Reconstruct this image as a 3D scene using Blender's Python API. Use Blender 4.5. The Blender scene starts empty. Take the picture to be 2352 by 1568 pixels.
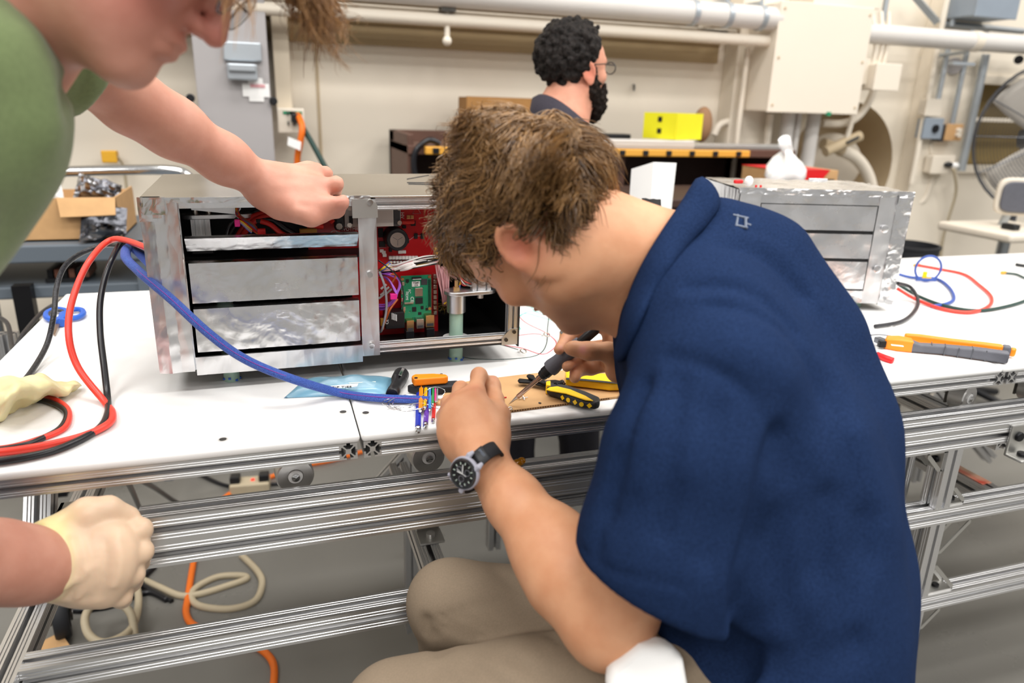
import bpy, bmesh, math, random
import numpy as np
from mathutils import Vector, Matrix
rnd = random.Random(7)
nrs = np.random.RandomState(5)
SC = bpy.context.scene
COL = SC.collection
R_ = math.radians
# ---------------------------------------------------------------- camera
CZ = 1.38
FPX = 1676.5
_pi, _ro, _hd = R_(18.0), R_(1.79), R_(18.44)
CF = np.array([math.sin(_hd)*math.cos(_pi), math.cos(_hd)*math.cos(_pi), -math.sin(_pi)])
_r = np.array([math.cos(_hd), -math.sin(_hd), 0.0]); _u = np.cross(_r, CF)
CR = math.cos(_ro)*_r + math.sin(_ro)*_u
CU = -math.sin(_ro)*_r + math.cos(_ro)*_u
CAM = np.array([0, 0, CZ])
cd = bpy.data.cameras.new('camera'); cam = bpy.data.objects.new('camera', cd); COL.objects.link(cam)
cd.sensor_width = 36; cd.lens = FPX/2352*36; cd.clip_start = .02
M = Matrix.Identity(4)
for i in range(3):
    M[i][0], M[i][1], M[i][2], M[i][3] = CR[i], CU[i], -CF[i], CAM[i]
cam.matrix_world = M
cd.dof.use_dof = True; cd.dof.focus_distance = 1.17; cd.dof.aperture_fstop = 3.0; cd.dof.aperture_blades = 9
SC.camera = cam
# ---------------------------------------------------------------- world, lights, exposure
SC.view_settings.view_transform = 'Standard'; SC.view_settings.look = 'None'
SC.view_settings.exposure = -0.02; SC.view_settings.gamma = 1.0; SC.view_settings.use_curve_mapping = False
W = bpy.data.worlds.new('world'); SC.world = W; W.use_nodes = True
W.node_tree.nodes['Background'].inputs[0].default_value = (1.0, .975, .945, 1)
W.node_tree.nodes['Background'].inputs[1].default_value = 0.45
def area(name, loc, sx, sy, power, col=(1, .975, .94), rot=(0, 0, 0)):
    L = bpy.data.lights.new(name, 'AREA'); L.shape = 'RECTANGLE'; L.size = sx; L.size_y = sy; L.energy = power; L.color = col
    o = bpy.data.objects.new(name, L); COL.objects.link(o); o.location = loc; o.rotation_euler = rot
for ix in range(4):
    for iy in range(4):
        area('ceiling_lamp', (-2.4+ix*2.4, -3.7+iy*1.85, 4.3), 1.4, .5, 50)
# ---------------------------------------------------------------- pixel helpers: a ray of the photograph met with a real plane
def ray(x, y): return CF + CR*(x-1176)/FPX - CU*(y-784)/FPX
def at(x, y, d): return CAM + ray(x, y)*d
def onZ(x, y, z): r = ray(x, y); return CAM + r*((z-CZ)/r[2])
def onY(x, y, Y): r = ray(x, y); return CAM + r*(Y/r[1])
def onX(x, y, X): r = ray(x, y); return CAM + r*(X/r[0])
def V(*a): return np.array(a, float)
def nrm(v): v = np.asarray(v, float); return v/(np.linalg.norm(v)+1e-12)
# ---------------------------------------------------------------- materials
def lin(c):
    if isinstance(c, str):
        c = c.lstrip('#'); c = [int(c[i:i+2], 16)/255 for i in (0, 2, 4)]
    return tuple(((x/12.92) if x <= .04045 else ((x+.055)/1.055)**2.4) for x in c) + (1.0,)
MATS = {}
def mat(name, col='#808080', rough=.5, metal=0.0, noise=0.0, nscale=8.0, bump=0.0, bscale=40.0, emit=None, es=1.0, alpha=None,
        trans=0.0, coat=0.0, sheen=0.0, spec=.5, col2=None, stretch=None, sss=0.0, coords='Object', detail=4.0, rvar=0.0, attr=None, ior=1.45):
    if name in MATS: return MATS[name]
    m = bpy.data.materials.new(name); m.use_nodes = True
    nt = m.node_tree; b = nt.nodes['Principled BSDF']; L = nt.links.new
    c = lin(col); b.inputs['Base Color'].default_value = c
    b.inputs['Roughness'].default_value = rough; b.inputs['Metallic'].default_value = metal
    b.inputs['Specular IOR Level'].default_value = spec; b.inputs['IOR'].default_value = ior
    if coat: b.inputs['Coat Weight'].default_value = coat; b.inputs['Coat Roughness'].default_value = .1
    if sheen: b.inputs['Sheen Weight'].default_value = sheen; b.inputs['Sheen Roughness'].default_value = .5
    if trans: b.inputs['Transmission Weight'].default_value = trans
    if sss:
        b.inputs['Subsurface Weight'].default_value = sss; b.inputs['Subsurface Radius'].default_value = (1, .35, .2); b.inputs['Subsurface Scale'].default_value = .006
    if alpha is not None: b.inputs['Alpha'].default_value = alpha
    if emit: b.inputs['Emission Color'].default_value = lin(emit); b.inputs['Emission Strength'].default_value = es
    tc = nt.nodes.new('ShaderNodeTexCoord'); mp = nt.nodes.new('ShaderNodeMapping'); L(tc.outputs[coords], mp.inputs[0])
    if stretch: mp.inputs['Scale'].default_value = stretch
    last = None
    if noise or col2 or rvar:
        n = nt.nodes.new('ShaderNodeTexNoise'); n.inputs['Scale'].default_value = nscale; n.inputs['Detail'].default_value = detail
        L(mp.outputs[0], n.inputs['Vector'])
        if noise or col2:
            r = nt.nodes.new('ShaderNodeValToRGB'); L(n.outputs['Fac'], r.inputs[0])
            c2 = lin(col2) if col2 else tuple(max(0, x*(1-noise)) for x in c[:3])+(1,)
            c1 = c if col2 else tuple(min(1, x*(1+noise*.5)) for x in c[:3])+(1,)
            r.color_ramp.elements[0].position = .35; r.color_ramp.elements[1].position = .65
            r.color_ramp.elements[0].color = c2; r.color_ramp.elements[1].color = c1
            last = r.outputs[0]
        if rvar:
            mr = nt.nodes.new('ShaderNodeMapRange'); L(n.outputs['Fac'], mr.inputs[0])
            mr.inputs[1].default_value = .3; mr.inputs[2].default_value = .7; mr.inputs[3].default_value = max(0, rough-rvar); mr.inputs[4].default_value = min(1, rough+rvar)
            L(mr.outputs[0], b.inputs['Roughness'])
    if attr:
        for an, ac in attr:
            a = nt.nodes.new('ShaderNodeAttribute'); a.attribute_name = an
            mx = nt.nodes.new('ShaderNodeMix'); mx.data_type = 'RGBA'
            L(a.outputs['Fac'], mx.inputs[0])
            if last is None: mx.inputs[6].default_value = c
            else: L(last, mx.inputs[6])
            mx.inputs[7].default_value = lin(ac); last = mx.outputs[2]
    if last is not None: L(last, b.inputs['Base Color'])
    if bump:
        n2 = nt.nodes.new('ShaderNodeTexNoise'); n2.inputs['Scale'].default_value = bscale; n2.inputs['Detail'].default_value = 5
        L(mp.outputs[0], n2.inputs['Vector'])
        bp = nt.nodes.new('ShaderNodeBump'); bp.inputs['Strength'].default_value = bump; bp.inputs['Distance'].default_value = .004
        L(n2.outputs['Fac'], bp.inputs['Height']); L(bp.outputs[0], b.inputs['Normal'])
    MATS[name] = m
    return m
# ---------------------------------------------------------------- objects
def root(name, label, cat, loc=(0, 0, 0), group=None, kind=None):
    o = bpy.data.objects.new(name, None); o.empty_display_size = .02; o.location = [float(x) for x in loc]; COL.objects.link(o)
    return tag(o, label, cat, group, kind)
def tag(o, label=None, cat=None, group=None, kind=None):
    if label: o['label'] = label
    if cat: o['category'] = cat
    if group: o['group'] = group
    if kind: o['kind'] = kind
    return o
def struct(o, label=None, cat=None):
    o['kind'] = 'structure'
    return tag(o, label, cat)
def wloc(p):
    v = V(0, 0, 0)
    while p is not None:
        v = v + V(*p.location); p = p.parent
    return v
class MB:
    def __init__(s): s.v = []; s.f = []
    def add(s, vs, fs, T=None):
        n = len(s.v)
        for v in vs:
            v = V(*v)
            if T is not None: v = T[0] @ v + T[1]
            s.v.append(v)
        for f in fs: s.f.append([i+n for i in f])
        return s
    def box(s, c, d, T=None, ax=None):
        c = V(*c); d = V(*d)/2
        if ax is None: ax = np.eye(3)
        vs = [c + ax[0]*d[0]*i + ax[1]*d[1]*j + ax[2]*d[2]*k for k in (-1, 1) for j in (-1, 1) for i in (-1, 1)]
        return s.add(vs, [(0, 2, 3, 1), (4, 5, 7, 6), (0, 1, 5, 4), (1, 3, 7, 5), (3, 2, 6, 7), (2, 0, 4, 6)], T)
    def box2(s, a, b, T=None):
        a = V(*a); b = V(*b); return s.box((a+b)/2, np.abs(b-a), T)
    def cyl(s, a, b, r0, r1=None, n=16, caps=True, T=None):
        return s.tube([a, b], [r0, r0 if r1 is None else r1], n, caps, T)
    def tube(s, pts, r, n=8, caps=True, T=None, closed=False, flat=None):
        P = [V(*p) for p in pts]; m = len(P)
        if not hasattr(r, '__len__'): r = [r]*m
        vs = []; up = None
        for i in range(m):
            if closed: t = P[(i+1) % m]-P[i-1]
            else: t = P[min(i+1, m-1)]-P[max(i-1, 0)]
            t = nrm(t)
            if up is None:
                a = V(0, 0, 1) if abs(t[2]) < .9 else V(1, 0, 0)
                up = nrm(a - t*np.dot(a, t))
            else:
                up = nrm(up - t*np.dot(up, t))
            w = np.cross(t, up)
            for k in range(n):
                an = 2*math.pi*k/n
                vs.append(P[i] + (up*math.cos(an)*(flat or 1) + w*math.sin(an))*r[i])
        fs = []
        for i in range(m if closed else m-1):
            for k in range(n):
                a = i*n+k; b2 = i*n+(k+1) % n; j = ((i+1) % m)*n
                fs.append((a, b2, j+(k+1) % n, j+k))
        if caps and not closed:
            fs.append(tuple(range(n))[::-1]); fs.append(tuple(range((m-1)*n, m*n)))
        return s.add(vs, fs, T)
    def lathe(s, prof, o, axis=(0, 0, 1), n=24, T=None):
        ax = nrm(axis); a = V(0, 0, 1) if abs(ax[2]) < .9 else V(1, 0, 0)
        u = nrm(np.cross(a, ax)); w = np.cross(ax, u); o = V(*o); vs = []
        for (r, h) in prof:
            for k in range(n):
                an = 2*math.pi*k/n; vs.append(o + ax*h + (u*math.cos(an)+w*math.sin(an))*r)
        fs = []
        for i in range(len(prof)-1):
            for k in range(n):
                k2 = (k+1) % n; fs.append((i*n+k, i*n+k2, (i+1)*n+k2, (i+1)*n+k))
        fs.append(tuple(range(n))[::-1]); fs.append(tuple(range((len(prof)-1)*n, len(prof)*n)))
        return s.add(vs, fs, T)
    def prism(s, poly, o, ux, uy, uz, length, T=None):
        """poly (2D) in the ux, uy plane at o, extruded along uz"""
        o = V(*o); ux, uy, uz = V(*ux), V(*uy), V(*uz); n = len(poly)
        vs = [o+ux*p[0]+uy*p[1] for p in poly] + [o+ux*p[0]+uy*p[1]+uz*length for p in poly]
        fs = [(i, (i+1) % n, n+(i+1) % n, n+i) for i in range(n)] + [tuple(range(n))[::-1], tuple(range(n, 2*n))]
        return s.add(vs, fs, T)
    def sphere(s, c, r, n=12, m=8, T=None, ax=None):
        c = V(*c); r = V(*r) if hasattr(r, '__len__') else V(r, r, r)
        if ax is None: ax = np.eye(3)
        vs = []; fs = []
        for i in range(m+1):
            th = math.pi*i/m
            for k in range(n):
                ph = 2*math.pi*k/n
                q = V(math.sin(th)*math.cos(ph)*r[0], math.sin(th)*math.sin(ph)*r[1], math.cos(th)*r[2])
                vs.append(c + ax[0]*q[0]+ax[1]*q[1]+ax[2]*q[2])
        for i in range(m):
            for k in range(n):
                a, b2 = i*n+k, i*n+(k+1) % n
                fs.append((a, a+n, b2+n, b2))
        return s.add(vs, fs, T)
    def grid(s, fn, nu, nv):
        vs = [fn(i/nu, j/nv) for j in range(nv+1) for i in range(nu+1)]
        fs = [(j*(nu+1)+i, j*(nu+1)+i+1, (j+1)*(nu+1)+i+1, (j+1)*(nu+1)+i) for j in range(nv) for i in range(nu)]
        return s.add(vs, fs)
    def build(s, name, m, parent=None, smooth=40, bevel=0, bseg=2, solid=0, sub=0, fixn=True):
        me = bpy.data.meshes.new(name)
        off = wloc(parent) if parent is not None else V(0, 0, 0)
        vs = np.array(s.v)-off
        me.from_pydata(vs.tolist(), [], s.f); me.update()
        if fixn:
            bm = bmesh.new(); bm.from_mesh(me); bmesh.ops.recalc_face_normals(bm, faces=bm.faces); bm.to_mesh(me); bm.free()
        return link(name, me, m, parent, smooth, bevel, bseg, solid, sub)
def link(name, me, m, parent=None, smooth=40, bevel=0, bseg=2, solid=0, sub=0):
    o = bpy.data.objects.new(name, me); COL.objects.link(o)
    if m is not None: me.materials.append(m)
    if smooth:
        me.shade_smooth()
        if smooth < 180: me.set_sharp_from_angle(angle=R_(smooth))
    if parent is not None: o.parent = parent
    if solid:
        md = o.modifiers.new('solid', 'SOLIDIFY'); md.thickness = solid; md.offset = 0
    if bevel:
        md = o.modifiers.new('bevel', 'BEVEL'); md.width = bevel; md.segments = bseg; md.limit_method = 'ANGLE'; md.angle_limit = R_(40); md.harden_normals = False
    if sub:
        md = o.modifiers.new('sub', 'SUBSURF'); md.levels = sub; md.render_levels = sub
    return o
def recentre(o):
    """move a single-mesh thing's origin to its own base so it can be placed and copied"""
    me = o.data; n = len(me.vertices); a = np.empty(n*3); me.vertices.foreach_get('co', a); a = a.reshape(-1, 3)
    c = V((a[:, 0].min()+a[:, 0].max())/2, (a[:, 1].min()+a[:, 1].max())/2, a[:, 2].min())
    me.vertices.foreach_set('co', (a-c).ravel()); me.update(); o.location = c
    return o
def copy_tree(o, parent=None):
    c = o.copy(); COL.objects.link(c)
    c.parent = parent
    for ch in list(o.children): copy_tree(ch, c)
    return c
def spline(pts, n=8, closed=False):
    P = [V(*p) for p in pts]; m = len(P); out = []
    for i in range(m if closed else m-1):
        if closed: p0, p1, p2, p3 = P[i-1], P[i], P[(i+1) % m], P[(i+2) % m]
        else: p0, p1, p2, p3 = P[max(i-1, 0)], P[i], P[i+1], P[min(i+2, m-1)]
        for k in range(n):
            t = k/n
            out.append(.5*((2*p1)+(-p0+p2)*t+(2*p0-5*p1+4*p2-p3)*t*t+(-p0+3*p1-3*p2+p3)*t**3))
    if not closed: out.append(P[-1])
    return out
def text(name, body, size, o, ux, uy, m, parent=None, ext=.0002, align='LEFT', xs=1.0):
    cu = bpy.data.curves.new(name, 'FONT'); cu.body = body; cu.size = size; cu.extrude = ext; cu.align_x = align; cu.resolution_u = 3
    ob = bpy.data.objects.new(name, cu); COL.objects.link(ob); cu.materials.append(m)
    ux = nrm(ux); uy = nrm(uy); uz = np.cross(ux, uy); off = wloc(parent) if parent is not None else V(0, 0, 0)
    Mx = Matrix.Identity(4)
    for i in range(3):
        Mx[i][0], Mx[i][1], Mx[i][2], Mx[i][3] = ux[i]*xs, uy[i], uz[i], o[i]-off[i]
    bpy.context.view_layer.update()
    me = bpy.data.meshes.new_from_object(ob.evaluated_get(bpy.context.evaluated_depsgraph_get())); me.name = name
    bpy.data.objects.remove(ob); ob = bpy.data.objects.new(name, me); COL.objects.link(ob)
    if not me.materials: me.materials.append(m)
    ob.parent = parent; ob.matrix_local = Mx
    return ob
# ---------------------------------------------------------------- T-slot aluminium profile
def tprofile(nx, ny, p):
    """closed outline of an nx by ny module T-slot bar, corner at the origin, module size p"""
    k = p/38.1
    def side(n):
        L = []
        for i in range(n):
            c = (i+.5)*p
            hw, cw, lip, dp, fl = 4.1*k*1., 10.2*k, 4.2*k, 13.2*k, 4.0*k
            g = .9*k
            a0 = c-p/2
            for gx in (6.0*k, 11.0*k):
                L += [(a0+gx-g, 0), (a0+gx, g*.9), (a0+gx+g, 0)]
            L += [(c-hw, 0), (c-hw, lip), (c-cw, lip), (c-cw, lip+2.2*k), (c-fl, dp), (c+fl, dp), (c+cw, lip+2.2*k), (c+cw, lip), (c+hw, lip), (c+hw, 0)]
            for gx in (p-11.0*k, p-6.0*k):
                L += [(a0+gx-g, 0), (a0+gx, g*.9), (a0+gx+g, 0)]
        return L
    Wd, Ht = nx*p, ny*p
    out = [(0, 0)]
    out += [(a, b) for a, b in side(nx)] + [(Wd, 0)]
    out += [(Wd-b, a) for a, b in side(ny)] + [(Wd, Ht)]
    out += [(Wd-a, Ht-b) for a, b in side(nx)] + [(0, Ht)]
    out += [(b, Ht-a) for a, b in side(ny)]
    return out
PROF = {}
def bar(name, a, b, nx, ny, p, up=(0, 0, 1), m=None, parent=None, corner=False):
    """T-slot bar from a to b (axis through its centre), ny modules along up"""
    a = V(*a); b = V(*b); d = nrm(b-a); up = V(*up); uy = nrm(up-d*np.dot(up, d)); ux = np.cross(uy, d)
    key = (nx, ny, p)
    if key not in PROF: PROF[key] = tprofile(nx, ny, p)
    o = a - ux*nx*p/2 - uy*ny*p/2
    return MB().prism(PROF[key], o, ux, uy, d, np.linalg.norm(b-a)).build(name, m or MATS['aluminium'], parent, smooth=0)
# ---------------------------------------------------------------- shared materials
def foil_mat(name, rough, big, fine, dark='#e0e0e1', lines=None, col='#ebebec'):
    m = mat(name, col, rough, 1.0, rvar=.05, nscale=14, col2=dark)
    nt = m.node_tree; b = nt.nodes['Principled BSDF']; L = nt.links.new
    tc = nt.nodes.new('ShaderNodeTexCoord'); mp = nt.nodes.new('ShaderNodeMapping'); L(tc.outputs['Object'], mp.inputs[0])
    if lines: mp.inputs['Scale'].default_value = lines
    n1 = nt.nodes.new('ShaderNodeTexNoise'); n1.inputs['Scale'].default_value = 13; n1.inputs['Detail'].default_value = 3; n1.inputs['Distortion'].default_value = .8
    v = nt.nodes.new('ShaderNodeTexVoronoi'); v.inputs['Scale'].default_value = 60; v.feature = 'F1'
    L(mp.outputs[0], n1.inputs[0]); L(mp.outputs[0], v.inputs[0])
    b1 = nt.nodes.new('ShaderNodeBump'); b1.inputs['Strength'].default_value = big; b1.inputs['Distance'].default_value = .02
    b2 = nt.nodes.new('ShaderNodeBump'); b2.inputs['Strength'].default_value = fine; b2.inputs['Distance'].default_value = .003
    L(n1.outputs[0], b1.inputs['Height']); L(v.outputs['Distance'], b2.inputs['Height']); L(b1.outputs[0], b2.inputs['Normal']); L(b2.outputs[0], b.inputs['Normal'])
    return m
mat('aluminium', '#dcdcdd', .36, 1.0)
mat('aluminium_dull', '#c4c3bf', .42, 1.0)
mat('steel', '#d8d6d3', .42, 1.0, rvar=.06, nscale=60)
mat('steel_dark', '#56534f', .4, 1.0, noise=.2, nscale=30)
mat('chrome', '#d8d8d8', .12, 1.0)
mat('black_steel', '#17171a', .4, .5, noise=.2)
mat('hdpe', '#efefee', .33, 0, noise=.012, nscale=6, rvar=.06, spec=.45)
foil_mat('foil', .25, .45, .3)
foil_mat('foil_tape', .33, .18, .3, lines=(1, 1, .25))
foil_mat('foil_smooth', .27, .16, .08)
mat('tan_paint', '#ddd0ba', .55, noise=.03, nscale=1.5, bump=.05, bscale=25)
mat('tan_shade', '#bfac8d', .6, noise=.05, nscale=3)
mat('ledge_painted_shade', '#a8936f', .6, noise=.05, nscale=3)  # wall tan darkened: shade under the pipes put into the ledge colour
mat('wall_paint', '#e8decd', .6, noise=.035, nscale=.9, bump=.04, bscale=20)
mat('cream_paint', '#e2d8c8', .45, noise=.02, nscale=2)
mat('grey_paint', '#a5a1a1', .45, noise=.03, nscale=3)
mat('grey_blue', '#8b95a0', .45, noise=.05)
mat('floor_paint', '#76746f', .32, noise=.09, nscale=1.6, rvar=.12, bump=.03, bscale=8, detail=8)
mat('white_pipe', '#d2cec9', .4, noise=.02)
mat('zinc', '#b3bac0', .4, .6, noise=.05)
mat('black_plastic', '#16171a', .38, noise=.15, nscale=30)
mat('dark_rubber', '#222327', .6, noise=.1)
mat('grey_rubber', '#5d5e66', .55, noise=.06, nscale=60, bump=.1, bscale=500)
mat('orange_plastic', '#f58a17', .38, noise=.03)
mat('yellow_plastic', '#f2c40a', .4, noise=.03)
mat('yellow_box', '#e6e01f', .5, noise=.03)
mat('red_plastic', '#d3191e', .4, noise=.04)
mat('red_wire', '#c8251f', .4, noise=.04)
mat('red_cable', '#ea4335', .35, noise=.03)
mat('black_cable', '#1b1b1f', .3, noise=.1, nscale=60)
mat('blue_plastic', '#2c5fc0', .4, noise=.03)
mat('white_plastic', '#f0efed', .4, noise=.02)
mat('paper', '#efeeec', .7, noise=.02)
mat('cardboard', '#c39a6b', .8, noise=.06, nscale=25, bump=.05, bscale=120)
mat('cardboard_dark', '#9c713f', .8, noise=.08, nscale=25)
mat('ink', '#17171a', .6)
mat('ink_white', '#f2f2f2', .6)
mat('orange_cord', '#e9711a', .5, noise=.04)
mat('beige_cord', '#bcae93', .55, noise=.05)
mat('fibreglass', '#9dbcab', .35, noise=.06, nscale=30, trans=0, sss=.1)
mat('pcb_red', '#c0121b', .35, noise=.1, nscale=30, coat=.3)
mat('pcb_green', '#1d8a62', .35, noise=.08, nscale=60, coat=.3)
mat('tin', '#cfc6bb', .3, 1.0, noise=.08, nscale=60)
mat('gold', '#d8b27c', .3, 1.0)
mat('brown_wood', '#5d4034', .55, noise=.15, nscale=6, stretch=(1, 6, 6))
mat('brown_dark', '#3a251e', .6, noise=.15, nscale=6)
mat('inner_black', '#1a1a1b', .5, noise=.1)
mat('olive', '#8f7a4a', .6, noise=.08)
mat('amber', '#e59a05', .15, trans=.6, noise=.2)
mat('gunmetal', '#6a6c72', .35, .9)
# ================================================================ the room
WY = 3.5
o = MB().box2((-6, -4, -.05), (9, WY+.6, 0)).build('floor', mat('floor_paint'), smooth=0); struct(o)
# back wall with a round recess and a window opening
def wall_with_holes():
    bm = bmesh.new(); edges = []
    def loop(pts):
        vs = [bm.verts.new((float(x), WY, float(z))) for x, z in pts]
        for i in range(len(vs)): edges.append(bm.edges.new((vs[i], vs[(i+1) % len(vs)])))
    loop([(-6, 0), (9, 0), (9, 5), (-6, 5)])
    loop([(RCX+RR*math.cos(2*math.pi*i/48), RCZ+RR*math.sin(2*math.pi*i/48)) for i in range(48)])
    loop([(WX0, WZ0), (WX1, WZ0), (WX1, WZ1), (WX0, WZ1)])
    bmesh.ops.triangle_fill(bm, use_beauty=True, edges=edges)
    for f in bm.faces:
        f.normal_update()
        if f.normal.y > 0: f.normal_flip()
    me = bpy.data.meshes.new('wall_back'); bm.to_mesh(me); bm.free()
    return link('wall_back', me, mat('wall_paint'), smooth=0)
pr = onY(2051, 360, WY); pt = onY(1985, 228, WY)
RR = .36; RCX = pr[0]-RR; RCZ = onY(2051, 385, WY)[2]
wa = onY(2226, 192, WY); wb = onY(2180, 385, WY)
WX0 = wa[0]; WX1 = WX0+1.1; WZ1 = wa[2]; WZ0 = onY(2205, 378, WY)[2]
struct(wall_with_holes())
# recess: tube and back
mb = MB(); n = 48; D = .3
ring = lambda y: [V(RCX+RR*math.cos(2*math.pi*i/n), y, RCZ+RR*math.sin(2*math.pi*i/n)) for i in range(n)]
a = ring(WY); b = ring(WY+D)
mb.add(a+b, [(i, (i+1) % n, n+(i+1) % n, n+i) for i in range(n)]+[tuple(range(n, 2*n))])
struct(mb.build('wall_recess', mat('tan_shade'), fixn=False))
mb = MB().box2((WX0, WY+.22, WZ0), (WX1, WY+.25, WZ1))
mb.box2((WX0, WY, WZ0-.02), (WX1, WY+.25, WZ0)).box2((WX0, WY, WZ1), (WX1, WY+.25, WZ1+.02)).box2((WX0-.02, WY, WZ0), (WX0, WY+.25, WZ1)).box2((WX1, WY, WZ0), (WX1+.02, WY+.25, WZ1))
wn = mb.build('window_1', mat('olive'), smooth=0); struct(wn)
mb = MB()
for (x0, x1, z0, z1) in ((WX0-.05, WX0, WZ0-.05, WZ1+.05), (WX0-.05, WX1, WZ1, WZ1+.05), (WX0-.05, WX1, WZ0-.05, WZ0)):
    mb.box2((x0, WY-.02, z0), (x1, WY+.01, z1))
zb = onY(2230, 274, WY)[2]
mb.box2((WX0, WY+.02, zb-.012), (WX1, WY+.05, zb+.012))
mb.build('window_frame', mat('wall_paint'), wn, smooth=0, bevel=.004)
# ledge of channel steel under the big pipes, right end stops at the pilaster
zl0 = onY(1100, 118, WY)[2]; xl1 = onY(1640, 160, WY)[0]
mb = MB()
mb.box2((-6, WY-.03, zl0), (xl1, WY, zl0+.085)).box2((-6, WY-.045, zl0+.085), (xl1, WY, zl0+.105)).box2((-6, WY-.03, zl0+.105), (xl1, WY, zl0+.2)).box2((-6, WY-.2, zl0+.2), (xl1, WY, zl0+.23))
struct(mb.build('trim_1', mat('ledge_painted_shade'), smooth=0, bevel=.004))
# pilaster, shallow joints between wall panels
p0 = onY(1655, 200, WY); p1 = onY(1742, 200, WY)
struct(MB().box2((p0[0], WY-.12, 0), (p1[0], WY, 5)).build('trim_2', mat('wall_paint'), smooth=0, bevel=.006))
mb = MB()
x = onY(730, 200, WY)[0]; mb.box2((x-.006, WY-.008, 0), (x+.006, WY, zl0))
x = onY(2110, 300, WY)[0]; mb.box2((x-.02, WY-.03, 0), (x+.02, WY, 5))
struct(mb.build('trim_3', mat('tan_shade'), smooth=0, bevel=.003))
z = onY(200, 645, WY)[2]
struct(MB().box2((-6, WY-.02, 0), (p0[0], WY, .12)).build('baseboard_back', mat('tan_shade'), smooth=0))
xr = onY(2160, 150, WY)[0]
struct(MB().box2((xr-.16, WY-.1, 0), (xr+.2, WY, 5)).build('trim_4', mat('wall_paint'), smooth=0, bevel=.006))
# ---------------------------------------------------------------- pipes along the wall
def wall_pipe(label, pa, pb, Yp, dpx, m, group=None, name='wall_pipe'):
    a = onY(*pa, Yp); b = onY(*pb, Yp); a[2] = b[2] = (a[2]+b[2])/2 if abs(a[2]-b[2]) < .4 else 0
    r = dpx/2*np.dot(b-CAM, CF)/FPX
    o = MB().cyl(a, b, r, n=24).build(name, m); tag(o, label, 'pipe', group)
    return o, a, b, r
rt = root('wall_pipe', 'thick pale grey horizontal pipe high on the wall, ending left of the big cream cabinet', 'pipe', onY(1300, 12, 3.2))
a = onY(300, -20, 3.2); b = onY(1785, 42, 3.2); zz = onY(1500, 22, 3.2)[2]; a[2] = b[2] = zz
RB = 50/2*np.dot(b-CAM, CF)/FPX
MB().cyl(a-V(2, 0, 0), b, RB, n=28).build('pipe', mat('white_pipe'), rt)
for px in (1590, 1668, 1746):
    q = onY(px, 35, 3.2); q[2] = zz
    mb = MB().cyl(q-V(.012, 0, 0), q+V(.012, 0, 0), RB*1.1, n=24).box2(q+V(-.012, 0, RB), q+V(.012, .3, RB+.02)).cyl(q+V(0, 0, RB), q+V(0, 0, .8), .007, n=8)
    mb.build('clamp', mat('zinc'), rt)
rt = root('wall_pipe', 'thin cream horizontal pipe running just below the thick grey one', 'pipe', onY(1300, 60, 3.22))
a = onY(300, 0, 3.22); b = onY(1772, 95, 3.22); zz2 = onY(1600, 84, 3.22)[2]; a[2] = b[2] = zz2
MB().cyl(a-V(2, 0, 0), b, .025, n=20).sphere(b, .027).build('pipe', mat('cream_paint'), rt)
q = onY(1027, 30, 3.22); q[2] = zz2
MB().cyl(q+V(0, 0, 0), q+V(0, 0, .5), .008, n=8).cyl(q-V(0, 0, .075), q, .012, n=10).sphere(q-V(0, 0, .08), .02).build('hanger', mat('cream_paint'), rt)
MB().box2(q+V(-.05, -.03, .06), q+V(.05, .03, .10)).box2(q+V(-.03, -.03, .03), q+V(.03, .03, .06)).build('bracket', mat('steel_dark'), rt)
a = onY(300, -10, 3.3); b = onY(1640, 66, 3.3); z3 = onY(1500, 62, 3.3)[2]
pts = [V(-2, 3.3, z3), V(onY(1560, 60, 3.3)[0], 3.3, z3)] + [onY(1600, 66, 3.3), onY(1650, 45, 3.3), onY(1680, 20, 3.3)]
tag(MB().tube(spline(pts, 5), .013, 10).build('wall_pipe', mat('cream_paint'), smooth=60), 'thinnest cream conduit between the two pipes, bending up at its end', 'pipe')
# right-hand pipe
rt = root('wall_pipe', 'thick pale pipe with a coupling, right of the cream cabinet', 'pipe', onY(2170, 90, 3.2))
a = onY(1975, 75, 3.2); b = onY(2352, 103, 3.2); zz = onY(2170, 90, 3.2)[2]; a[2] = b[2] = zz; b = b+V(1.5, 0, 0)
MB().cyl(a, b, .047, n=28).build('pipe', mat('white_pipe'), rt)
q = onY(2235, 95, 3.2); q[2] = zz
MB().cyl(q-V(.02, 0, 0), q+V(.03, 0, 0), .052, n=28).build('coupling', mat('cream_paint'), rt)
mb = MB().tube([q+V(-.02, 0, .052), q+V(-.02, 0, -.052), q+V(-.02, .3, -.07)], .01, 8).box2(q+V(-.12, -.015, -.12), q+V(.03, .015, -.105))
mb.build('hanger', mat('zinc'), rt)
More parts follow.
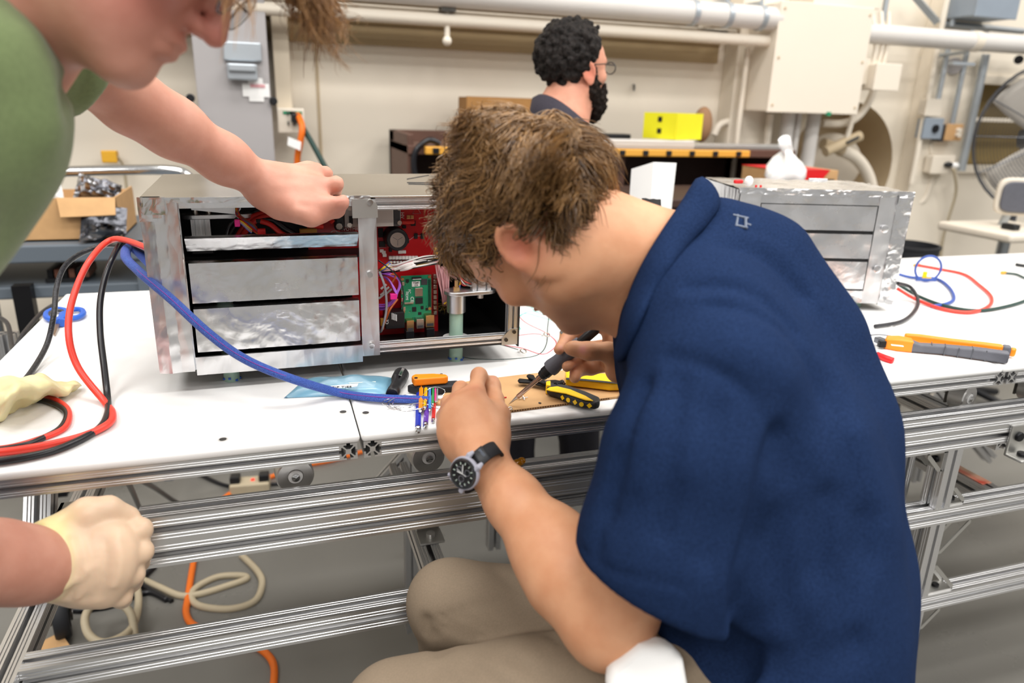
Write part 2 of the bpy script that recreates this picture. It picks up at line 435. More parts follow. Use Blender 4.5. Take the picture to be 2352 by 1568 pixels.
# ---------------------------------------------------------------- big cream cabinet
def box_thing(name, label, cat, px0, px1, py0, py1, Yf, depth, m, bevel=.006, group=None, seam=True):
    a = onY(px0, py0, Yf); b = onY(px1, py1, Yf)
    x0, x1 = a[0], b[0]; z1, z0 = a[2], b[2]
    rt = root(name, label, cat, V((x0+x1)/2, Yf, z0), group)
    MB().box2((x0, Yf+.012, z0), (x1, Yf+depth, z1)).build('housing', m, rt, smooth=0, bevel=bevel)
    if seam: MB().box2((x0-.004, Yf, z0-.004), (x1+.004, Yf+.012, z1+.004)).build('cover', m, rt, smooth=0, bevel=bevel*.7)
    return rt, x0, x1, z0, z1
rt, x0, x1, z0, z1 = box_thing('wall_cabinet', 'large cream steel cabinet mounted high on the wall', 'cabinet', 1797, 1968, 2, 262, 3.15, .35, mat('cream_paint'))
mb = MB()
for i in range(2):
    for k in range(3): mb.cyl((x0+.02+i*(x1-x0-.04), 3.146, z0+.03+k*(z1-z0-.06)/2), (x0+.02+i*(x1-x0-.04), 3.152, z0+.03+k*(z1-z0-.06)/2), .006, n=8)
mb.build('screws', mat('tan_shade'), rt)
MB().box2(((x0+x1)/2+.08, 3.14, z0-.012), ((x0+x1)/2+.1, 3.16, z0+.006)).build('latch', mat('pcb_green'), rt)
rt2, a0, a1, b0, b1 = box_thing('junction_box', 'cream junction box cut by the top of the frame above the cabinet', 'box', 1880, 2020, -60, 20, 3.3, .2, mat('cream_paint'))
rt2, a0, a1, b0, b1 = box_thing('junction_box', 'smaller square cream junction box touching the cabinet side', 'box', 1972, 2011, 136, 194, 3.2, .12, mat('cream_paint'))
rt2, a0, a1, b0, b1 = box_thing('junction_box', 'cream switch box with conduits entering its top', 'box', 2017, 2062, 146, 208, 3.14, .14, mat('cream_paint'))
mb = MB()
for i, dx in enumerate((.02, .055, .085)): mb.tube(spline([(a0+dx, 3.2, b1), (a0+dx+.004*i, 3.2, b1+.1), (a0+dx+.02*i-.02, 3.24, b1+.25)], 4), .011, 8)
mb.build('conduit', mat('cream_paint'), rt2)
# pipes under the cabinet
for i, (pa, pb, r, lb) in enumerate(((1812, 1808, .035, 'left white downpipe under the cream cabinet'), (1836, 1834, .016, 'thin white downpipe between two thick ones'), (1871, 1866, .035, 'right white downpipe under the cream cabinet'))):
    t = onY(pa, 258, 3.3); bt = V(t[0], 3.3, 0)
    tag(MB().cyl(bt, t+V(0, 0, .05), r, n=20).build('downpipe', mat('white_pipe')), lb, 'pipe')
pts = [onY(1888, 283, 3.35), onY(1930, 284, 3.35), onY(1965, 272, 3.35), onY(1992, 240, 3.35), onY(2010, 200, 3.35)]
tag(MB().tube(spline(pts, 6), .02, 12).build('conduit', mat('cream_paint')), 'cream elbow conduit curving from the cabinet up to the switch box', 'conduit')
pts = [onY(1970, 195, 3.3), onY(1962, 250, 3.3), onY(1950, 300, 3.3), onY(1938, 335, 3.3)]
tag(MB().tube(spline(pts, 6), .014, 10).build('conduit', mat('cream_paint')), 'slim cream conduit slanting down past the cabinet corner', 'conduit')
pts = [onY(1930, 345, 3.4), onY(1965, 362, 3.4), onY(1990, 395, 3.4), onY(2003, 440, 3.4), onY(2008, 520, 3.4)]
tag(MB().tube(spline(pts, 6), .033, 14).build('hose', mat('cream_paint')), 'fat pale hose bending down in front of the round recess', 'hose')
rt = root('valve', 'grey pipe fitting with a dark slot in front of the round recess', 'fitting', onY(1930, 335, 3.3))
a = onY(1895, 348, 3.3); b = onY(1975, 312, 3.3)
MB().cyl(a, b, .028, n=14).cyl(onY(1890, 330, 3.35), onY(1935, 345, 3.35), .03, n=14).build('body', mat('tan_shade'), rt)
MB().cyl(onY(1945, 328, 3.268), onY(1972, 315, 3.268), .008, n=8).build('slot', mat('black_plastic'), rt)
o = MB().cyl(onY(1905, 375, 3.62), onY(1905, 375, 3.60), .17, n=32).build('cover_plate', mat('cream_paint')); tag(o, 'round cream plate at the bottom of the wall recess', 'plate')
pts = [onY(1640, 310, 3.4), onY(1655, 285, 3.4), onY(1690, 278, 3.4), onY(1735, 282, 3.4)]
tag(MB().tube(spline(pts, 6), .018, 10).build('conduit', mat('cream_paint')), 'cream elbow conduit beside the pilaster, above the brown bench', 'conduit')
for px, r, lb in ((1718, .014, 'cream vertical conduit on the pilaster'), (1770, .018, 'cream vertical conduit left of the cabinet corner')):
    t = onY(px, 110 if px < 1750 else 262, 3.33); q = onY(px-6, 318, 3.33)
    tag(MB().cyl((t[0], 3.33, q[2]-.2), t, r, n=12).build('conduit', mat('cream_paint')), lb, 'conduit')
# conduits on the right
for (pa, pb, r, mt, lb) in (((2180, 100), (2150, 250), .014, 'zinc', 'leftmost zinc conduit under the right pipe, ending in a cream box'),
                            ((2214, 120), (2193, 285), .014, 'zinc', 'zinc conduit under the right pipe, ending in a yellow box'),
                            ((2262, 125), (2210, 392), .022, 'zinc', 'thick zinc conduit crossing the olive window opening'),
                            ((2150, -40), (2122, 420), .016, 'cream_paint', 'long cream vertical conduit right of the switch box'),
                            ((2199, -30), (2190, 60), .014, 'zinc', 'zinc conduit rising from the right pipe to the top edge'),
                            ((2040, -30), (2028, 50), .014, 'zinc', 'zinc conduit rising beside the cream cabinet top')):
    a = onY(*pa, 3.36); b = onY(*pb, 3.36); xm = (a[0]+b[0])/2
    tag(MB().cyl((xm, 3.36, a[2]), (xm, 3.36, b[2]), r, n=12).build('conduit', mat(mt)), lb, 'conduit')
for (pa, pb, r, lb) in (((2100, -10), (2152, 50), .022, 'grey diagonal brace at the top of the wall'), ((2165, 55), (2352, 72), .016, 'grey horizontal strut below the grey box')):
    tag(MB().tube([onY(*pa, 3.38), onY(*pb, 3.38)+V(0, 0, 0)], r, 4).build('strut', mat('zinc'), smooth=0), lb, 'strut')
box_thing('junction_box', 'blue-grey electrical box cut by the top right corner', 'box', 2256, 2334, -40, 44, 3.2, .2, mat('grey_blue'))
rt, x0, x1, z0, z1 = box_thing('switch_box', 'small cream box at the end of the leftmost zinc conduit', 'box', 2132, 2160, 228, 266, 3.33, .06, mat('cream_paint'))
rt, x0, x1, z0, z1 = box_thing('outlet_box', 'grey outlet box with a round dark socket, left of the yellow one', 'outlet', 2128, 2160, 272, 318, 3.33, .06, mat('grey_blue'))
MB().cyl(((x0+x1)/2+.01, 3.32, (z0+z1)/2), ((x0+x1)/2+.01, 3.335, (z0+z1)/2), .022, n=16).build('socket', mat('black_plastic'), rt)
rt, x0, x1, z0, z1 = box_thing('outlet_box', 'yellow outlet box with a green side', 'outlet', 2178, 2206, 286, 322, 3.33, .06, mat('cardboard'))
MB().box2((x0-.03, 3.34, z0-.01), (x0, 3.4, z1)).build('side_plate', mat('gunmetal'), rt)
mb = MB().cyl(((x0+x1)/2+.02, 3.31, z0+.03), ((x0+x1)/2+.02, 3.335, z0+.03), .014, n=10).cyl(((x0+x1)/2+.02, 3.31, z1-.03), ((x0+x1)/2+.02, 3.335, z1-.03), .014, n=10)
mb.build('plug', mat('cream_paint'), rt)
rt, x0, x1, z0, z1 = box_thing('outlet_box', 'lowest cream outlet box with a black and white plug', 'outlet', 2146, 2186, 358, 398, 3.33, .06, mat('cream_paint'))
MB().sphere(((x0+x1)/2+.03, 3.32, z0+.05), (.03, .02, .016)).build('plug', mat('black_plastic'), rt)
MB().sphere(((x0+x1)/2+.07, 3.315, z0+.045), (.03, .02, .018)).build('plug_tip', mat('white_plastic'), rt)
pts = [onY(2190, 388, 3.3), onY(2196, 440, 3.32), onY(2176, 510, 3.35), onY(2164, 560, 3.38), onY(2158, 640, 3.4)]
tag(MB().tube(spline(pts, 6), .008, 8).build('grey_cord', mat('beige_cord')), 'thin beige cord hanging from the lowest outlet on the right', 'cord')
pts = [onY(2136, 330, 3.4), onY(2140, 400, 3.4), onY(2125, 455, 3.4), onY(2100, 470, 3.42)]
tag(MB().tube(spline(pts, 6), .014, 8).build('conduit', mat('cream_paint')), 'cream hose curling below the grey outlet box', 'conduit')
tag(MB().cyl(onY(2190, 152, 3.42), onY(2190, 152, 3.38), .045, n=20).build('bell', mat('grey_paint'), bevel=.004), 'round grey fitting on the wall between zinc conduits', 'fitting')
o = MB().cyl(onY(2340, 137, 3.42), onY(2340, 137, 3.34), .025, n=12).build('hook', mat('black_plastic')); tag(o, 'small black knob above the olive window opening', 'fitting')
o = MB().tube([onY(1456, 195, WY), onY(1457, 198, WY-.04), onY(1456, 208, WY-.045)], .006, 6).build('hook', mat('steel_dark')); tag(o, 'small dark hook on the bare wall right of the bearded man', 'hook')
# ---------------------------------------------------------------- grey electrical panel and outlets on the left
rt, x0, x1, z0, z1 = box_thing('electrical_panel', 'tall grey steel electrical panel with a handle and white label', 'panel', 428, 632, -60, 400, 3.2, .3, mat('grey_paint'), bevel=.005)
pa = onY(560, 160, 3.2)
mb = MB().box2(pa+V(-.07, -.02, .03), pa+V(.07, 0, .1)).box2(pa+V(-.06, -.045, -.04), pa+V(.05, -.01, .02)).box2(pa+V(-.055, -.06, -.01), pa+V(.045, -.04, .02))
mb.build('handle', mat('zinc'), rt, smooth=0, bevel=.006)
la = onY(588, 207, 3.197)
mb = MB()
for dx, dz, w, h in ((0, 0, .1, .05), (0, 0, .055, .085), (.0, .03, .05, .03)): mb.box2(la+V(-w/2+dx, -.002-.03*w*w, -h/2+dz), la+V(w/2+dx, 0, h/2+dz))
mb.build('sticker', mat('paper'), rt, smooth=0)
mb = MB().box2(la+V(-.02, -.0045, .01), la+V(.035, -.0035, .022)); mb.build('sticker_print', mat('pink_ink', '#d9a0a4', .6), rt, smooth=0)
for (px, py) in ((628, 232), (470, 275), (562, 343), (438, 225)):
    q = onY(px, py, 3.2); MB().cyl(q, q+V(0, -.02, 0), .016, n=12).build('latch', mat('black_plastic'), rt, bevel=.003)
rt, x0, x1, z0, z1 = box_thing('outlet_box', 'cream double outlet box right of the grey electrical panel', 'outlet', 638, 699, 250, 304, 3.28, .1, mat('cream_paint'))
mb = MB()
for dz in (.035, .075):
    for dx in (-.012, .012): mb.box2((x0+.05+dx-.003, 3.274, z0+dz-.008), (x0+.05+dx+.003, 3.281, z0+dz+.008))
mb.build('sockets', mat('steel_dark'), rt, smooth=0)
for cx in (x0+.045, x1-.03): MB().box2((cx-.025, 3.277, z1-.02), (cx+.025, 3.281, z1-.008)).build('label_strip', mat('pcb_green'), rt, smooth=0)
MB().box2((x1-.05, 3.24, z0+.04), (x1-.015, 3.28, z0+.075)).build('plug', mat('black_plastic'), rt, bevel=.004)
a = onY(655, 245, 3.36)
tag(MB().box2((a[0]-.035, 3.36, a[2]-.02), (a[0]+.03, WY, 5)).build('raceway', mat('tan_paint'), smooth=0, bevel=.004), 'flat cream cable duct rising from the double outlet box', 'duct')
rt = root('orange_cord', 'orange cord hanging from the double outlet with a white tag', 'cord', onY(688, 300, 3.2))
pts = [onY(684, 264, 3.26), onY(694, 292, 3.2), onY(689, 330, 3.2), onY(683, 368, 3.22), onY(683, 460, 3.25)]
MB().tube(spline(pts, 6), .013, 10).build('cord', mat('orange_cord'), rt)
a, b, c, d = [onY(*p, 3.17) for p in ((662, 314), (692, 326), (690, 346), (660, 333))]
MB().add([a, b, c, d], [(0, 1, 2, 3)]).build('tag', mat('paper'), rt, smooth=0, solid=.003)
pts = [onY(690, 284, 3.24), onY(712, 320, 3.2), onY(745, 380, 3.15), onY(790, 460, 3.1)]
tag(MB().tube(spline(pts, 6), .011, 8).build('grey_cord', mat('dk_green', '#1c3a34', .5)), 'dark green cord slanting down from the double outlet', 'cord')
# yellow adapter with its cord
rt, x0, x1, z0, z1 = box_thing('adapter_box', 'small square mustard yellow box on the wall above the cart', 'box', 233, 267, 348, 372, 3.38, .08, mat('mustard', '#d9a32c', .5))
pts = [onY(265, 356, 3.42), onY(283, 380, 3.44), onY(292, 440, 3.46), onY(305, 520, 3.46)]
tag(MB().tube(spline(pts, 6), .006, 8).build('grey_cord', mat('beige_cord')), 'thin beige cord dangling from the mustard yellow box', 'cord')
# ================================================================ brown bench along the wall
BY = 2.95
def bx(px, py, Y=BY): return onY(px, py, Y)
rt = root('workbench', 'long dark brown workbench with an upper shelf against the wall', 'workbench', V(bx(1400, 500)[0], 3.1, 0))
zt = bx(1500, 341)[2]; xl = bx(937, 350)[0]; xr_ = bx(1828, 350)[0]; zlow = bx(1500, 470)[2]
MB().box2((xl, BY, zt-.035), (xr_, 3.42, zt)).build('shelf', mat('brown_wood'), rt, smooth=0, bevel=.003)
MB().box2((xl, BY+.01, zlow-.5), (xl+.025, 3.42, bx(940, 308)[2])).build('side_panel', mat('brown_wood'), rt, smooth=0, bevel=.003)
MB().box2((xl+.0, 3.38, 0), (xr_, 3.42, zt)).build('back_panel', mat('brown_dark'), rt, smooth=0)
MB().box2((xl, 3.30, zt), (xl+.25, 3.42, bx(940, 308)[2])).build('upstand', mat('brown_wood'), rt, smooth=0)
MB().box2((xr_-.03, BY+.02, 0), (xr_, 3.42, zt-.035)).build('side_panel', mat('brown_wood'), rt, smooth=0, bevel=.003)
MB().box2((bx(1440, 360)[0]-.02, BY+.05, 0), (bx(1440, 360)[0]+.02, 3.38, zt-.035)).build('divider', mat('brown_wood'), rt, smooth=0)
MB().box2((xl, BY-.1, zlow-.22), (xr_, 3.42, zlow-.18)).build('worktop', mat('brown_dark'), rt, smooth=0, bevel=.004)
for xx in (xl+.03, (xl+xr_)/2, xr_-.07): MB().box2((xx, BY-.05, 0), (xx+.05, BY, zlow-.22)).build('leg', mat('brown_dark'), rt, smooth=0)
# yellow outlet strip along the shelf edge
xs0 = bx(974, 350)[0]; xs1 = bx(1713, 350)[0]
rs = root('outlet_strip', 'yellow power strip with black sockets along the brown shelf edge', 'power strip', V((xs0+xs1)/2, BY, zt-.03))
MB().box2((xs0, BY-.035, zt-.032), (xs1, BY, zt-.002)).build('housing', mat('strip_yellow', '#dfa33f', .45), rs, smooth=0, bevel=.004)
px = 1686; k = 0
while px > 980:
    c = bx(px, 352); c[2] = zt-.017
    MB().box2((c[0]-.013, BY-.04, c[2]-.011), (c[0]+.013, BY-.033, c[2]+.011)).build('socket', mat('black_plastic'), rs, smooth=0, bevel=.002)
    px -= 53
pts = [bx(958, 420), bx(950, 380), bx(956, 345), bx(985, 322), bx(1010, 330)]
tag(MB().tube(spline(pts, 6), .012, 10).build('hose', mat('black_cable')), 'black cable arching at the left end of the brown bench', 'cable')
# bars lying on the shelf
def shelf_bar(px0, px1, h, y0, label, m='aluminium', z=zt):
    a = bx(px0, 335); b = bx(px1, 335)
    o = MB()
    o.box2((a[0], BY+y0, z), (b[0], BY+y0+.08, z+h)); o.box2((a[0], BY+y0-.004, z+h*.35), (b[0], BY+y0, z+h*.5)); o.box2((a[0], BY+y0-.004, z+h*.7), (b[0], BY+y0, z+h*.8))
    return tag(o.build('aluminium_bar', mat(m), smooth=0, bevel=.002), label, 'bar')
shelf_bar(1130, 1597, .035, .01, 'long pale aluminium bar on the brown shelf behind the curly head', 'white_pipe')
shelf_bar(1600, 1815, .022, .03, 'short dull aluminium bar on the right end of the brown shelf', 'aluminium_dull')
shelf_bar(1617, 1800, .018, .12, 'upper white bar lying behind the short dull bar', 'white_plastic', zt)
shelf_bar(1330, 1500, .05, .22, 'dark flat bar behind the long pale bar', 'black_plastic')
# yellow box
a = bx(1515, 318); b = bx(1556, 322); c = bx(1638, 318)
rt = root('storage_bin', 'bright yellow open box with black marks on the brown shelf', 'box', (a+c)/2)
h = .113; zb_ = zt+.037
q = [V(a[0], BY+.16, zb_), V(b[0], BY+.02, zb_), V(c[0], BY+.1, zb_), V(c[0]-(b[0]-a[0]), BY+.24, zb_)]
mb = MB()
for i in range(4):
    s, e = q[i], q[(i+1) % 4]; inn = (q[0]+q[1]+q[2]+q[3])/4
    s2, e2 = s+(inn-s)*.06, e+(inn-e)*.06; u = V(0, 0, h)
    mb.add([s, e, e+u, s+u, s2, e2, e2+u, s2+u], [(0, 1, 2, 3), (5, 4, 7, 6), (3, 2, 6, 7), (1, 5, 6, 2), (0, 3, 7, 4), (0, 4, 5, 1)])
mb.add(q, [(0, 1, 2, 3)])
mb.build('box_body', mat('yellow_box'), rt, smooth=0)
mid = (q[0]+q[1])/2; dd = nrm(q[1]-q[0]); nn = nrm(np.cross(V(0, 0, 1), dd)); nn = nn if nn[1] < 0 else -nn
for dz in (.035, .085):
    p = mid+nn*.001+V(0, 0, dz); MB().box(p, (.02, .003, .022), ax=[dd, nn, V(0, 0, 1)]).build('mark', mat('black_plastic'), rt, smooth=0)
p = bx(1625, 252, BY+.3)
o = MB().sphere((p[0], BY+.33, p[2]-.07), (.05, .04, .085), 14, 10).build('work_glove', mat('glove_brown', '#8d6a4c', .8)); tag(o, 'brown leather glove poking up behind the yellow box', 'glove')
# cardboard sheet behind the bearded man
a = bx(1074, 222, 3.2); b = bx(1250, 228, 3.2)
rt = root('cardboard_box', 'brown cardboard box on the bench behind the bearded man', 'box', V((a[0]+b[0])/2, 3.2, zt))
MB().box2((a[0], 3.2, zt), (b[0]+.02, 3.36, a[2])).build('carton', mat('cardboard_dark'), rt, smooth=0)
MB().box2((a[0]-.006, 3.19, a[2]-.10), (b[0]+.02, 3.2, a[2]+.002)).build('flap', mat('cardboard_dark'), rt, smooth=0)
# ---------------------------------------------------------------- wire cart on the left
CY = 2.5
def cx_(px, py, Y=CY): return onY(px, py, Y)
rt = root('utility_cart', 'blue-grey utility cart with a chrome push rail', 'cart', V(cx_(120, 600)[0], CY+.2, 0))
zs = cx_(200, 560)[2]; xe = cx_(345, 560)[0]; xw = cx_(-250, 580)[0]
MB().box2((xw, CY, zs-.055), (xe, CY+.6, zs)).build('shelf', mat('cart_grey', '#5f6871', .45), rt, smooth=0, bevel=.006)
z2 = cx_(200, 648)[2]
MB().box2((xw, CY+.02, z2-.05), (xe, CY+.6, z2-.01)).build('lower_shelf', mat('cart_grey'), rt, smooth=0, bevel=.006)
for xx in (xw+.02, xe-.05):
    for yy in (CY+.01, CY+.56): MB().box2((xx, yy, .1), (xx+.03, yy+.03, zs)).build('leg', mat('cart_grey'), rt, smooth=0)
q = cx_(55, 700); MB().box2((q[0]-.02, CY-.02, .1), (q[0]+.03, CY+.02, z2)).build('post', mat('black_steel'), rt, smooth=0)
yr = CY+.45
pts = [onY(60, 396, yr), onY(150, 394, yr), onY(300, 390, yr), onY(390, 391, yr), onY(425, 400, yr), onY(445, 425, yr), onY(450, 470, yr)]
MB().tube(spline(pts, 6), .018, 12).build('push_rail', mat('chrome'), rt)
for px in (60, 445): q = onY(px, 440, yr); MB().cyl((q[0], yr, zs), (q[0], yr, q[2]), .014, n=10).build('rail_post', mat('chrome'), rt)
# things on the cart
a = cx_(80, 455, CY+.06); b = cx_(278, 552, CY+.06)
rt = root('cardboard_box', 'open tan cardboard box on the cart holding a silver bag', 'box', V((a[0]+b[0])/2, CY+.2, zs))
x0, x1, zt2 = cx_(-20, 500, CY+.06)[0], b[0], a[2]
mb = MB().box2((x0, CY+.06, zs), (x1, CY+.066, zt2)).box2((x0, CY+.38, zs), (x1, CY+.386, zt2-.01)).box2((x0, CY+.06, zs), (x0+.006, CY+.38, zt2)).box2((x1-.006, CY+.06, zs), (x1, CY+.38, zt2)).box2((x0, CY+.06, zs), (x1, CY+.38, zs+.006))
mb.build('carton', mat('cardboard'), rt, smooth=0)
MB().add([V(x1-.16, CY+.06, zt2), V(x1, CY+.06, zt2), V(x1+.0, CY+.03, zt2-.05), V(x1-.15, CY+.03, zt2-.055)], [(0, 1, 2, 3)]).build('flap', mat('cardboard'), rt, smooth=0, solid=.005)
foil_mat('antistatic', .22, .6, .3, dark='#55565c', col='#c8c8cc')
foil_mat('antistatic_dark', .3, .5, .3, dark='#2b2c30', col='#6c6d73')
def pouch(name, label, cat, corners, thick, m, n=14, seed=1, amp=.006):
    rs_ = np.random.RandomState(seed); A, B, Cc, D_ = [V(*c) for c in corners]
    nn = nrm(np.cross(B-A, D_-A)); ph = rs_.rand(6)*6
    def f(sgn):
        def g(u, v):
            p = (A*(1-u)+B*u)*(1-v)+(D_*(1-u)+Cc*u)*v
            e = (16*u*(1-u)*v*(1-v))**.5
            w = amp*(math.sin(9*u+5*v+ph[0])+math.sin(17*u-11*v+ph[1])*.7+math.sin(23*v+7*u*u+ph[2])*.6)
            return p + nn*(sgn*thick*e + w*(.3+e))
        return g
    mb = MB().grid(f(1), n, n).grid(f(-1), n, n)
    o = mb.build(name, m, smooth=70, fixn=False); return tag(o, label, cat)
Yb = CY+.2
pouch('antistatic_bag', 'crumpled silver antistatic bag standing in the cardboard box', 'bag', [onY(165, 460, Yb), onY(278, 458, Yb), onY(280, 425, Yb+.05), onY(182, 398, Yb+.05)], .03, mat('antistatic'), seed=2, amp=.012)
Yb = CY+.02
pouch('antistatic_bag', 'dark grey antistatic bag leaning against the cardboard box', 'bag', [onY(183, 548, Yb), onY(290, 540, Yb), onY(292, 478, Yb+.035), onY(188, 466, Yb+.035)], .008, mat('antistatic_dark'), seed=3, amp=.0022)
pouch('antistatic_bag', 'shiny silver foil crumple at the foot of the dark bag', 'bag', [onY(180, 558, CY-.0), onY(292, 530, CY-.0), onY(250, 515, CY+.02), onY(195, 525, CY+.02)], .03, mat('antistatic'), seed=5, amp=.015)
a = onY(120, 425, CY+.25)
pouch('plastic_bag', 'white plastic wrap at the back of the cardboard box', 'bag', [onY(90, 470, CY+.2), onY(150, 465, CY+.2), onY(140, 425, CY+.25), onY(95, 428, CY+.25)], .02, mat('white_plastic'), seed=6, amp=.006)
a = cx_(105, 648, CY+.05); b = cx_(198, 648, CY+.05)
rt = root('tool_tray', 'low dark tray of rusty offcuts on the cart lower shelf', 'tray', V((a[0]+b[0])/2, CY+.1, z2-.01))
MB().box2((a[0], CY+.05, z2-.01), (b[0], CY+.2, z2+.004)).build('tray', mat('black_plastic'), rt, smooth=0)
for i in range(6): MB().box2((a[0]+.005+i*.02, CY+.06, z2+.004), (a[0]+.02+i*.02, CY+.18, z2+.03)).build('offcut', mat(('rust' if i % 2 else 'black_steel'), '#6e4434', .7), rt, smooth=0)
# ---------------------------------------------------------------- things behind the right part of the table
rt = root('foam_board', 'folded white board standing between the seated man and the brown bench', 'board', at(1500, 455, 1.95))
a, b, c = at(1448, 470, 2.1), at(1500, 470, 2.0), at(1540, 468, 2.1)
for s, e, t1, t2 in ((a, b, at(1452, 388, 2.1), at(1503, 372, 2.0)), (b, c, at(1503, 372, 2.0), at(1552, 374, 2.1))):
    MB().add([s-V(0, 0, .2), e-V(0, 0, .2), t2, t1], [(0, 1, 2, 3)]).build('panel', mat('paper'), rt, smooth=0, solid=.005)
tag(pouch('cable_pouch', 'x', 'pouch', [V(*onZ(1470, 640, .932)), V(*onZ(1525, 640, .932)), at(1518, 458, 1.66), at(1474, 455, 1.66)], .03, mat('black_plastic'), seed=8, amp=.003), 'glossy black pouch just behind the seated man’s neck', 'pouch')
# red carton and white bag
a = onY(1790, 380, 2.6); b = onY(1922, 416, 2.6); zc = onY(1850, 436, 2.6)[2]
rt = root('cardboard_box', 'red and brown printed carton behind the right foil box', 'box', V((a[0]+b[0])/2, 2.7, zc))
MB().box2((a[0], 2.6, zc), (b[0], 2.85, b[2]+.045)).build('carton', mat('cardboard'), rt, smooth=0)
w = b[0]-a[0]
MB().add([V(a[0], 2.597, zc), V(a[0]+w*.62, 2.597, zc), V(a[0]+w*.85, 2.597, b[2]+.046), V(a[0], 2.597, b[2]+.046)], [(0, 1, 2, 3)]).build('red_print', mat('red_plastic'), rt, smooth=0)
MB().box2((a[0]-.003, 2.597, b[2]+.045), (a[0]+w*.85, 2.853, b[2]+.047)).build('red_lid', mat('red_plastic'), rt, smooth=0)
MB().box2((b[0]-w*.28, 2.596, zc+.02), (b[0]-w*.06, 2.599, zc+.045)).build('print', mat('ink'), rt, smooth=0)
c = onY(1807, 380, 2.5)
rt = root('plastic_bag', 'knotted white plastic bag in front of the red carton', 'bag', V(c[0], 2.5, zc))
mb = MB(); n = 20
prof = [(.0, -.075), (.06, -.072), (.078, -.04), (.07, -.01), (.05, .02), (.03, .038), (.014, .052), (.02, .066), (.024, .085), (.016, .104), (.003, .108), (.0, .09)]
mb.lathe(prof, c, n=n)
for i, v in enumerate(mb.v):
    an = math.atan2(v[1]-c[1], v[0]-c[0]); mb.v[i] = v+V(1, 0, 0)*(.012*math.sin(3*an+v[2]*40)-max(0, v[2]-c[2]-.04)*.5)+V(0, 0, 1)*.010*math.sin(3*an+1)
mb.build('bag_body', mat('bag_white', '#f3f1f0', .35, sss=.2), rt, smooth=70)
o = MB().sphere(onZ(1720, 416, CZ-.152), (.010, .010, .012)).build('bottle_cap', mat('white_plastic')); tag(o, 'small white cap behind the right foil box', 'cap')
o = MB().box(onZ(1696, 417, CZ-.153), (.022, .010, .009)).build('red_handle', mat('red_plastic'), bevel=.003); tag(o, 'small red tool end beside the white cap', 'tool')
# stand that carries the board, pouch, carton and bag: a low side table behind the white table
zz = zc-.002
rt = root('side_table', 'dark low table behind the white table carrying carton and bag', 'table', V(1.85, 2.5, 0))
MB().box2((1.3, 2.35, zz-.03), (2.4, 2.82, zz)).build('tabletop', mat('brown_dark'), rt, smooth=0, bevel=.004)
for xx in (1.33, 2.3):
    for yy in (2.4, 2.74): MB().box2((xx, yy, 0), (xx+.05, yy+.05, zz-.03)).build('leg', mat('black_steel'), rt, smooth=0)
# ---------------------------------------------------------------- pedestal fan, stool chair, bin on the right
FY = 3.0
c = onY(2400, 318, FY); rad = np.linalg.norm(onY(2250, 318, FY)-c)*.84
rt = root('pedestal_fan', 'large grey wire-guard pedestal fan cut by the right edge', 'fan', V(c[0], FY, 0))
fax = nrm(V(-.35, -1, .05)); fu = nrm(np.cross(V(0, 0, 1), fax)); fw = np.cross(fax, fu)
mb = MB()
for k in range(26):
    rr = rad*(k+1)/26; q = [c+fax*(.07*(1-(rr/rad)**2)+.02)+(fu*math.cos(t)+fw*math.sin(t))*rr for t in np.linspace(0, 2*math.pi, 40, endpoint=False)]
    mb.tube(q, .0022 if k < 25 else .008, 4, closed=True)
for k in range(12):
    t = 2*math.pi*k/12; mb.tube([c+fax*(.07*(1-s*s)+.02)+(fu*math.cos(t)+fw*math.sin(t))*rad*s for s in (.1, .4, .7, 1)], .003, 4)
mb.build('guard', mat('gunmetal'), rt, smooth=60)
mb = MB()
for k in range(3):
    t0 = 2*math.pi*k/3
    def g(u, v, t0=t0):
        r = rad*(.15+.75*v); t = t0+(u-.5)*(1.3-.3*v); return c-fax*(.03*(u-.5)*2)+(fu*math.cos(t)+fw*math.sin(t))*r
    mb.grid(g, 6, 6)
mb.build('blade', mat('fan_blade', '#cfc8be', .5), rt, smooth=60, solid=.003)
MB().cyl(c-fax*.14, c+fax*.02, .07, n=20).build('motor', mat('gunmetal'), rt, bevel=.01)
MB().cyl((c[0]+.03, FY+.1, .03), c+V(.03, .1, 0), .022, n=12).build('pole', mat('gunmetal'), rt)
MB().cyl((c[0]+.03, FY+.1, 0), (c[0]+.03, FY+.1, .03), .25, n=28).build('base', mat('gunmetal'), rt, bevel=.008)
SY = 2.5
rt = root('shop_chair', 'cream shop chair with a grey backrest at the right edge', 'chair', V(onY(2330, 540, SY)[0], SY, 0))
c = onY(2338, 452, SY+.1); cx0, cx1 = V(.83, -.55, 0), V(.55, .83, 0); sq_ = lambda a_, b_: [(a_*abs(math.cos(t))**.5*(1 if math.cos(t) > 0 else -1), b_*abs(math.sin(t))**.5*(1 if math.sin(t) > 0 else -1)) for t in np.linspace(.05, 2*math.pi+.05, 40, endpoint=False)]
MB().prism(sq_(.078, .072), c-cx1*.014, cx0, V(0, 0, 1), -cx1, .018).build('backrest', mat('grey_rubber'), rt, smooth=30, bevel=.006, bseg=3)
c2 = c+cx1*.006; MB().prism(sq_(.095, .088), c2+cx1*.012, cx0, V(0, 0, 1), -cx1, .032).build('back_shell', mat('cream_paint'), rt, smooth=30, bevel=.008, bseg=3)
s = onY(2310, 535, SY); MB().box2((s[0]-.09, SY-.1, s[2]-.03), (s[0]+.35, SY+.3, s[2]+.012)).build('seat', mat('cream_paint'), rt, bevel=.015, bseg=3)
mb = MB().tube([c-V(0, -.03, .08), V(c[0], SY+.15, s[2]+.0)], .018, 8); mb.build('back_post', mat('zinc'), rt)
MB().box2((s[0]+.02, SY-.02, s[2]+.013), (s[0]+.06, SY+.05, s[2]+.04)).build('knob', mat('black_plastic'), rt, bevel=.005)
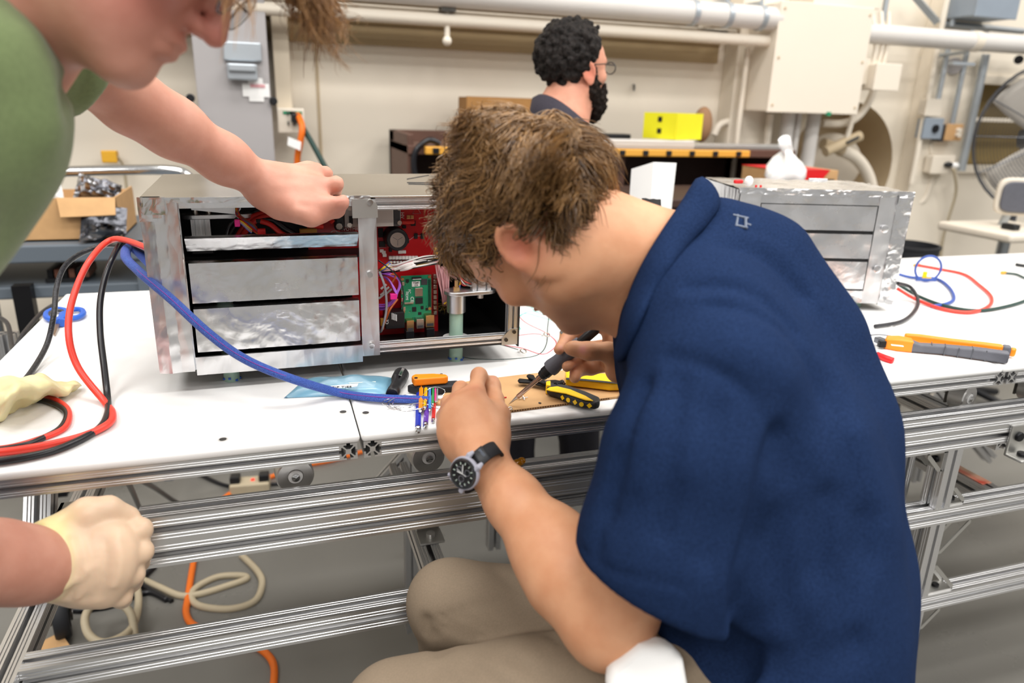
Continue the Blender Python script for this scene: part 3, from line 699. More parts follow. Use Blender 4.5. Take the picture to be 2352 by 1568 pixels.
MB().cyl((s[0]+.13, SY+.1, .05), (s[0]+.13, SY+.1, s[2]-.03), .025, n=12).build('column', mat('zinc'), rt)
mb = MB()
for k in range(5): t = 2*math.pi*k/5; mb.tube([(s[0]+.13, SY+.1, .06), (s[0]+.13+.2*math.cos(t), SY+.1+.2*math.sin(t), .02)], .018, 6)
mb.build('base', mat('black_plastic'), rt)
c = onY(2092, 560, 2.55); c[2] = onY(2092, 566, 2.55)[2]
rt = root('waste_bin', 'round dark waste bin behind the right foil box', 'bin', V(c[0], 2.55, 0))
MB().lathe([(.09, 0), (.09, .003), (.12, c[2]), (.125, c[2]), (.125, c[2]+.012), (.113, c[2]+.012), (.085, .02)], (c[0], 2.55, 0), n=32).build('bin_body', mat('dark_rubber'), rt)
# ================================================================ aluminium stand with rails
TZ = .93; P15 = .0381; P1 = .0254
BF, BB = .952, 1.86           # front face of the front beam / centre of the back beam
ST = root('rail_stand', 'long aluminium extrusion stand carrying the rolling white tables', 'stand', (.9, 1.4, 0))
xL = onY(318, 1240, BF)[0]; xR = 2.9
AL = mat('aluminium')
zbm = .842
bar('front_beam', (xL, BF+P15/2, zbm-.0381), (xR, BF+P15/2, zbm-.0381), 1, 2, P15, parent=ST)
bar('back_beam', (xL, BB, zbm-.0381), (xR, BB, zbm-.0381), 1, 2, P15, parent=ST)
zlow = .637
xcor = onZ(40, 1545, zlow)[0]
bar('low_rail', (xcor, BF+P15/2, zlow-P15/2), (xR, BF+P15/2, zlow-P15/2), 1, 1, P15, parent=ST)
bar('side_rail', (xcor-P15*.5, BF-.02, zlow-P15/2), (xcor-P15*.5, BB, zlow-P15/2), 1, 1, P15, parent=ST)
# left leg leaning in the plane of the side rail
XP = xcor-P15*.5
a = onX(92, 1128, XP+.0); b = onX(80, 1214, XP)
bar('leg', a+(a-b)*.3, a+(b-a)*3.0 if False else V(XP, b[1]+(b[1]-a[1])*.7, zlow), 1, 1, P15, up=(1, 0, 0), parent=ST)
c = onZ(140, 1413, .062)
bar('leg', (c[0], c[1]+.0, .14), (c[0], c[1], zbm), 1, 1, P15, up=(1, 0, 0), parent=ST)
def gusset(p, u, v, s, parent=ST, name='gusset', w=.03):
    """triangular cast corner bracket at p with legs along u and v"""
    p, u, v = V(*p), nrm(u), nrm(v); n_ = np.cross(u, v); t = .005
    mb = MB()
    mb.box(p+u*s/2+v*t/2, (s, t, w), ax=[u, v, n_]).box(p+v*s/2+u*t/2, (t, s, w), ax=[u, v, n_])
    for k in (-1, 1): mb.prism([(0, s), (s, 0), (s, .012), (.012, s)], p+n_*(k*w/2-.002*(k > 0)), u, v, n_, .002)
    g = mb.build(name, mat('aluminium_dull'), parent, smooth=0)
    for q in (p+u*s*.55+v*t, p+v*s*.55+u*t):
        d = v if abs(np.dot(q-p, u)) > s*.3 else u
        MB().cyl(q, q+d*.006, .007, n=12).build('bolt', mat('black_steel'), g)
    return g
q = onX(150, 1160, XP+.02)
gusset(onX(135, 1165, XP+P15*.6), (1, 0, 0), (0, 0, -1), .06)
# front legs right
xl = onY(2168, 1060, BF+.02)[0]
zlr = onY(2240, 1345, BF)[2]
for z0_, z1_ in ((zlow, zbm-.0762), (zlr, zlow-P15), (.08, zlr-P15)): bar('leg', (xl, BF+P15/2, z0_), (xl, BF+P15/2, z1_), 1, 1, P15, up=(0, 1, 0), parent=ST)
for xx in (xl, 2.75):
    MB().box2((xx-.03, BF-.01, .07), (xx+.03, BF+.05, .085)).build('caster_plate', mat('steel'), ST, smooth=0)
    MB().cyl((xx-.016, BF+.02, .04), (xx+.016, BF+.02, .04), .04, n=24).build('caster_wheel', mat('dark_rubber'), ST, bevel=.006)
zlr = onY(2240, 1345, BF)[2]
bar('bottom_rail', (xl-.5, BF+P15/2, zlr-P15/2), (xR, BF+P15/2, zlr-P15/2), 1, 1, P15, parent=ST)
gusset((xl+P15/2, BF+P15/2, zlow-P15), (1, 0, 0), (0, 0, -1), .075)
gusset((xl+P15/2, BF+P15/2, zlow), (1, 0, 0), (0, 0, 1), .04)
gusset((xl+P15/2, BF+P15/2, zlr), (1, 0, 0), (0, 0, 1), .07)
gusset((xl+P15/2, BF+P15/2, zlr-P15), (1, 0, 0), (0, 0, -1), .05)
gusset((xl-P15/2, BF+P15/2, zbm-.0762), (-1, 0, 0), (0, 0, -1), .045)
xb = xl-.075
bar('leg', (xl-.035, BF+.09, .3), (xl-.035, BF+.09, zbm-.1), 1, 1, P15, up=(0, 1, 0), parent=ST)
# cross rails running front to back
xc1 = onZ(2300, 1060, .70)[0]
bar('cross_rail', (xc1, BF+.04, .745), (xc1, BB, .745), 1, 1, P15, parent=ST)
xc2 = onZ(2262, 1130, .60)[0]
bar('cross_rail', (xc2, BF+.04, .60), (xc2, BB, .60), 1, 1, P15, parent=ST)
xc3 = onZ(2150, 945, .842)[0]
bar('cross_rail', (xc3, BF+.2, .80), (xc3, BB, .80), 1, 1, P15, parent=ST)
xc4 = onZ(988, 1265, zlow)[0]
bar('cross_rail', (xc4, BF+.04, zlow-P15/2), (xc4, 1.42, zlow-P15/2), 1, 1, P15, parent=ST)
q = onZ(985, 1226, zlow)
mb = MB().box(q+V(0, .01, .02), (.045, .006, .04)).box(q+V(0, -.012, .002), (.045, .045, .005)); g = mb.build('bracket', mat('aluminium_dull'), ST, smooth=0, bevel=.002)
MB().cyl(q+V(0, -.015, .004), q+V(0, -.015, .012), .008, n=12).build('bolt', mat('steel'), g)
x5 = onY(1132, 1250, BB)[0]
bar('leg', (x5, BB, .08), (x5, BB, zbm), 1, 1, P15, up=(0, 1, 0), parent=ST)
x6 = onY(940, 1065, BB-.3)[0]
bar('leg', (x6, BB-.3, .08), (x6, BB-.3, zbm), 1, 1, .03, up=(0, 1, 0), parent=ST)
a = onY(886, 1092, BB-.3); b = onY(932, 1040, BB-.3)
bar('brace', a+(a-b)*1.5, b, 1, 1, .025, up=(0, 1, 0), parent=ST)
x7 = onY(2135, 930, BB)[0]
bar('leg', (x7, BB, .08), (x7, BB, zbm), 1, 1, P15, up=(0, 1, 0), parent=ST)
a = onY(2140, 895, BB-.1); b = onY(2195, 960, BB-.1)
bar('brace', a, b+(b-a)*1.5, 1, 1, P15, up=(0, 1, 0), parent=ST)
# corner brackets bolted to the beam front
def beam_bracket(px, py, w=.05):
    q = onY(px, py, BF)
    g = MB().box2((q[0], BF-.006, q[2]-.034), (q[0]+w, BF, q[2]+.034)).box2((q[0], BF-.04, q[2]-.034), (q[0]+w, BF, q[2]-.028)).build('bracket', mat('aluminium_dull'), ST, smooth=0, bevel=.004)
    MB().cyl((q[0]+.022, BF-.012, q[2]+.008), (q[0]+.022, BF-.005, q[2]+.008), .010, n=16).build('bolt', mat('black_steel'), g, bevel=.002)
    MB().cyl((q[0]+.026, BF-.02, q[2]-.028), (q[0]+.026, BF-.02, q[2]-.021), .010, n=16).build('bolt', mat('black_steel'), g, bevel=.002)
beam_bracket(2312, 1010, .07)
beam_bracket(1203, 1160, .03)
# caster at the back left
c = onZ(140, 1413, .062)
cs = MB().lathe([(.03, -.018), (.058, -.018), (.063, -.012), (.063, .012), (.058, .018), (.03, .018)], c, axis=(1, .25, 0), n=32).build('caster_wheel', mat('dark_rubber'), ST)
MB().lathe([(.0, -.02), (.034, -.02), (.036, .02), (.0, .021)], c, axis=(1, .25, 0), n=24).build('caster_hub', mat('black_plastic'), ST)
MB().cyl(c-V(.026, .0065, 0), c+V(.026, .0065, 0), .007, n=10).build('axle', mat('steel'), ST)
mb = MB()
for s in (-1, 1): mb.box(c+nrm(V(1, .25, 0))*s*.024+V(0, 0, .035), (.004, .04, .09), ax=[nrm(V(1, .25, 0)), nrm(V(-.25, 1, 0)), V(0, 0, 1)])
mb.build('caster_fork', mat('steel_dark'), ST, smooth=0)
MB().cyl(c+V(0, 0, .08), (c[0], c[1], .15), .016, n=10).build('caster_post', mat('steel_dark'), ST)
# red and white label strip on the cross rail
xw = xc2; u = V(0, 1, 0)
a = onZ(2228, 1040, .621); b = onZ(2345, 1096, .621)
MB().box2((xw-.012, b[1], .6195), (xw+.016, a[1], .621)).build('label_strip', mat('label_red', '#d8553f', .5, col2='#d9b79a', nscale=28, noise=.1), ST, smooth=0)
MB().box2((xw-.02, a[1], .6195), (xw+.018, a[1]+.03, .624)).build('label_end', mat('white_plastic'), ST, smooth=0, bevel=.002)
# ================================================================ rolling tables
FA = .96; BA = 1.885; zal1 = TZ-.0135; zal0 = zal1-P1
def rolling_table(x0, x1, label, crosses, wheels, screws):
    t = root('rolling_table', label, 'table', ((x0+x1)/2, (FA+BA)/2, zal0), 'white rolling tables')
    mb = MB().box2((x0, FA-.004, zal1), (x1, BA, TZ))
    mb.build('tabletop', mat('hdpe'), t, smooth=40, bevel=.006, bseg=4)
    xs = sorted(crosses)
    for cx in xs:
        bar('cross_member', (cx, FA, (zal0+zal1)/2), (cx, BA, (zal0+zal1)/2), 1, 1, P1, parent=t)
    ends = [x0]+[e for cx in xs for e in (cx-P1/2, cx+P1/2)]+[x1]
    for i in range(0, len(ends), 2):
        if ends[i+1]-ends[i] > .03:
            bar('front_rail', (ends[i], FA+P1/2, (zal0+zal1)/2), (ends[i+1], FA+P1/2, (zal0+zal1)/2), 1, 1, P1, parent=t)
            bar('back_rail', (ends[i], BA-P1/2, (zal0+zal1)/2), (ends[i+1], BA-P1/2, (zal0+zal1)/2), 1, 1, P1, parent=t)
    for (wx, wy, tilt) in wheels:
        cz = zbm+.0; ax = nrm(V(math.sin(tilt), -math.cos(tilt), 0)); rr = .0275
        c = V(wx, wy, zal0-.018-rr)
        w = MB().lathe([(.012, -.016), (rr-.002, -.016), (rr, -.014), (rr, .014), (rr-.002, .016), (.012, .016), (.011, .013), (.0, .013)], c, axis=ax, n=40).build('roller', mat('steel'), t)
        MB().lathe([(.005, .012), (.0105, .012), (.0105, .017), (.005, .017)], c, axis=ax, n=20).build('bushing', mat('white_plastic'), w)
        MB().lathe([(.0, .012), (.006, .012), (.006, .021), (.0, .022)], c, axis=ax, n=12).build('axle_bolt', mat('chrome'), w)
        side = np.cross(ax, V(0, 0, 1))
        g = MB().box(c-ax*.022+V(0, 0, .016), (.036, .004, .068), ax=[side, ax, V(0, 0, 1)]).box(V(c[0], c[1]-.005, zal0-.003)+V(0, .012, 0)-ax*.0, (.036, .05, .005), ax=[side, ax, V(0, 0, 1)])
        g.build('roller_bracket', mat('steel_dark'), t, smooth=0)
    for (sx, sy) in screws:
        s = MB().lathe([(.0, .0), (.0048, .0), (.005, .0006), (.003, .0009), (.0, .0005)], (sx, sy, TZ+.0001), n=16).build('screw', mat('steel_dark'), t)
        MB().lathe([(.0051, .0001), (.0072, .0002), (.0072, .0003), (.0051, .0003)], (sx, sy, TZ), n=20).build('countersink', mat('hdpe_shade', '#cfcdc9', .4), t)
    return t
s1 = onZ(825, 985, TZ)[0]; s2 = onY(2303, 845, FA)[0]
sq = lambda px: onY(px, 1025, FA)[0]
w = lambda px, Y: onY(px, 1095, Y)[0]
A = rolling_table(onZ(150, 674, TZ)[0], s1-.001, 'white rolling table section at left, left of the seam, under the red cables', [sq(800)+.0],
                  [(w(676, 1.03), 1.03, .1), (-.3, 1.8, 0), (0, 1.8, 0)], [onZ(512, 1009, TZ)[:2], onZ(788, 946, TZ)[:2], onZ(757, 821, TZ)[:2]])
Bt = rolling_table(s1+.001, s2-.001, 'long middle white rolling table section under the soldering man and the near foil box', [sq(856), onY(2297, 862, FA)[0]],
                   [(w(978, 1.04), 1.04, .1), (onY(2205, 925, 1.02)[0], 1.02, .25), (.2, 1.8, 0), (1.2, 1.8, 0)], [onZ(840, 948, TZ)[:2]])
Ct = rolling_table(s2+.001, 2.6, 'right white rolling table section running out of the frame past the orange tool', [onY(2326, 862, FA)[0]],
                   [(onY(2368, 890, 1.02)[0], 1.02, .25), (2.4, 1.02, 0), (1.5, 1.8, 0), (2.4, 1.8, 0)], [])
# ================================================================ near foil-covered equipment box
a1 = R_(1.3)
UX = V(math.cos(a1), math.sin(a1), 0); UY = V(-math.sin(a1), math.cos(a1), 0); UZ = V(0, 0, 1)
BO = onZ(372, 850, CZ-.41); BL, BD, BH = .5875, .36, .262
def L(u, v, w): return BO+UX*u+UY*v+UZ*w
def fr(px, py, v=0.0):
    """the point of the box's front plane (set back by v) seen at a pixel, as (u, w)"""
    r = ray(px, py); n_ = UY; t = np.dot(BO+UY*v-CAM, n_)/np.dot(r, n_); p = CAM+r*t-BO
    return np.dot(p, UX), p[2]
LAX = [UX, UY, UZ]
def lb(mb, u0, u1, v0, v1, w0, w1): return mb.box(L((u0+u1)/2, (v0+v1)/2, (w0+w1)/2), (abs(u1-u0), abs(v1-v0), abs(w1-w0)), ax=LAX)
FB = root('equipment_box', 'foil-covered equipment box with opened front showing red circuit boards', 'box', L(BL/2, BD/2, 0))
FOIL, FT, FS = mat('foil'), mat('foil_tape'), mat('foil_smooth')
uo0 = fr(416, 520)[0]; uo1 = fr(822, 520)[0]; um = fr(866, 600)[0]; ur1 = fr(1166, 700)[0]
wt0 = fr(416, 478)[1]; wbt = fr(560, 838)[1]
# crumpled foil strips: a front plate built as a grid with small dents
def strip(name, u0, u1, w0, w1, v=0.0, th=.004, amp=.0012, seed=0, m=FT, nu=None, nv=None, tilt=0.0, roll=0.0):
    rs_ = np.random.RandomState(seed); nu = nu or max(3, int((u1-u0)/.008)); nv = nv or max(3, int((w1-w0)/.008))
    D = rs_.randn(nv+1, nu+1)*amp
    def f(x, y):
        d = D[min(nv, int(round(y*nv))), min(nu, int(round(x*nu)))]
        e = 1 if .01 < x < .99 and .01 < y < .99 else .3
        return L(u0+(u1-u0)*x, v-th+d*e+tilt*y+roll*x, w0+(w1-w0)*y)
    mb = MB().grid(f, nu, nv)
    base = len(mb.v)
    c = [L(u0, v, w0), L(u1, v, w0), L(u1, v, w1), L(u0, v, w1)]
    e0 = [f(0, 0), f(1, 0), f(1, 1), f(0, 1)]
    mb.add(e0+c, [(0, 1, 5, 4), (1, 2, 6, 5), (2, 3, 7, 6), (3, 0, 4, 7)])
    return mb.build(name, m, FB, smooth=75, fixn=False)
strip('foil_post', -.003, .016, -.004, BH+.004, seed=1, amp=.0014, th=.004, roll=-.005)
strip('foil_post', .015, .030, -.004, BH+.003, seed=41, amp=.0010, th=.009, roll=.003)
strip('foil_post', .029, .048, -.004, BH+.002, seed=42, amp=.0008, th=.006, roll=-.0015)
strip('foil_post', .047, uo0, -.002, BH, seed=2, amp=.0009, th=.006, roll=.002)
for k in range(3): strip('foil_crumple', -.004+.004*k, .02+.006*k, BH-.03+.005*k if k < 3 else -.008, BH+.005 if k < 3 else .014, seed=50+k, amp=.0022, th=.009+.001*k, m=FOIL)
strip('foil_post', uo1, um, -.002, BH-.002, seed=3, amp=.0006, th=.005)
strip('foil_rail', uo0, uo1, wt0, BH, seed=4, amp=.0005, m=FS)
strip('foil_rail', uo0, uo1, -.012, fr(600, 808)[1], seed=5, amp=.0012)
mb = lb(MB(), um-.012, um+.001, -.007, 0, .22, BH-.003)
# the three front slats; the first is the tipped-open lip
wl = [(fr(600, 545)[1], fr(600, 590)[1]), (fr(600, 600)[1], fr(600, 690)[1]), (fr(600, 703)[1], fr(600, 800)[1])]
def slat(w1, w0, seed, amp, tilt_top=0.0, m=FS):
    rs_ = np.random.RandomState(seed); nu, nv = 46, 10; D = rs_.randn(nv+1, nu+1)*amp
    slope = (fr(820, 690)[1]-fr(430, 690)[1])/(uo1-uo0)
    def f(x, y):
        u = uo0+.004+(uo1-uo0-.006)*x
        d = D[min(nv, int(round(y*nv))), min(nu, int(round(x*nu)))]
        return L(u, .003+tilt_top*y+d, w0+(w1-w0)*y)
    mb = MB().grid(f, nu, nv)
    lip = lambda x, y: L(uo0+.004+(uo1-uo0-.006)*x, .003+tilt_top+.022*y, w1+.002*math.sin(3*y))
    mb.grid(lip, 20, 3)
    return mb.build('slat', m, FB, smooth=75, fixn=False)
slat(wl[0][0]+.004, wl[0][1]+.012, 7, .0005, tilt_top=-.022, m=FS)
slat(wl[1][0], wl[1][1], 8, .0005, m=FS)
slat(wl[2][0], wl[2][1], 9, .0006, m=FS)
for k, (px, py) in enumerate(((640, 612), (648, 660), (650, 722))):
    u, w_ = fr(px, py)
    strip('foil_patch', u-.010, u+.010, w_-.006, w_+.006, v=.0035, th=.0012, amp=.0006, seed=40+k, m=FT, nu=8, nv=6)
# shell panels
mb = MB().grid(lambda x, y: L(-.003+.0012*math.sin(40*y+9*x)*math.sin(23*x), BD*x, -.002+(BH+.004)*y), 30, 22); mb.build('side_panel', FT, FB, smooth=70, fixn=False)
lb(MB(), -.002, .0, 0, BD, 0, BH).build('side_lining', mat('inner_black'), FB, smooth=0)
lb(MB(), -.003, BL+.002, -.004, BD+.002, BH, BH+.003).build('top_panel', mat('top_plate', '#e2ddd4', .24, 1.0, noise=.03, nscale=3, rvar=.05), FB, smooth=0, bevel=.001)
strip('top_foil_edge', -.003, uo1+.02, BH-.004, BH+.004, v=-.003, seed=11, amp=.0006, m=FOIL)
lb(MB(), 0, BL, 0, BD, -.003, 0).build('bottom_plate', mat('inner_black'), FB, smooth=0)
lb(MB(), 0, BL, BD-.003, BD, 0, BH).build('back_plate', mat('inner_black'), FB, smooth=0)
lb(MB(), BL-.004, BL, .012, BD, 0, BH).build('right_plate', mat('inner_black'), FB, smooth=0)
lb(MB(), BL, BL+.0025, -.002, BD, -.008, BH).build('right_skin', mat('black_plastic'), FB, smooth=0)
# bare extrusions around the right opening
bar('frame_bar', L(um, .01, BH-.010), L(BL, .01, BH-.010), 1, 1, .02, parent=FB)
bar('frame_bar', L(um, .01, .006), L(BL-.015, .01, .006), 1, 1, .018, parent=FB)
bar('frame_bar', L(BL-.009, .01, .0), L(BL-.009, .01, BH-.02), 1, 1, .018, up=UX, parent=FB)
MB().prism([(0, 0), (-.03, 0), (-.03, .014), (-.014, .03), (0, .03)], L(BL, -.001, -.004), UX, UZ, UY, .003).build('corner_plate', mat('aluminium_dull'), FB, smooth=0)
for (u, w_) in ((BL-.022, .006), (BL-.007, .02)): MB().cyl(L(u, -.003, w_), L(u, .0, w_), .0035, n=10).build('bolt', mat('steel_dark'), FB)
MB().prism([(0, 0), (.03, 0), (.040, -.010), (.040, -.03), (0, -.03)], L(um-.038, -.008, BH-.001), UX, UZ, UY, .003).build('corner_plate', mat('aluminium_dull'), FB, smooth=0)
for (px, py) in ((848, 463), (848, 628), (852, 790)):
    u, w_ = fr(px, py); MB().cyl(L(u, -.011, w_), L(u, -.006, w_), .0045, .0035, n=12).build('bolt', mat('chrome'), FB)
# fibreglass posts with collars
for (px, py, vtop) in ((533, 872, .02), (1047, 826, .085)):
    p = onZ(px, py, TZ)
    g = MB().lathe([(.0, 0), (.0125, 0), (.0125, .2 if px > 700 else .1), (.0, .2 if px > 700 else .1)] if False else [(.009, 0), (.0125, 0), (.0125, .125 if px > 700 else .2), (.009, .125 if px > 700 else .2)], p, n=28).build('post', mat('fibreglass'), FB)
    mb = MB()
    for k in range(7):
        t = k*.9; mb.box(p+V(math.cos(t)*.0126, math.sin(t)*.0126, .003+.002*(k % 3)), (.004, .004, .003))
    mb.build('blue_marks', mat('blue_plastic'), g, smooth=0)
    if px > 700:
        MB().lathe([(.0126, .092), (.017, .092), (.017, .125), (.0, .125)], p, n=28).build('collar', mat('aluminium'), FB)
        MB().lathe([(.0126, .042), (.024, .042), (.024, .045), (.0126, .045)], p, n=28).build('flange', mat('white_plastic'), FB)
        pl = [(math.cos(t)*.022, math.sin(t)*.022) for t in np.linspace(math.pi/2, 3*math.pi/2, 10)] + [(.055+math.cos(t)*.018, .0+math.sin(t)*.018) for t in np.linspace(-math.pi/2, math.pi/2, 10)]
        MB().prism(pl, p+V(0, 0, .125), UX, UY, UZ, .007).build('arm_plate', mat('aluminium'), FB, smooth=30, bevel=.001)
        MB().lathe([(.006, .132), (.006, .138), (.0035, .138), (.0035, .15), (0, .15)], p, n=6).build('nut', mat('gold'), FB, smooth=0)
        q = p+UX*.045
        bar('upright_bar', q+V(0, 0, .132), q+V(0, 0, .232), 2, 1, .017, up=UY, parent=FB)
        MB().cyl(q+V(0, 0, .115), q+V(0, 0, .125), .006, n=8).build('nut', mat('steel'), FB, smooth=0)
# hidden posts at the back keep the box level
for u in (.08, .5): MB().cyl(L(u, BD-.05, -.04), L(u, BD-.05, 0), .0125, n=20).build('post', mat('fibreglass'), FB)
# ---------------------------------------------------------------- inside, left opening
def pt(px, py, v): u, w_ = fr(px, py, v); return L(u, v, w_)
lb(MB(), .02, um+.02, .16, .165, .1, BH-.005).build('inner_wall', mat('inner_black'), FB, smooth=0)
lb(MB(), .02, um-.01, .03, .16, wl[0][1]-.012, wl[0][1]-.008).build('inner_floor', mat('inner_black'), FB, smooth=0)
p = pt(468, 500, .07)
pl = [(math.cos(t)*.019-.0, math.sin(t)*.019) for t in np.linspace(math.pi/2, 3*math.pi/2, 10)] + [(.075+math.cos(t)*.016, math.sin(t)*.016) for t in np.linspace(-math.pi/2, math.pi/2, 10)]
MB().prism(pl, p-UX*.015, UX, UY, UZ, .007).build('arm_plate', mat('aluminium'), FB, smooth=30, bevel=.001)
q = pt(460, 505, .07)
bar('upright_bar', V(q[0], q[1], p[2]-.045), V(q[0], q[1], p[2]), 2, 1, .014, up=UY, parent=FB)
MB().box(V(q[0], q[1], p[2]-.045), (.034, .03, .022), ax=LAX).build('rubber_foot', mat('black_plastic'), FB, bevel=.002)
for du in (-.012, .008): MB().cyl(p+UX*du+V(0, 0, .007), p+UX*du+V(0, 0, .022), .005, n=10).build('stud', mat('tin'), FB)
MB().prism([(0, .004), (.065, -.004), (.072, .004), (.072, .01), (0, .01)], pt(440, 488, .05), UX, UZ, UY, .04).build('bracket', mat('aluminium'), FB, smooth=0)
mb = MB()
for k in range(3): mb.box(pt(490, 494, .09)+V(0, 0, -.002*k), (.09, .002, .001), ax=LAX)
mb.build('yellow_shim', mat('yellow_plastic'), FB, smooth=0)
def wire(pts, r, m, n=6, name='wire', par=FB): return MB().tube(spline(pts, 6), r, n).build(name, mat(m), par, smooth=70)
wire([pt(536, 560, .06), pt(556, 528, .07), pt(585, 496, .06), pt(640, 490, .05), pt(700, 508, .06), pt(735, 515, .07)], .0048, 'red_wire', 8)
wire([pt(550, 560, .05), pt(568, 525, .06), pt(600, 500, .05), pt(650, 496, .045), pt(705, 514, .05), pt(740, 520, .06)], .0048, 'red_wire', 8)
wire([pt(520, 560, .08), pt(540, 520, .085), pt(580, 490, .09), pt(620, 482, .09), pt(660, 490, .1)], .0048, 'black_cable', 8)
wire([pt(590, 508, .05), pt(625, 505, .045), pt(655, 525, .05), pt(690, 545, .06)], .0045, 'black_cable', 8)
wire([pt(598, 508, .04), pt(620, 515, .04), pt(645, 535, .045), pt(670, 548, .05)], .0042, 'red_wire', 8)
wire([pt(545, 500, .03), pt(526, 520, .03), pt(520, 545, .035)], .0022, 'black_cable')
for k in range(12):
    c = ('red_wire', 'red_wire', 'yellow_plastic', 'red_wire', 'wire_brown', 'red_wire', 'wire_blue', 'red_wire', 'wire_brown', 'yellow_plastic', 'red_wire', 'wire_brown')[k]
    mat('wire_brown', '#7a4a2a', .5); mat('wire_blue', '#5b6cc0', .5)
    j = lambda s: rnd.uniform(-s, s)
    wire([pt(546+j(5), 478, .04+j(.01)), pt(549+j(6), 495, .03), pt(565+k*1.5+j(3), 515, .025+j(.005)), pt(585+k*1.2+j(3), 532, .025), pt(605+k*1.4, 548+j(2), .03)], .0012, c, 5)
for k in range(4):
    wire([pt(540, 505+k*1.5, .02), pt(553, 508+k*1.5, .018), pt(568, 520+k*2, .018), pt(578, 528+k*2, .02)], .0014, ('yellow_plastic', 'wire_blue', 'yellow_plastic', 'wire_blue')[k], 5)
MB().box(pt(545, 512, .018), (.008, .008, .011), ax=LAX).build('cable_tie', mat('wire_pink', '#e0218a', .4), FB, bevel=.001)
MB().box(pt(601, 535, .02), (.012, .01, .014), ax=LAX).build('cable_tie', mat('red_plastic'), FB, bevel=.001)
# small red board behind the top opening
u0, w1 = fr(705, 512, .09); u1, w0 = fr(828, 552, .09)
b2 = lb(MB(), u0, u1+.03, .09, .092, w0-.03, w1+.012).build('red_circuit_board', mat('pcb_red'), FB, smooth=0)
MB().box(pt(708, 533, .085), (.028, .01, .012), ax=LAX).build('connector', mat('strip_yellow'), b2, smooth=0, bevel=.001)
text('lettering', 'WOTM8', .0078, pt(783, 530, .0893), UX, UZ, mat('ink_white'), b2)
lb(MB(), fr(783, 534, .0893)[0]-.001, fr(815, 534, .0893)[0], .0895, .09, fr(783, 532, .0893)[1]-.0015, fr(783, 522, .0893)[1]+.001).build('silkscreen', mat('silk_dark', '#7d0f14', .5), b2, smooth=0)
pts = [pt(768+11*math.cos(t), 541+11*math.sin(t), .0893) for t in np.linspace(math.pi, 2*math.pi, 14)]
MB().tube(pts, .0007, 4).build('logo_arc', mat('ink_white'), b2)
MB().box(pt(722, 521, .088), (.009, .002, .003), ax=LAX).build('marking', mat('ink_white'), b2, smooth=0)
c = pt(778, 500, .07)
MB().box(c, (.016, .02, .04), ax=LAX).build('terminal_block', mat('black_plastic'), FB, smooth=0, bevel=.004)
for dw in (-.014, .014): MB().cyl(pt(778, 500, .06)+V(0, 0, dw)-UY*.003, pt(778, 500, .06)+V(0, 0, dw)+UY*.002, .0055, n=8).build('screw', mat('tin'), FB, smooth=0)
lb(MB(), fr(790, 480, .075)[0], um+.055, .075, .1, fr(800, 522, .075)[1], BH-.022).build('relay', mat('relay', '#c3bdb8', .35, .3), FB, smooth=0, bevel=.001)
MB().box(pt(806, 505, .074), (.006, .003, .013), ax=LAX).build('relay_slot', mat('ink'), FB, smooth=0)
for (px, py) in ((803, 478), (803, 517), (740, 494)): MB().cyl(pt(px, py, .072), pt(px, py, .078), .004, n=10).build('screw', mat('tin'), FB)
MB().cyl(pt(712, 497, .06), pt(757, 493, .06), .007, n=12).build('capacitor', mat('black_plastic'), FB)
MB().cyl(pt(748, 492, .058), pt(765, 510, .05), .004, n=8).build('red_sleeve', mat('red_wire'), FB)
# ---------------------------------------------------------------- right opening: large red board with components
vb = .10
ub0, wb1 = fr(868, 470, vb); ub1, wb0 = fr(1006, 760, vb)
RBd = lb(MB(), um-.03, ub1, vb, vb+.002, wb0-.0, BH-.02).build('red_circuit_board', mat('pcb_red'), FB, smooth=0)
def comp(px, py, sx, sz, d, m, name='chip', v=vb, par=None, bev=.0006): return MB().box(pt(px, py, v-d/2), (sx, d, sz), ax=LAX).build(name, mat(m), par or RBd, smooth=0, bevel=bev)
def cpx(x, y): return 840+x/4.1275, 440+y/4.1263     # crop coordinates to pixels
lb(MB(), um-.02, fr(*cpx(258, 200), vb-.05)[0], vb-.055, vb-.01, fr(*cpx(200, 325), vb-.05)[1], BH-.022).build('relay', mat('relay'), FB, smooth=0, bevel=.001)
lb(MB(), fr(*cpx(258, 200), vb-.05)[0], fr(*cpx(330, 200), vb-.05)[0], vb-.05, vb-.01, fr(*cpx(200, 325), vb-.05)[1], BH-.022).build('relay_block', mat('relay_dark', '#3c3c40', .4), FB, smooth=0, bevel=.002)
for (x, y) in ((316, 155), (318, 292)): q = pt(*cpx(x, y), vb-.05); MB().cyl(q-UY*.004, q, .004, n=8).build('screw', mat('tin'), FB, smooth=0)
for (xa, ya, xb_, yb) in ((330, 155, 430, 150), (340, 290, 455, 288)):
    MB().cyl(pt(*cpx(xa, ya), vb-.03), pt(*cpx(xb_, yb), vb-.02), .0035, n=8).build('lead', mat('red_wire'), RBd)
q = pt(*cpx(262, 420), vb)
cp = MB().cyl(q, pt(*cpx(262, 420), vb)-UY*.04, .021*.92, n=28).build('capacitor', mat('black_plastic'), RBd, bevel=.002)
MB().cyl(q-UY*.0402, q-UY*.0406, .013, n=24).build('capacitor_top', mat('tin'), RBd)
mb = MB()
for t in (.5, 2.6, 4.7): mb.box(q-UY*.0407+(UX*math.cos(t)+UZ*math.sin(t))*.005, (.009, .0003, .0007), ax=[UX*math.cos(t)+UZ*math.sin(t), UY, UZ*math.cos(t)-UX*math.sin(t)])
mb.build('vent', mat('gunmetal'), RBd, smooth=0)
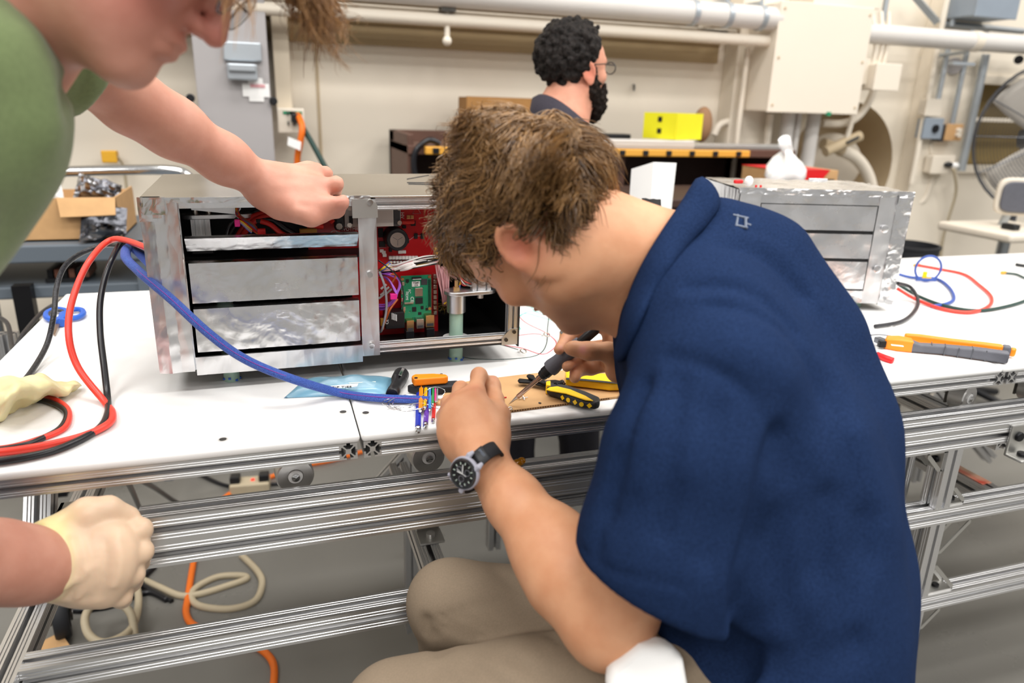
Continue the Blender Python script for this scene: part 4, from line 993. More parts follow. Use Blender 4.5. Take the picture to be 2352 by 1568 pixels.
for (x, y, w_, h_) in ((393, 462, 9, 12), (475, 420, 9, 12), (537, 422, 9, 12), (365, 333, 9, 7), (450, 300, 12, 11), (235, 553, 8, 8), (155, 495, 16, 12), (142, 390, 12, 20)):
    comp(*cpx(x, y), w_*.00072, h_*.0008, .003, 'ink')
for (x, y) in ((403, 240), (438, 240)): comp(*cpx(x, y), .006, .0065, .002, 'gold')
pts = [pt(*cpx(x, y), vb-.001) for x, y in ((125, 530), (190, 527), (270, 485), (330, 485), (375, 462), (420, 455), (465, 420), (530, 418))]
MB().tube(pts, .0013, 4, flat=.3).build('white_trace', mat('ink_white'), RBd)
for (x, y) in ((170, 575), (178, 602), (362, 570), (150, 560), (325, 572)): comp(*cpx(x, y), .007, .0055, .004, 'white_plastic', 'connector')
for k in range(9): comp(*cpx(232+k*31, 625), .0055, .006, .006, 'white_plastic', 'connector'); comp(*cpx(240+k*31, 642), .004, .003, .004, 'ink')
for k in range(8): comp(*cpx(240+k*31, 668), .0045, .004, .005, 'white_plastic', 'connector')
for k in range(8): comp(*cpx(655, 800+k*49), .0065, .0075, .007, 'tin', 'connector'); 
# warning triangle and text
tri = [pt(*cpx(x, y), vb-.0005) for x, y in ((483, 140), (445, 208), (522, 208))]
MB().tube(tri, .0006, 4, closed=True).build('warning_triangle', mat('ink_white'), RBd)
text('lettering', 'HV', .0085, pt(*cpx(333, 195), vb-.0005), -UZ, UX, mat('ink_white'), RBd)
for k, (x, y) in enumerate(((170, 900), (195, 925), (220, 945), (165, 960), (150, 990))):
    MB().box(pt(*cpx(x, y), vb-.001), (.013, .001, .0035), ax=[nrm(UX+UZ*.8), UY, nrm(UZ-UX*.8)]).build('silkscreen', mat('ink_white'), RBd, smooth=0)
# relay module and yellow chip, bottom left
bm = MB().box(pt(*cpx(265, 1200), vb-.03), (.034, .03, .030), ax=LAX).build('power_module', mat('black_plastic'), FB, smooth=0, bevel=.001)
text('lettering', 'CE', .007, pt(*cpx(215, 1255), vb-.0465), -UZ*-1 if False else UZ, -UX, mat('ink_white'), bm)
for k in range(4): MB().box(pt(*cpx(250+k*14, 1180+k*5), vb-.0462), (.0012, .0003, .012), ax=LAX).build('print_line', mat('ink_white'), bm, smooth=0)
MB().box(pt(*cpx(155, 1235), vb-.03), (.006, .006, .014), ax=LAX).build('yellow_part', mat('strip_yellow'), FB, smooth=0, bevel=.001)
# green single-board computer
vg = .072
def gp(x, y, d=0.0): return pt(*cpx(x, y), vg-d)
A0, A1, A2, A3 = gp(340, 810), gp(628, 797), gp(640, 1240), gp(340, 1240)
gw = (np.linalg.norm(A1-A0)); gh = (A0[2]+A1[2]-A2[2]-A3[2])/2
GB = MB().prism([(0, 0), (gw, 0), (gw, gh), (0, gh)], V(A3[0], A3[1], A3[2]), UX, UZ, UY, .0016).build('green_circuit_board', mat('pcb_green'), FB, smooth=0)
GO = V(A3[0], A3[1], A3[2]); sx_ = gw/290; sz_ = gh/437
def gpos(x, y, d): return GO+UX*(x-340)*sx_+UZ*(1240-y)*sz_-UY*d
def gc(x, y, w_, h_, d, m, name='chip', bev=.0004): return MB().box(gpos(x, y, d/2), (w_*sx_, d, h_*sz_), ax=LAX).build(name, mat(m), GB, smooth=0, bevel=bev)
gc(508, 958, 74, 78, .0025, 'tin', 'processor'); gc(510, 1040, 72, 58, .0015, 'ink'); gc(562, 866, 60, 56, .0012, 'relay_dark'); gc(463, 1120, 40, 44, .0012, 'ink'); gc(540, 1108, 28, 30, .0012, 'ink'); gc(516, 1163, 32, 26, .0012, 'ink')
gc(488, 826, 90, 14, .004, 'ink', 'ribbon_connector'); gc(488, 834, 84, 6, .0045, 'white_plastic', 'ribbon_connector'); gc(410, 1055, 86, 16, .004, 'tin', 'ribbon_connector'); gc(401, 850, 30, 30, .001, 'ink'); gc(585, 1126, 24, 26, .001, 'ink')
for (x, y) in ((358, 870), (352, 950), (350, 1020), (365, 1106)): gc(x, y, 22, 34, .004, 'tin', 'socket')
for (x, y) in ((355, 832), (612, 820), (360, 1140), (614, 1122)): MB().cyl(gpos(x, y, -.001), gpos(x, y, .0012), .0028, n=12).build('mount_hole', mat('gold'), GB)
mb = MB()
for k in range(20):
    for j2 in range(2): mb.box(gpos(605+j2*14, 850+k*13, .0015), (.0012, .003, .0012), ax=LAX)
h_ = mb.build('pin_header', mat('ink'), GB, smooth=0)
for (x, y, w_, h2, m) in ((408, 1255, 68, 104, 'gold'), (503, 1240, 70, 90, 'tin'), (598, 1222, 82, 112, 'gold')):
    q = gc(x, y, w_, h2, .016, m, 'usb_port'); MB().box(gpos(x, y+h2*.28, .0165), (w_*sx_*.75, .0006, h2*sz_*.22), ax=LAX).build('port_slot', mat('relay_dark'), GB, smooth=0)
for (x, y) in ((400, 1340), (598, 1330)): gc(x, y, 78, 90, .02, 'black_plastic', 'plug', .001)
lab = gc(482, 882, 76, 48, .0006, 'paper', 'label', 0)
text('lettering', 'TE#0', .0052, gpos(452, 879, .0009), UX, UZ, mat('ink'), GB); text('lettering', '124', .0052, gpos(462, 902, .0009), UX, UZ, mat('ink'), GB)
text('lettering', 'HDMI', .0062, gpos(385, 950, .0003), -UZ, UX, mat('ink_white'), GB); text('lettering', 'CE', .0085, gpos(430, 1000, .0003), -UZ, UX, mat('ink_white'), GB); text('lettering', 'FC', .0065, gpos(408, 930, .0003), -UZ, UX, mat('ink_white'), GB)
for k in range(16): gc(rnd.uniform(360, 590), rnd.uniform(1075, 1220) if k % 2 else rnd.uniform(850, 930), 6, 6, .0008, 'ink' if k % 3 else 'tin', 'resistor', 0)
# wire bundles
mat('wire_white', '#e8e4e2', .45); mat('wire_rose', '#dba4a8', .45); mat('wire_violet', '#a25ac4', .45); mat('wire_grey', '#8c8a90', .45); mat('wire_orange', '#c4602c', .45)
def cw(lst, r, m, v0=.055, jit=3, n=5):
    return wire([pt(*cpx(x+rnd.uniform(-jit, jit), y+rnd.uniform(-jit, jit)), v0+dv+rnd.uniform(-.003, .003)) for x, y, dv in lst], r, m, n)
for k in range(16):
    c = ('wire_white', 'black_cable', 'wire_white', 'wire_rose', 'yellow_plastic', 'wire_white', 'black_cable', 'black_cable')[k % 8]
    cw([(130, 735+k*2, 0), (200, 700+k*4, -.01), (300, 690+k*4, -.015), (430, 655+k*5, -.02), (560, 620+k*6, -.015), (680, 610+k*5, .0)], .0013, c, jit=8)
for k in range(7):
    cw([(285+k*10, 735, -.02), (360+k*8, 705+k*3, -.026), (440+k*6, 680+k*4, -.026)], .0024, 'wire_white', jit=10)
for k in range(5): cw([(230+k*4, 665+k*5, -.01), (160, 720+k*5, -.012), (128, 745+k*4, 0)], .0014, ('wire_blue', 'yellow_plastic')[k % 2], jit=5)
for k in range(9):
    cw([(130, 760+k*4, 0), (230, 765+k*5, -.015), (310, 810+k*3, -.02), (330-k*3, 900, -.02), (285-k*3, 1000, -.02), (200, 1060+k*6, -.01), (128, 1060+k*8, 0)] if k % 2 else [(130, 770+k*3, 0), (210, 830, -.01), (270, 900+k*4, -.02), (290, 990, -.02), (220, 1080, -.01), (130, 1090+k*3, 0)], .0014, 'wire_violet', jit=6)
MB().box(pt(*cpx(262, 992), .033), (.012, .008, .010), ax=LAX).build('cable_tie', mat('wire_pink'), FB, bevel=.001)
cw([(128, 760, -.03), (165, 850, -.035), (190, 960, -.035), (195, 1120, -.035), (160, 1290, -.03), (140, 1330, -.02)], .0022, 'wire_grey', jit=0)
for k in range(3): cw([(130, 800+k*8, 0), (260, 780, -.02), (285, 800, -.02), (240, 870, -.01)], .0013, 'wire_orange', jit=4)
cw([(300, 1020, 0), (230, 1120, -.01), (190, 1220, -.01), (160, 1290, 0)], .0018, 'wire_orange'); cw([(280, 1020, 0), (215, 1100, -.01), (180, 1200, -.01), (165, 1300, 0)], .0018, 'wire_orange')
cw([(120, 650, -.04), (250, 750, -.04), (330, 850, -.035), (360, 1000, -.03), (340, 1100, -.02)], .0012, 'black_cable', jit=0)
for k in range(9):
    cw([(660+k*18, 690+k*5, 0), (690+k*12, 800, -.005), (720+k*8, 960, 0), (740+k*5, 1080, .01)], .0017, 'wire_rose', v0=.07, jit=8)
for k in range(4): cw([(700, 800+k*10, 0), (780, 790, 0), (860, 830-k*4, 0)], .0014, 'wire_rose', v0=.08)
for k in range(3): cw([(900, 850, 0), (880, 930, 0), (830, 1010+k*4, 0), (740, 1060, .01)], .0018, ('yellow_plastic', 'yellow_plastic', 'wire_blue')[k], v0=.06)
for k in range(12):
    cw([(860+k*4, 750+k*4, 0), (930, 800+k*8, -.01), (1000, 860+k*3, -.015), (1080, 870+k*3, -.01), (1130, 900+k*4, 0)], .0014, ('black_cable', 'wire_white', 'black_cable', 'wire_rose', 'red_wire', 'black_cable')[k % 6], v0=.06, jit=14)
for k in range(10): MB().sphere(pt(*cpx(rnd.uniform(1070, 1170), rnd.uniform(890, 950)), .05), .003, 6, 4).build('terminal', mat('tin' if k % 2 else 'black_plastic'), FB)
MB().box(pt(*cpx(692, 560), .05), (.016, .01, .012), ax=LAX).build('connector', mat('strip_yellow'), FB, bevel=.001)
mb = MB()
for k in range(60): q = pt(*cpx(740+rnd.gauss(0, 40), 1100+rnd.gauss(0, 22)), .08+rnd.gauss(0, .006)); mb.tube([q, q+V(*(rnd.gauss(0, .006) for _ in range(3)))], .0004, 3)
mb.build('mesh_sleeve', mat('olive_gold', '#5c4b10', .5), FB)['kind'] = 'stuff'
# black marks of pen on the top
for (a_, b_) in (((985, 402), (935, 411)), ((1010, 420), (935, 419)), ((1010, 424), (938, 422))):
    MB().tube([onZ(*a_, BO[2]+BH+.0035), onZ(*b_, BO[2]+BH+.0035)], .0008, 4).build('pen_mark', mat('ink'), FB)
lb(MB(), fr(430, 420)[0]+.0, uo1+.05, .16, .2, BH+.003, BH+.0033).build('top_reinforce', mat('aluminium_dull'), FB, smooth=0) if False else None
# ================================================================ second foil box on the right
a2 = R_(-15.5)
B2O = onZ(1702, 436, CZ-.17); ux = V(math.cos(a2), math.sin(a2), 0); uy = V(-math.sin(a2), math.cos(a2), 0)
L2, D2, H2 = .402, .27, .26
B2O = B2O-V(0, 0, H2)
p = lambda u, v, w_: B2O+ux*u+uy*v+UZ*w_
AX2 = [ux, uy, UZ]
FB2 = root('equipment_box', 'smaller foil-wrapped equipment box standing on the right, front closed', 'box', p(L2/2, D2/2, 0))
def b2(mb, u0, u1, v0, v1, w0, w1): return mb.box(p((u0+u1)/2, (v0+v1)/2, (w0+w1)/2), (u1-u0, v1-v0, w1-w0), ax=AX2)
b2(MB(), .004, L2-.004, .006, D2, 0, H2).build('core', mat('inner_black'), FB2, smooth=0)
def patch(name, u0, u1, w0, w1, seed, amp, m, th=.006, vv=.006):
    rs_ = np.random.RandomState(seed); nu = max(3, int((u1-u0)/.01)); nv = max(3, int((w1-w0)/.01)); D = rs_.randn(nv+1, nu+1)*amp
    f = lambda x, y: p(u0+(u1-u0)*x, vv-th+D[int(round(y*nv)), int(round(x*nu))], w0+(w1-w0)*y)
    mb = MB().grid(f, nu, nv); e = [f(0, 0), f(1, 0), f(1, 1), f(0, 1)]; c = [p(u0, vv, w0), p(u1, vv, w0), p(u1, vv, w1), p(u0, vv, w1)]
    mb.add(e+c, [(0, 1, 5, 4), (1, 2, 6, 5), (2, 3, 7, 6), (3, 0, 4, 7)])
    return mb.build(name, m, FB2, smooth=75, fixn=False)
patch('foil_post', 0, .05, 0, H2, 21, .001, FT); patch('foil_post', L2-.075, L2-.033, 0, H2, 22, .0008, FT); patch('foil_post', L2-.034, L2+.002, -.003, H2+.003, 23, .0016, FOIL, th=.008)
patch('foil_rail', .05, L2-.075, H2-.028, H2, 24, .001, FS); patch('foil_rail', .05, L2-.075, 0, .03, 25, .001, FOIL)
for k, (w0, w1) in enumerate(((.034, .1), (.108, .165), (.173, .23))): patch('slat', .052, L2-.077, w0, w1, 26+k, .0006, FS)
for w_ in (.18, .085):
    q = p(L2-.054, -.002, w_); MB().lathe([(.0, .0), (.006, .0), (.009, .001), (.009, .003), (.006, .004)], q-uy*.002, axis=-uy, n=18).build('grommet', FOIL, FB2)
    MB().cyl(q-uy*.004, q, .0065, n=16).build('hole', mat('ink'), FB2)
mb = MB().grid(lambda x, y: p(L2+.002+.001*math.sin(30*y+11*x), D2*x, H2*y), 20, 20); mb.build('side_panel', FT, FB2, smooth=70, fixn=False)
mb = MB().grid(lambda x, y: p(-.002-.001*math.sin(30*y+11*x), D2*x, H2*y), 20, 20); mb.build('side_panel', FT, FB2, smooth=70, fixn=False)
rs_ = np.random.RandomState(3); D = rs_.randn(17, 21)*.0009
MB().grid(lambda x, y: p(-.002+(L2+.004)*x, D2*y, H2+.003+D[int(round(y*16)), int(round(x*20))]), 20, 16).build('top_panel', FS, FB2, smooth=75, fixn=False)
patch('foil_edge', -.003, L2+.003, H2-.008, H2+.006, 31, .0018, FOIL, th=.008)
q = p(L2*.72, D2*.92, H2+.006); MB().box(q, (.05, .006, .006), ax=AX2).build('top_lip', FS, FB2, bevel=.001)
for du in (0, .011): MB().box(p(.045+du, .03, H2+.006), (.004, .004, .006), ax=AX2).build('red_pin', mat('red_plastic'), FB2)
for (u, v) in ((.04, .05), (L2-.06, .05), (.04, D2-.05), (L2-.06, D2-.05)): q = p(u, v, 0); MB().cyl((q[0], q[1], TZ), q, .0125, n=20).build('post', mat('fibreglass'), FB2)
# ================================================================ things on the tables
def T(px, py, h=0.0): return onZ(px, py, TZ+h)
def cable(name, label, pts, r, m, n=10, cat='cable', k=8, group=None):
    o = MB().tube(spline(pts, k), r, n).build(name, mat(m), smooth=70); return tag(o, label, cat, group)
mat('braid', '#26262b', .28, 0, noise=.6, nscale=220, bump=.4, bscale=400)
# ---- cables leaving the left side of the near box
e0 = L(-.004, .05, .17)
cable('power_cable', 'thick red cable looping from the box side down across the white table', [L(.0, .06, .178), at(262, 549, 1.26), at(205, 600, 1.2), at(166, 690, 1.16), at(158, 770, 1.13), at(180, 845, 1.12), T(240, 922, .006), T(258, 948, .006), T(250, 972, .008), T(190, 1001, .006), T(80, 1027, .006), T(-40, 1042, .006), T(-170, 1050, .006)], .0052, 'red_cable')
cable('power_cable', 'thick black cable hanging beside the red one from the box side', [L(.0, .07, .170), at(290, 552, 1.27), at(255, 600, 1.22), at(232, 680, 1.19), at(230, 760, 1.165), at(240, 850, 1.14), T(247, 915, .006), T(247, 950, .006), T(225, 985, .006), T(150, 1025, .006), T(70, 1048, .006), T(-40, 1064, .006), T(-170, 1068, .006)], .005, 'black_cable')
cable('braided_cable', 'black braided cable arching leftmost over the blue scissors', [L(.0, .1, .165), at(255, 562, 1.34), at(195, 578, 1.34), at(150, 610, 1.34), at(130, 660, 1.33), at(124, 720, 1.30), at(108, 790, 1.28), T(70, 856, .006), T(30, 900, .006)], .0047, 'braid')
mat('blue_braid', '#1f3f9c', .45, 0, noise=.25, nscale=900, bump=.7, bscale=1300, col2='#4f74cc')
rt = root('sleeved_cable', 'thick blue braided sleeve cable sweeping from the box across to the hex keys', 'cable', at(600, 800, 1.1))
pts = [L(.0, .055, .150), at(300, 567, 1.27), at(289, 590, 1.165), at(318, 622, 1.11), at(352, 652, 1.085), at(397, 690, 1.07), at(480, 766, 1.07), at(560, 823, 1.075), at(660, 866, 1.082), T(780, 902, .010), T(860, 913, .009), T(950, 917, .008), T(985, 919, .008)]
sp = spline(pts, 8)
MB().tube(sp, .0078, 14, flat=.75).build('sleeve', mat('blue_braid'), rt, smooth=80)
MB().tube([q-CF*.0056+V(0, 0, .0022) for q in sp], .0008, 5).build('red_tracer', mat('purple_line', '#7a2f8f', .5), rt)
cable('wire_pair', 'thin red wire loop coming out from under the yellow glove', [T(85, 906, .004), T(125, 917, .004), T(152, 935, .004), T(159, 958, .004), T(145, 985, .004), T(90, 1008, .004), T(20, 1027, .004), T(-40, 1030, .004), T(-150, 1020, .004)], .0042, 'red_cable', cat='wire')
cable('wire_pair', 'thin black wire loop lying inside the red loop by the glove', [T(70, 915, .004), T(115, 924, .004), T(146, 940, .004), T(153, 958, .004), T(136, 985, .004), T(95, 1007, .004), T(55, 1022, .004), T(-40, 1036, .004), T(-150, 1034, .004)], .0042, 'black_cable', cat='wire')
cable('braided_cable', 'black braided cable draped behind the far left table edge', [onZ(160, 680, .9), onZ(100, 715, .88), onZ(55, 765, .88), onZ(30, 800, .86), onZ(15, 740, .86), onZ(-30, 720, .85)], .005, 'braid')
# ---- scissors
rt = root('scissors', 'blue-handled scissors lying on the white table behind the black cable', 'scissors', T(140, 730))
def ell(cx, cy, rx, ry, rot, n=22):
    out = []
    for t in np.linspace(0, 2*math.pi, n, endpoint=False):
        x, y = rx*math.cos(t), ry*math.sin(t); out.append(T(cx+x*math.cos(rot)-y*math.sin(rot), cy+x*math.sin(rot)+y*math.cos(rot), .008))
    return out
MB().tube(ell(130, 722, 25, 12, -.12), .0058, 8, closed=True).tube([T(146, 722, .008), T(140, 735, .009), T(143, 742, .009)], .008, 8).build('handle', mat('blue_plastic'), rt)
MB().tube(ell(171, 720, 21, 10, -.15), .0058, 8, closed=True).tube([T(152, 724, .009), T(142, 733, .01), T(136, 741, .01)], .008, 8).build('handle', mat('blue_plastic'), rt)
mat('brown_steel', '#8c7462', .3, .6)
a, b, c, d = T(125, 735, .008), T(140, 738, .008), T(127, 769, .004), T(122, 768, .004)
MB().add([a, b, c, d], [(0, 1, 2, 3)]).build('blade', mat('brown_steel'), rt, smooth=0, solid=.003)
MB().tube(ell(130, 722, 20, 9, -.12), .0035, 6, closed=True).build('grip_lining', mat('gunmetal'), rt)
# ---- yellow latex glove lying on the table
mat('latex', '#f0e2b0', .45, 0, noise=.08, nscale=20, sss=.35, alpha=.9)
def sheet(name, label, cat, rows, m, solid=.0015, parent=None, nsub=1, amp=.004):
    rows = [spline(r, 5) for r in rows]; rows = [list(c) for c in zip(*[spline(c, 5) for c in zip(*rows)])]
    for j, r in enumerate(rows):
        for i, q in enumerate(r): q[2] = max(TZ+.001, q[2]+amp*(math.sin(q[0]*130+q[1]*60)+.7*math.sin(q[1]*170-q[0]*90+1)+.5*math.sin(q[0]*260+q[1]*210)))
    nv = len(rows); nu = len(rows[0]); vs = [q for r in rows for q in r]
    fs = [(j*nu+i, j*nu+i+1, (j+1)*nu+i+1, (j+1)*nu+i) for j in range(nv-1) for i in range(nu-1)]
    o = MB().add(vs, fs).build(name, m, parent, smooth=180, fixn=False, sub=nsub); o.modifiers.new('s', 'SOLIDIFY').thickness = solid
    return tag(o, label, cat) if parent is None else o
sheet('latex_glove', 'crumpled pale yellow latex glove lying at the left table edge', 'glove', [
    [T(-90, 880, .003), T(-30, 872, .02), T(10, 868, .035), T(60, 862, .03), T(100, 868, .028), T(150, 880, .012), T(185, 886, .004)],
    [T(-95, 900, .006), T(-30, 895, .045), T(15, 888, .05), T(60, 882, .055), T(105, 885, .04), T(150, 893, .02), T(186, 890, .006)],
    [T(-95, 925, .006), T(-30, 922, .03), T(10, 915, .055), T(50, 905, .045), T(95, 905, .03), T(140, 905, .01), T(170, 897, .004)],
    [T(-90, 955, .004), T(-40, 955, .012), T(0, 945, .03), T(40, 925, .02), T(80, 915, .014), T(120, 908, .006), T(150, 902, .003)],
    [T(-85, 978, .003), T(-40, 975, .003), T(-5, 965, .003), T(25, 950, .003), T(60, 930, .003), T(95, 918, .003), T(130, 910, .002)]], mat('latex'))
# ---- bag of zip ties
mat('blue_bag', '#8fc9e4', .22, 0, noise=.1, nscale=20, trans=.25, alpha=.8, spec=.6)
rs_ = np.random.RandomState(2)
def bagpt(u, v, hh):
    q = (T(700, 872)*(1-u)+T(905, 868)*u)*(1-v) + (T(652, 915)*(1-u)+T(890, 905)*u)*v
    e = (16*u*(1-u)*v*(1-v))**.5
    q[2] = TZ+.001+hh*(.014*e+.0015*e*math.sin(11*u+5*v)+.0012*math.sin(17*u-9*v)*e)
    return q
rt = root('zip_bag', 'translucent blue plastic bag labelled for zip ties under the blue cable', 'bag', T(780, 893))
MB().grid(lambda u, v: bagpt(u, v, 1), 24, 12).build('film', mat('blue_bag'), rt, smooth=180, fixn=False)
MB().grid(lambda u, v: bagpt(u, v, .08), 8, 4).build('film_back', mat('blue_bag'), rt, smooth=180, fixn=False)
for k in range(9):
    a = bagpt(.28+.01*(k % 3), .62+.025*k*.6, .3); b = bagpt(.85-.01*(k % 4), .45+.03*k*.6, .3); a[2] = TZ+.003+.0012*k; b[2] = TZ+.003+.001*k
    MB().tube([a, (a+b)/2+V(0, 0, .0006), b], .0016, 4, flat=.4).build('zip_tie', mat('tie_white', '#e9f2e6', .5), rt, smooth=0)
lu = nrm(T(822, 883)-T(760, 889)); lv = nrm(np.cross(V(0, 0, 1), lu))
lq = [T(757, 893, .0165), T(820, 887, .0165), T(823, 880, .0172), T(760, 886, .0172)]
MB().add(lq, [(0, 1, 2, 3)]).build('label', mat('paper'), rt, smooth=0, solid=.0004)
text('lettering', 'ZIP TIES', .0092, T(760, 891.5, .0172), nrm(lq[1]-lq[0]), nrm(lq[3]-lq[0]), mat('ink'), rt, xs=1.0)
# ---- flashlight
rt = root('flashlight', 'short black flashlight with a steel clip standing tilted on the table', 'flashlight', T(900, 905))
a = T(902, 903, .0115); b = T(921, 862, .0125)
d = nrm(b-a); Lf = np.linalg.norm(b-a)
MB().lathe([(.0, -.006), (.0095, -.006), (.0105, -.004), (.0105, .012), (.0095, .016), (.0095, Lf*.55), (.0125, Lf*.68), (.0130, Lf*.75), (.0125, Lf*.76), (.0130, Lf*.78), (.0130, Lf*1.05), (.0115, Lf*1.1), (.0, Lf*1.1)], a, axis=d, n=28).build('barrel', mat('black_plastic'), rt)
upv = nrm(V(0, 0, 1)-d*d[2]); sv = np.cross(d, upv)
cu_ = nrm(upv*.8-sv*.25*(-1 if sv[0] > 0 else 1))
q = a+d*Lf*.78+cu_*.0138
MB().box(q, (.005, .0016, Lf*.42), ax=[np.cross(d, cu_), cu_, d]).build('clip', mat('chrome'), rt, smooth=0, bevel=.0006)
# ---- hex key set
rt = root('hex_key_set', 'folding hex key set in an orange and black holder with coloured keys', 'hex keys', T(990, 900))
H0 = T(955, 888, .012); H1 = T(1020, 884, .012)
hd = nrm(H1-H0); hp = nrm(np.cross(V(0, 0, 1), hd)); hp = hp if hp[1] > 0 else -hp
zz = V(0, 0, 1)
og = [(-.004, -.009), (.048, -.007), (.053, -.002), (.050, .006), (.030, .013), (.0, .015), (-.006, .008)]
MB().prism(og, H0+zz*.004-hd*.0, hd, hp, zz, .013).build('orange_holder', mat('orange_plastic'), rt, smooth=0, bevel=.003, bseg=3)
bg = [(-.018, .004), (-.006, -.004), (.0, -.012), (.066, -.014), (.07, -.004), (.066, .012), (.0, .012)]
MB().prism(bg, H0-zz*.011+hd*.004, hd, hp, zz, .014).build('black_holder', mat('dark_rubber'), rt, smooth=0, bevel=.003, bseg=3)
for k in range(3): q = H0+hd*(.045+.009*k)-hp*.0115-zz*.004; MB().cyl(q, q-hp*.003, .0035, n=12).build('socket', mat('ink'), rt)
q = H0+hd*.0-hp*.005+zz*.0172; MB().cyl(q, q+zz*.0006, .0028, n=12).build('rivet', mat('ink'), rt)
def hexkey(pa, pb, r, colr, lab, tip=.004, ball=True):
    a, b = pa, pb; d = nrm(b-a)
    g = MB().cyl(a, b-d*tip, r, n=6).build('hex_key', mat('key_'+colr.strip('#'), colr, .3, .2), rt, smooth=0)
    MB().lathe([(r*.9, 0), (r*.9, tip*.45), (r*.6, tip*.6), (r*.85, tip*.85), (r*.8, tip*1.3), (r*.4, tip*1.55), (0, tip*1.6)], b-d*tip, axis=d, n=6).build('ball_tip', mat('chrome'), g, smooth=0)
    return g
hexkey(T(962, 905, .004), T(960, 988, .002), .0046, '#2036b8', 'x', .010)
hexkey(T(984, 905, .004), T(977, 978, .003), .0040, '#6c3fb0', 'x', .009)
hexkey(T(999, 905, .004), T(995, 967, .003), .0031, '#d22a22', 'x', .007)
for (px0, px1, py1, r, c, tp) in ((968, 966, 945, .0036, '#f2921c', .006), (979, 976, 939, .0030, '#f4bd14', .006), (987, 987, 942, .0023, '#3f8be0', .004), (995, 994, 930, .0019, '#1fa05a', .004), (1000, 1000, 923, .0015, '#e04a9a', .003), (1005, 1004, 921, .0012, '#8f9a9a', .003)):
    hexkey(T(px0, 879, .013), T(px1, py1, .008), r, c, 'x', tp)
MB().tube(spline([T(980, 868, .024), T(992, 862, .026), T(1006, 866, .026)], 4), .003, 6).build('hex_key', mat('key_f4bd14', '#f4bd14', .3), rt)
hexkey(T(990, 866, .02), T(1013, 860, .022), .0023, '#3f8be0', 'x', .006)
MB().box(T(1016, 869, .016), (.014, .006, .008)).build('bit_holder', mat('chrome'), rt, bevel=.001)
# ---- coil of bare solder wire
rt = root('solder_coil', 'loose coil of thin silver solder wire by the hex keys', 'wire', T(930, 925))
mb = MB(); pts = []
for k in range(150):
    t = k/150*2*math.pi*7.3; ph = .5*math.sin(t*.13)
    cx = 932+6*math.sin(t*.21); cy = 924+3*math.cos(t*.17)
    pts.append(T(cx+(40+8*math.sin(t*.31+1))*math.cos(t)+8*math.sin(t), cy+(14+4*math.sin(t*.23))*math.sin(t)-10*math.cos(t)*.5, .004+.004*(1+math.sin(t*.37))))
mb.tube(pts, .0005, 5); mb.build('coil', mat('chrome'), rt)
MB().tube(spline([T(965, 915, .01), T(985, 893, .02), T(1005, 889, .02), T(1022, 897, .016), T(1015, 910, .008)], 5), .0005, 5).build('free_end', mat('chrome'), rt)
MB().tube(spline([T(890, 940, .004), T(960, 925, .012), T(1000, 936, .006), T(1020, 945, .003)], 5), .0005, 5).build('free_end', mat('chrome'), rt)
# ---- cardboard sheet
rt = root('cardboard_sheet', 'flat brown cardboard work mat on the table in front of the seated man', 'cardboard', T(1250, 910))
cq = [T(1000, 930, .0005), T(1150, 950, .0005), T(1400, 917, .0005), T(1470, 908, .0005), T(1440, 850, .0005), T(1330, 850, .0005), T(1190, 865, .0005), T(1042, 884, .0005)]
n = len(cq); mb = MB(); mb.add(cq+[q+zz*.0035 for q in cq], [tuple(range(n)), tuple(range(n, 2*n))[::-1]]+[(i, (i+1) % n, n+(i+1) % n, n+i) for i in range(n)])
mb.build('liner', mat('cardboard'), rt, smooth=0)
mb = MB(); E0, E1 = T(1150, 950, .0005), T(1400, 917, .0005); dd = nrm(E1-E0)
for k in range(44): q = E0+(E1-E0)*(k+.5)/44+zz*.0018; mb.box(q+nrm(np.cross(dd, zz))*.0002, (.0028, .0006, .002), ax=[dd, np.cross(dd, zz)*1.0, zz])
fl = mb.build('corrugation', mat('flute', '#5d3d1c', .8), rt, smooth=0); fl['kind'] = 'stuff'
CH = .0045
# ---- wire strippers
rt = root('wire_stripper', 'yellow and black handled wire strippers lying on the cardboard', 'pliers', T(1280, 895, CH))
S = lambda px, py, h=.012: T(px, py, h)
def poly_tool(name, pts, h, th, m, bev=.0015, par=None):
    q = [S(px, py, h) for px, py in pts]; n = len(q)
    mb = MB().add(q+[p_+zz*th for p_ in q], [tuple(range(n))[::-1], tuple(range(n, 2*n))]+[(i, (i+1) % n, n+(i+1) % n, n+i) for i in range(n)])
    return mb.build(name, mat(m), par or rt, smooth=0, bevel=bev)
poly_tool('jaw', [(1189, 877), (1192, 873), (1215, 875), (1245, 878), (1275, 876), (1295, 880), (1290, 888), (1262, 893), (1240, 888), (1215, 882), (1192, 881)], .010, .004, 'black_steel')
poly_tool('jaw', [(1209, 866), (1214, 863), (1226, 865), (1230, 872), (1255, 878), (1262, 887), (1246, 884), (1225, 876), (1213, 871)], .014, .004, 'black_steel')
q = S(1258, 879, .018); MB().cyl(q, q+zz*.0025, .005, n=16).build('pivot', mat('gunmetal'), rt, bevel=.0006)
mb = MB(); a, b = S(1275, 886, .016), S(1294, 878, .016)
mb.tube([a+(b-a)*t+(np.cross(nrm(b-a), zz)*math.cos(t*44)+zz*math.sin(t*44))*.0045 for t in np.linspace(0, 1, 60)], .0009, 4); mb.build('spring', mat('black_steel'), rt)
hA = [(1254, 897), (1258, 893), (1300, 899), (1345, 914), (1377, 928), (1377, 938), (1366, 942), (1335, 937), (1305, 927), (1280, 916), (1256, 908)]
hb = poly_tool('handle', hA, .006, .013, 'dark_rubber', .004)
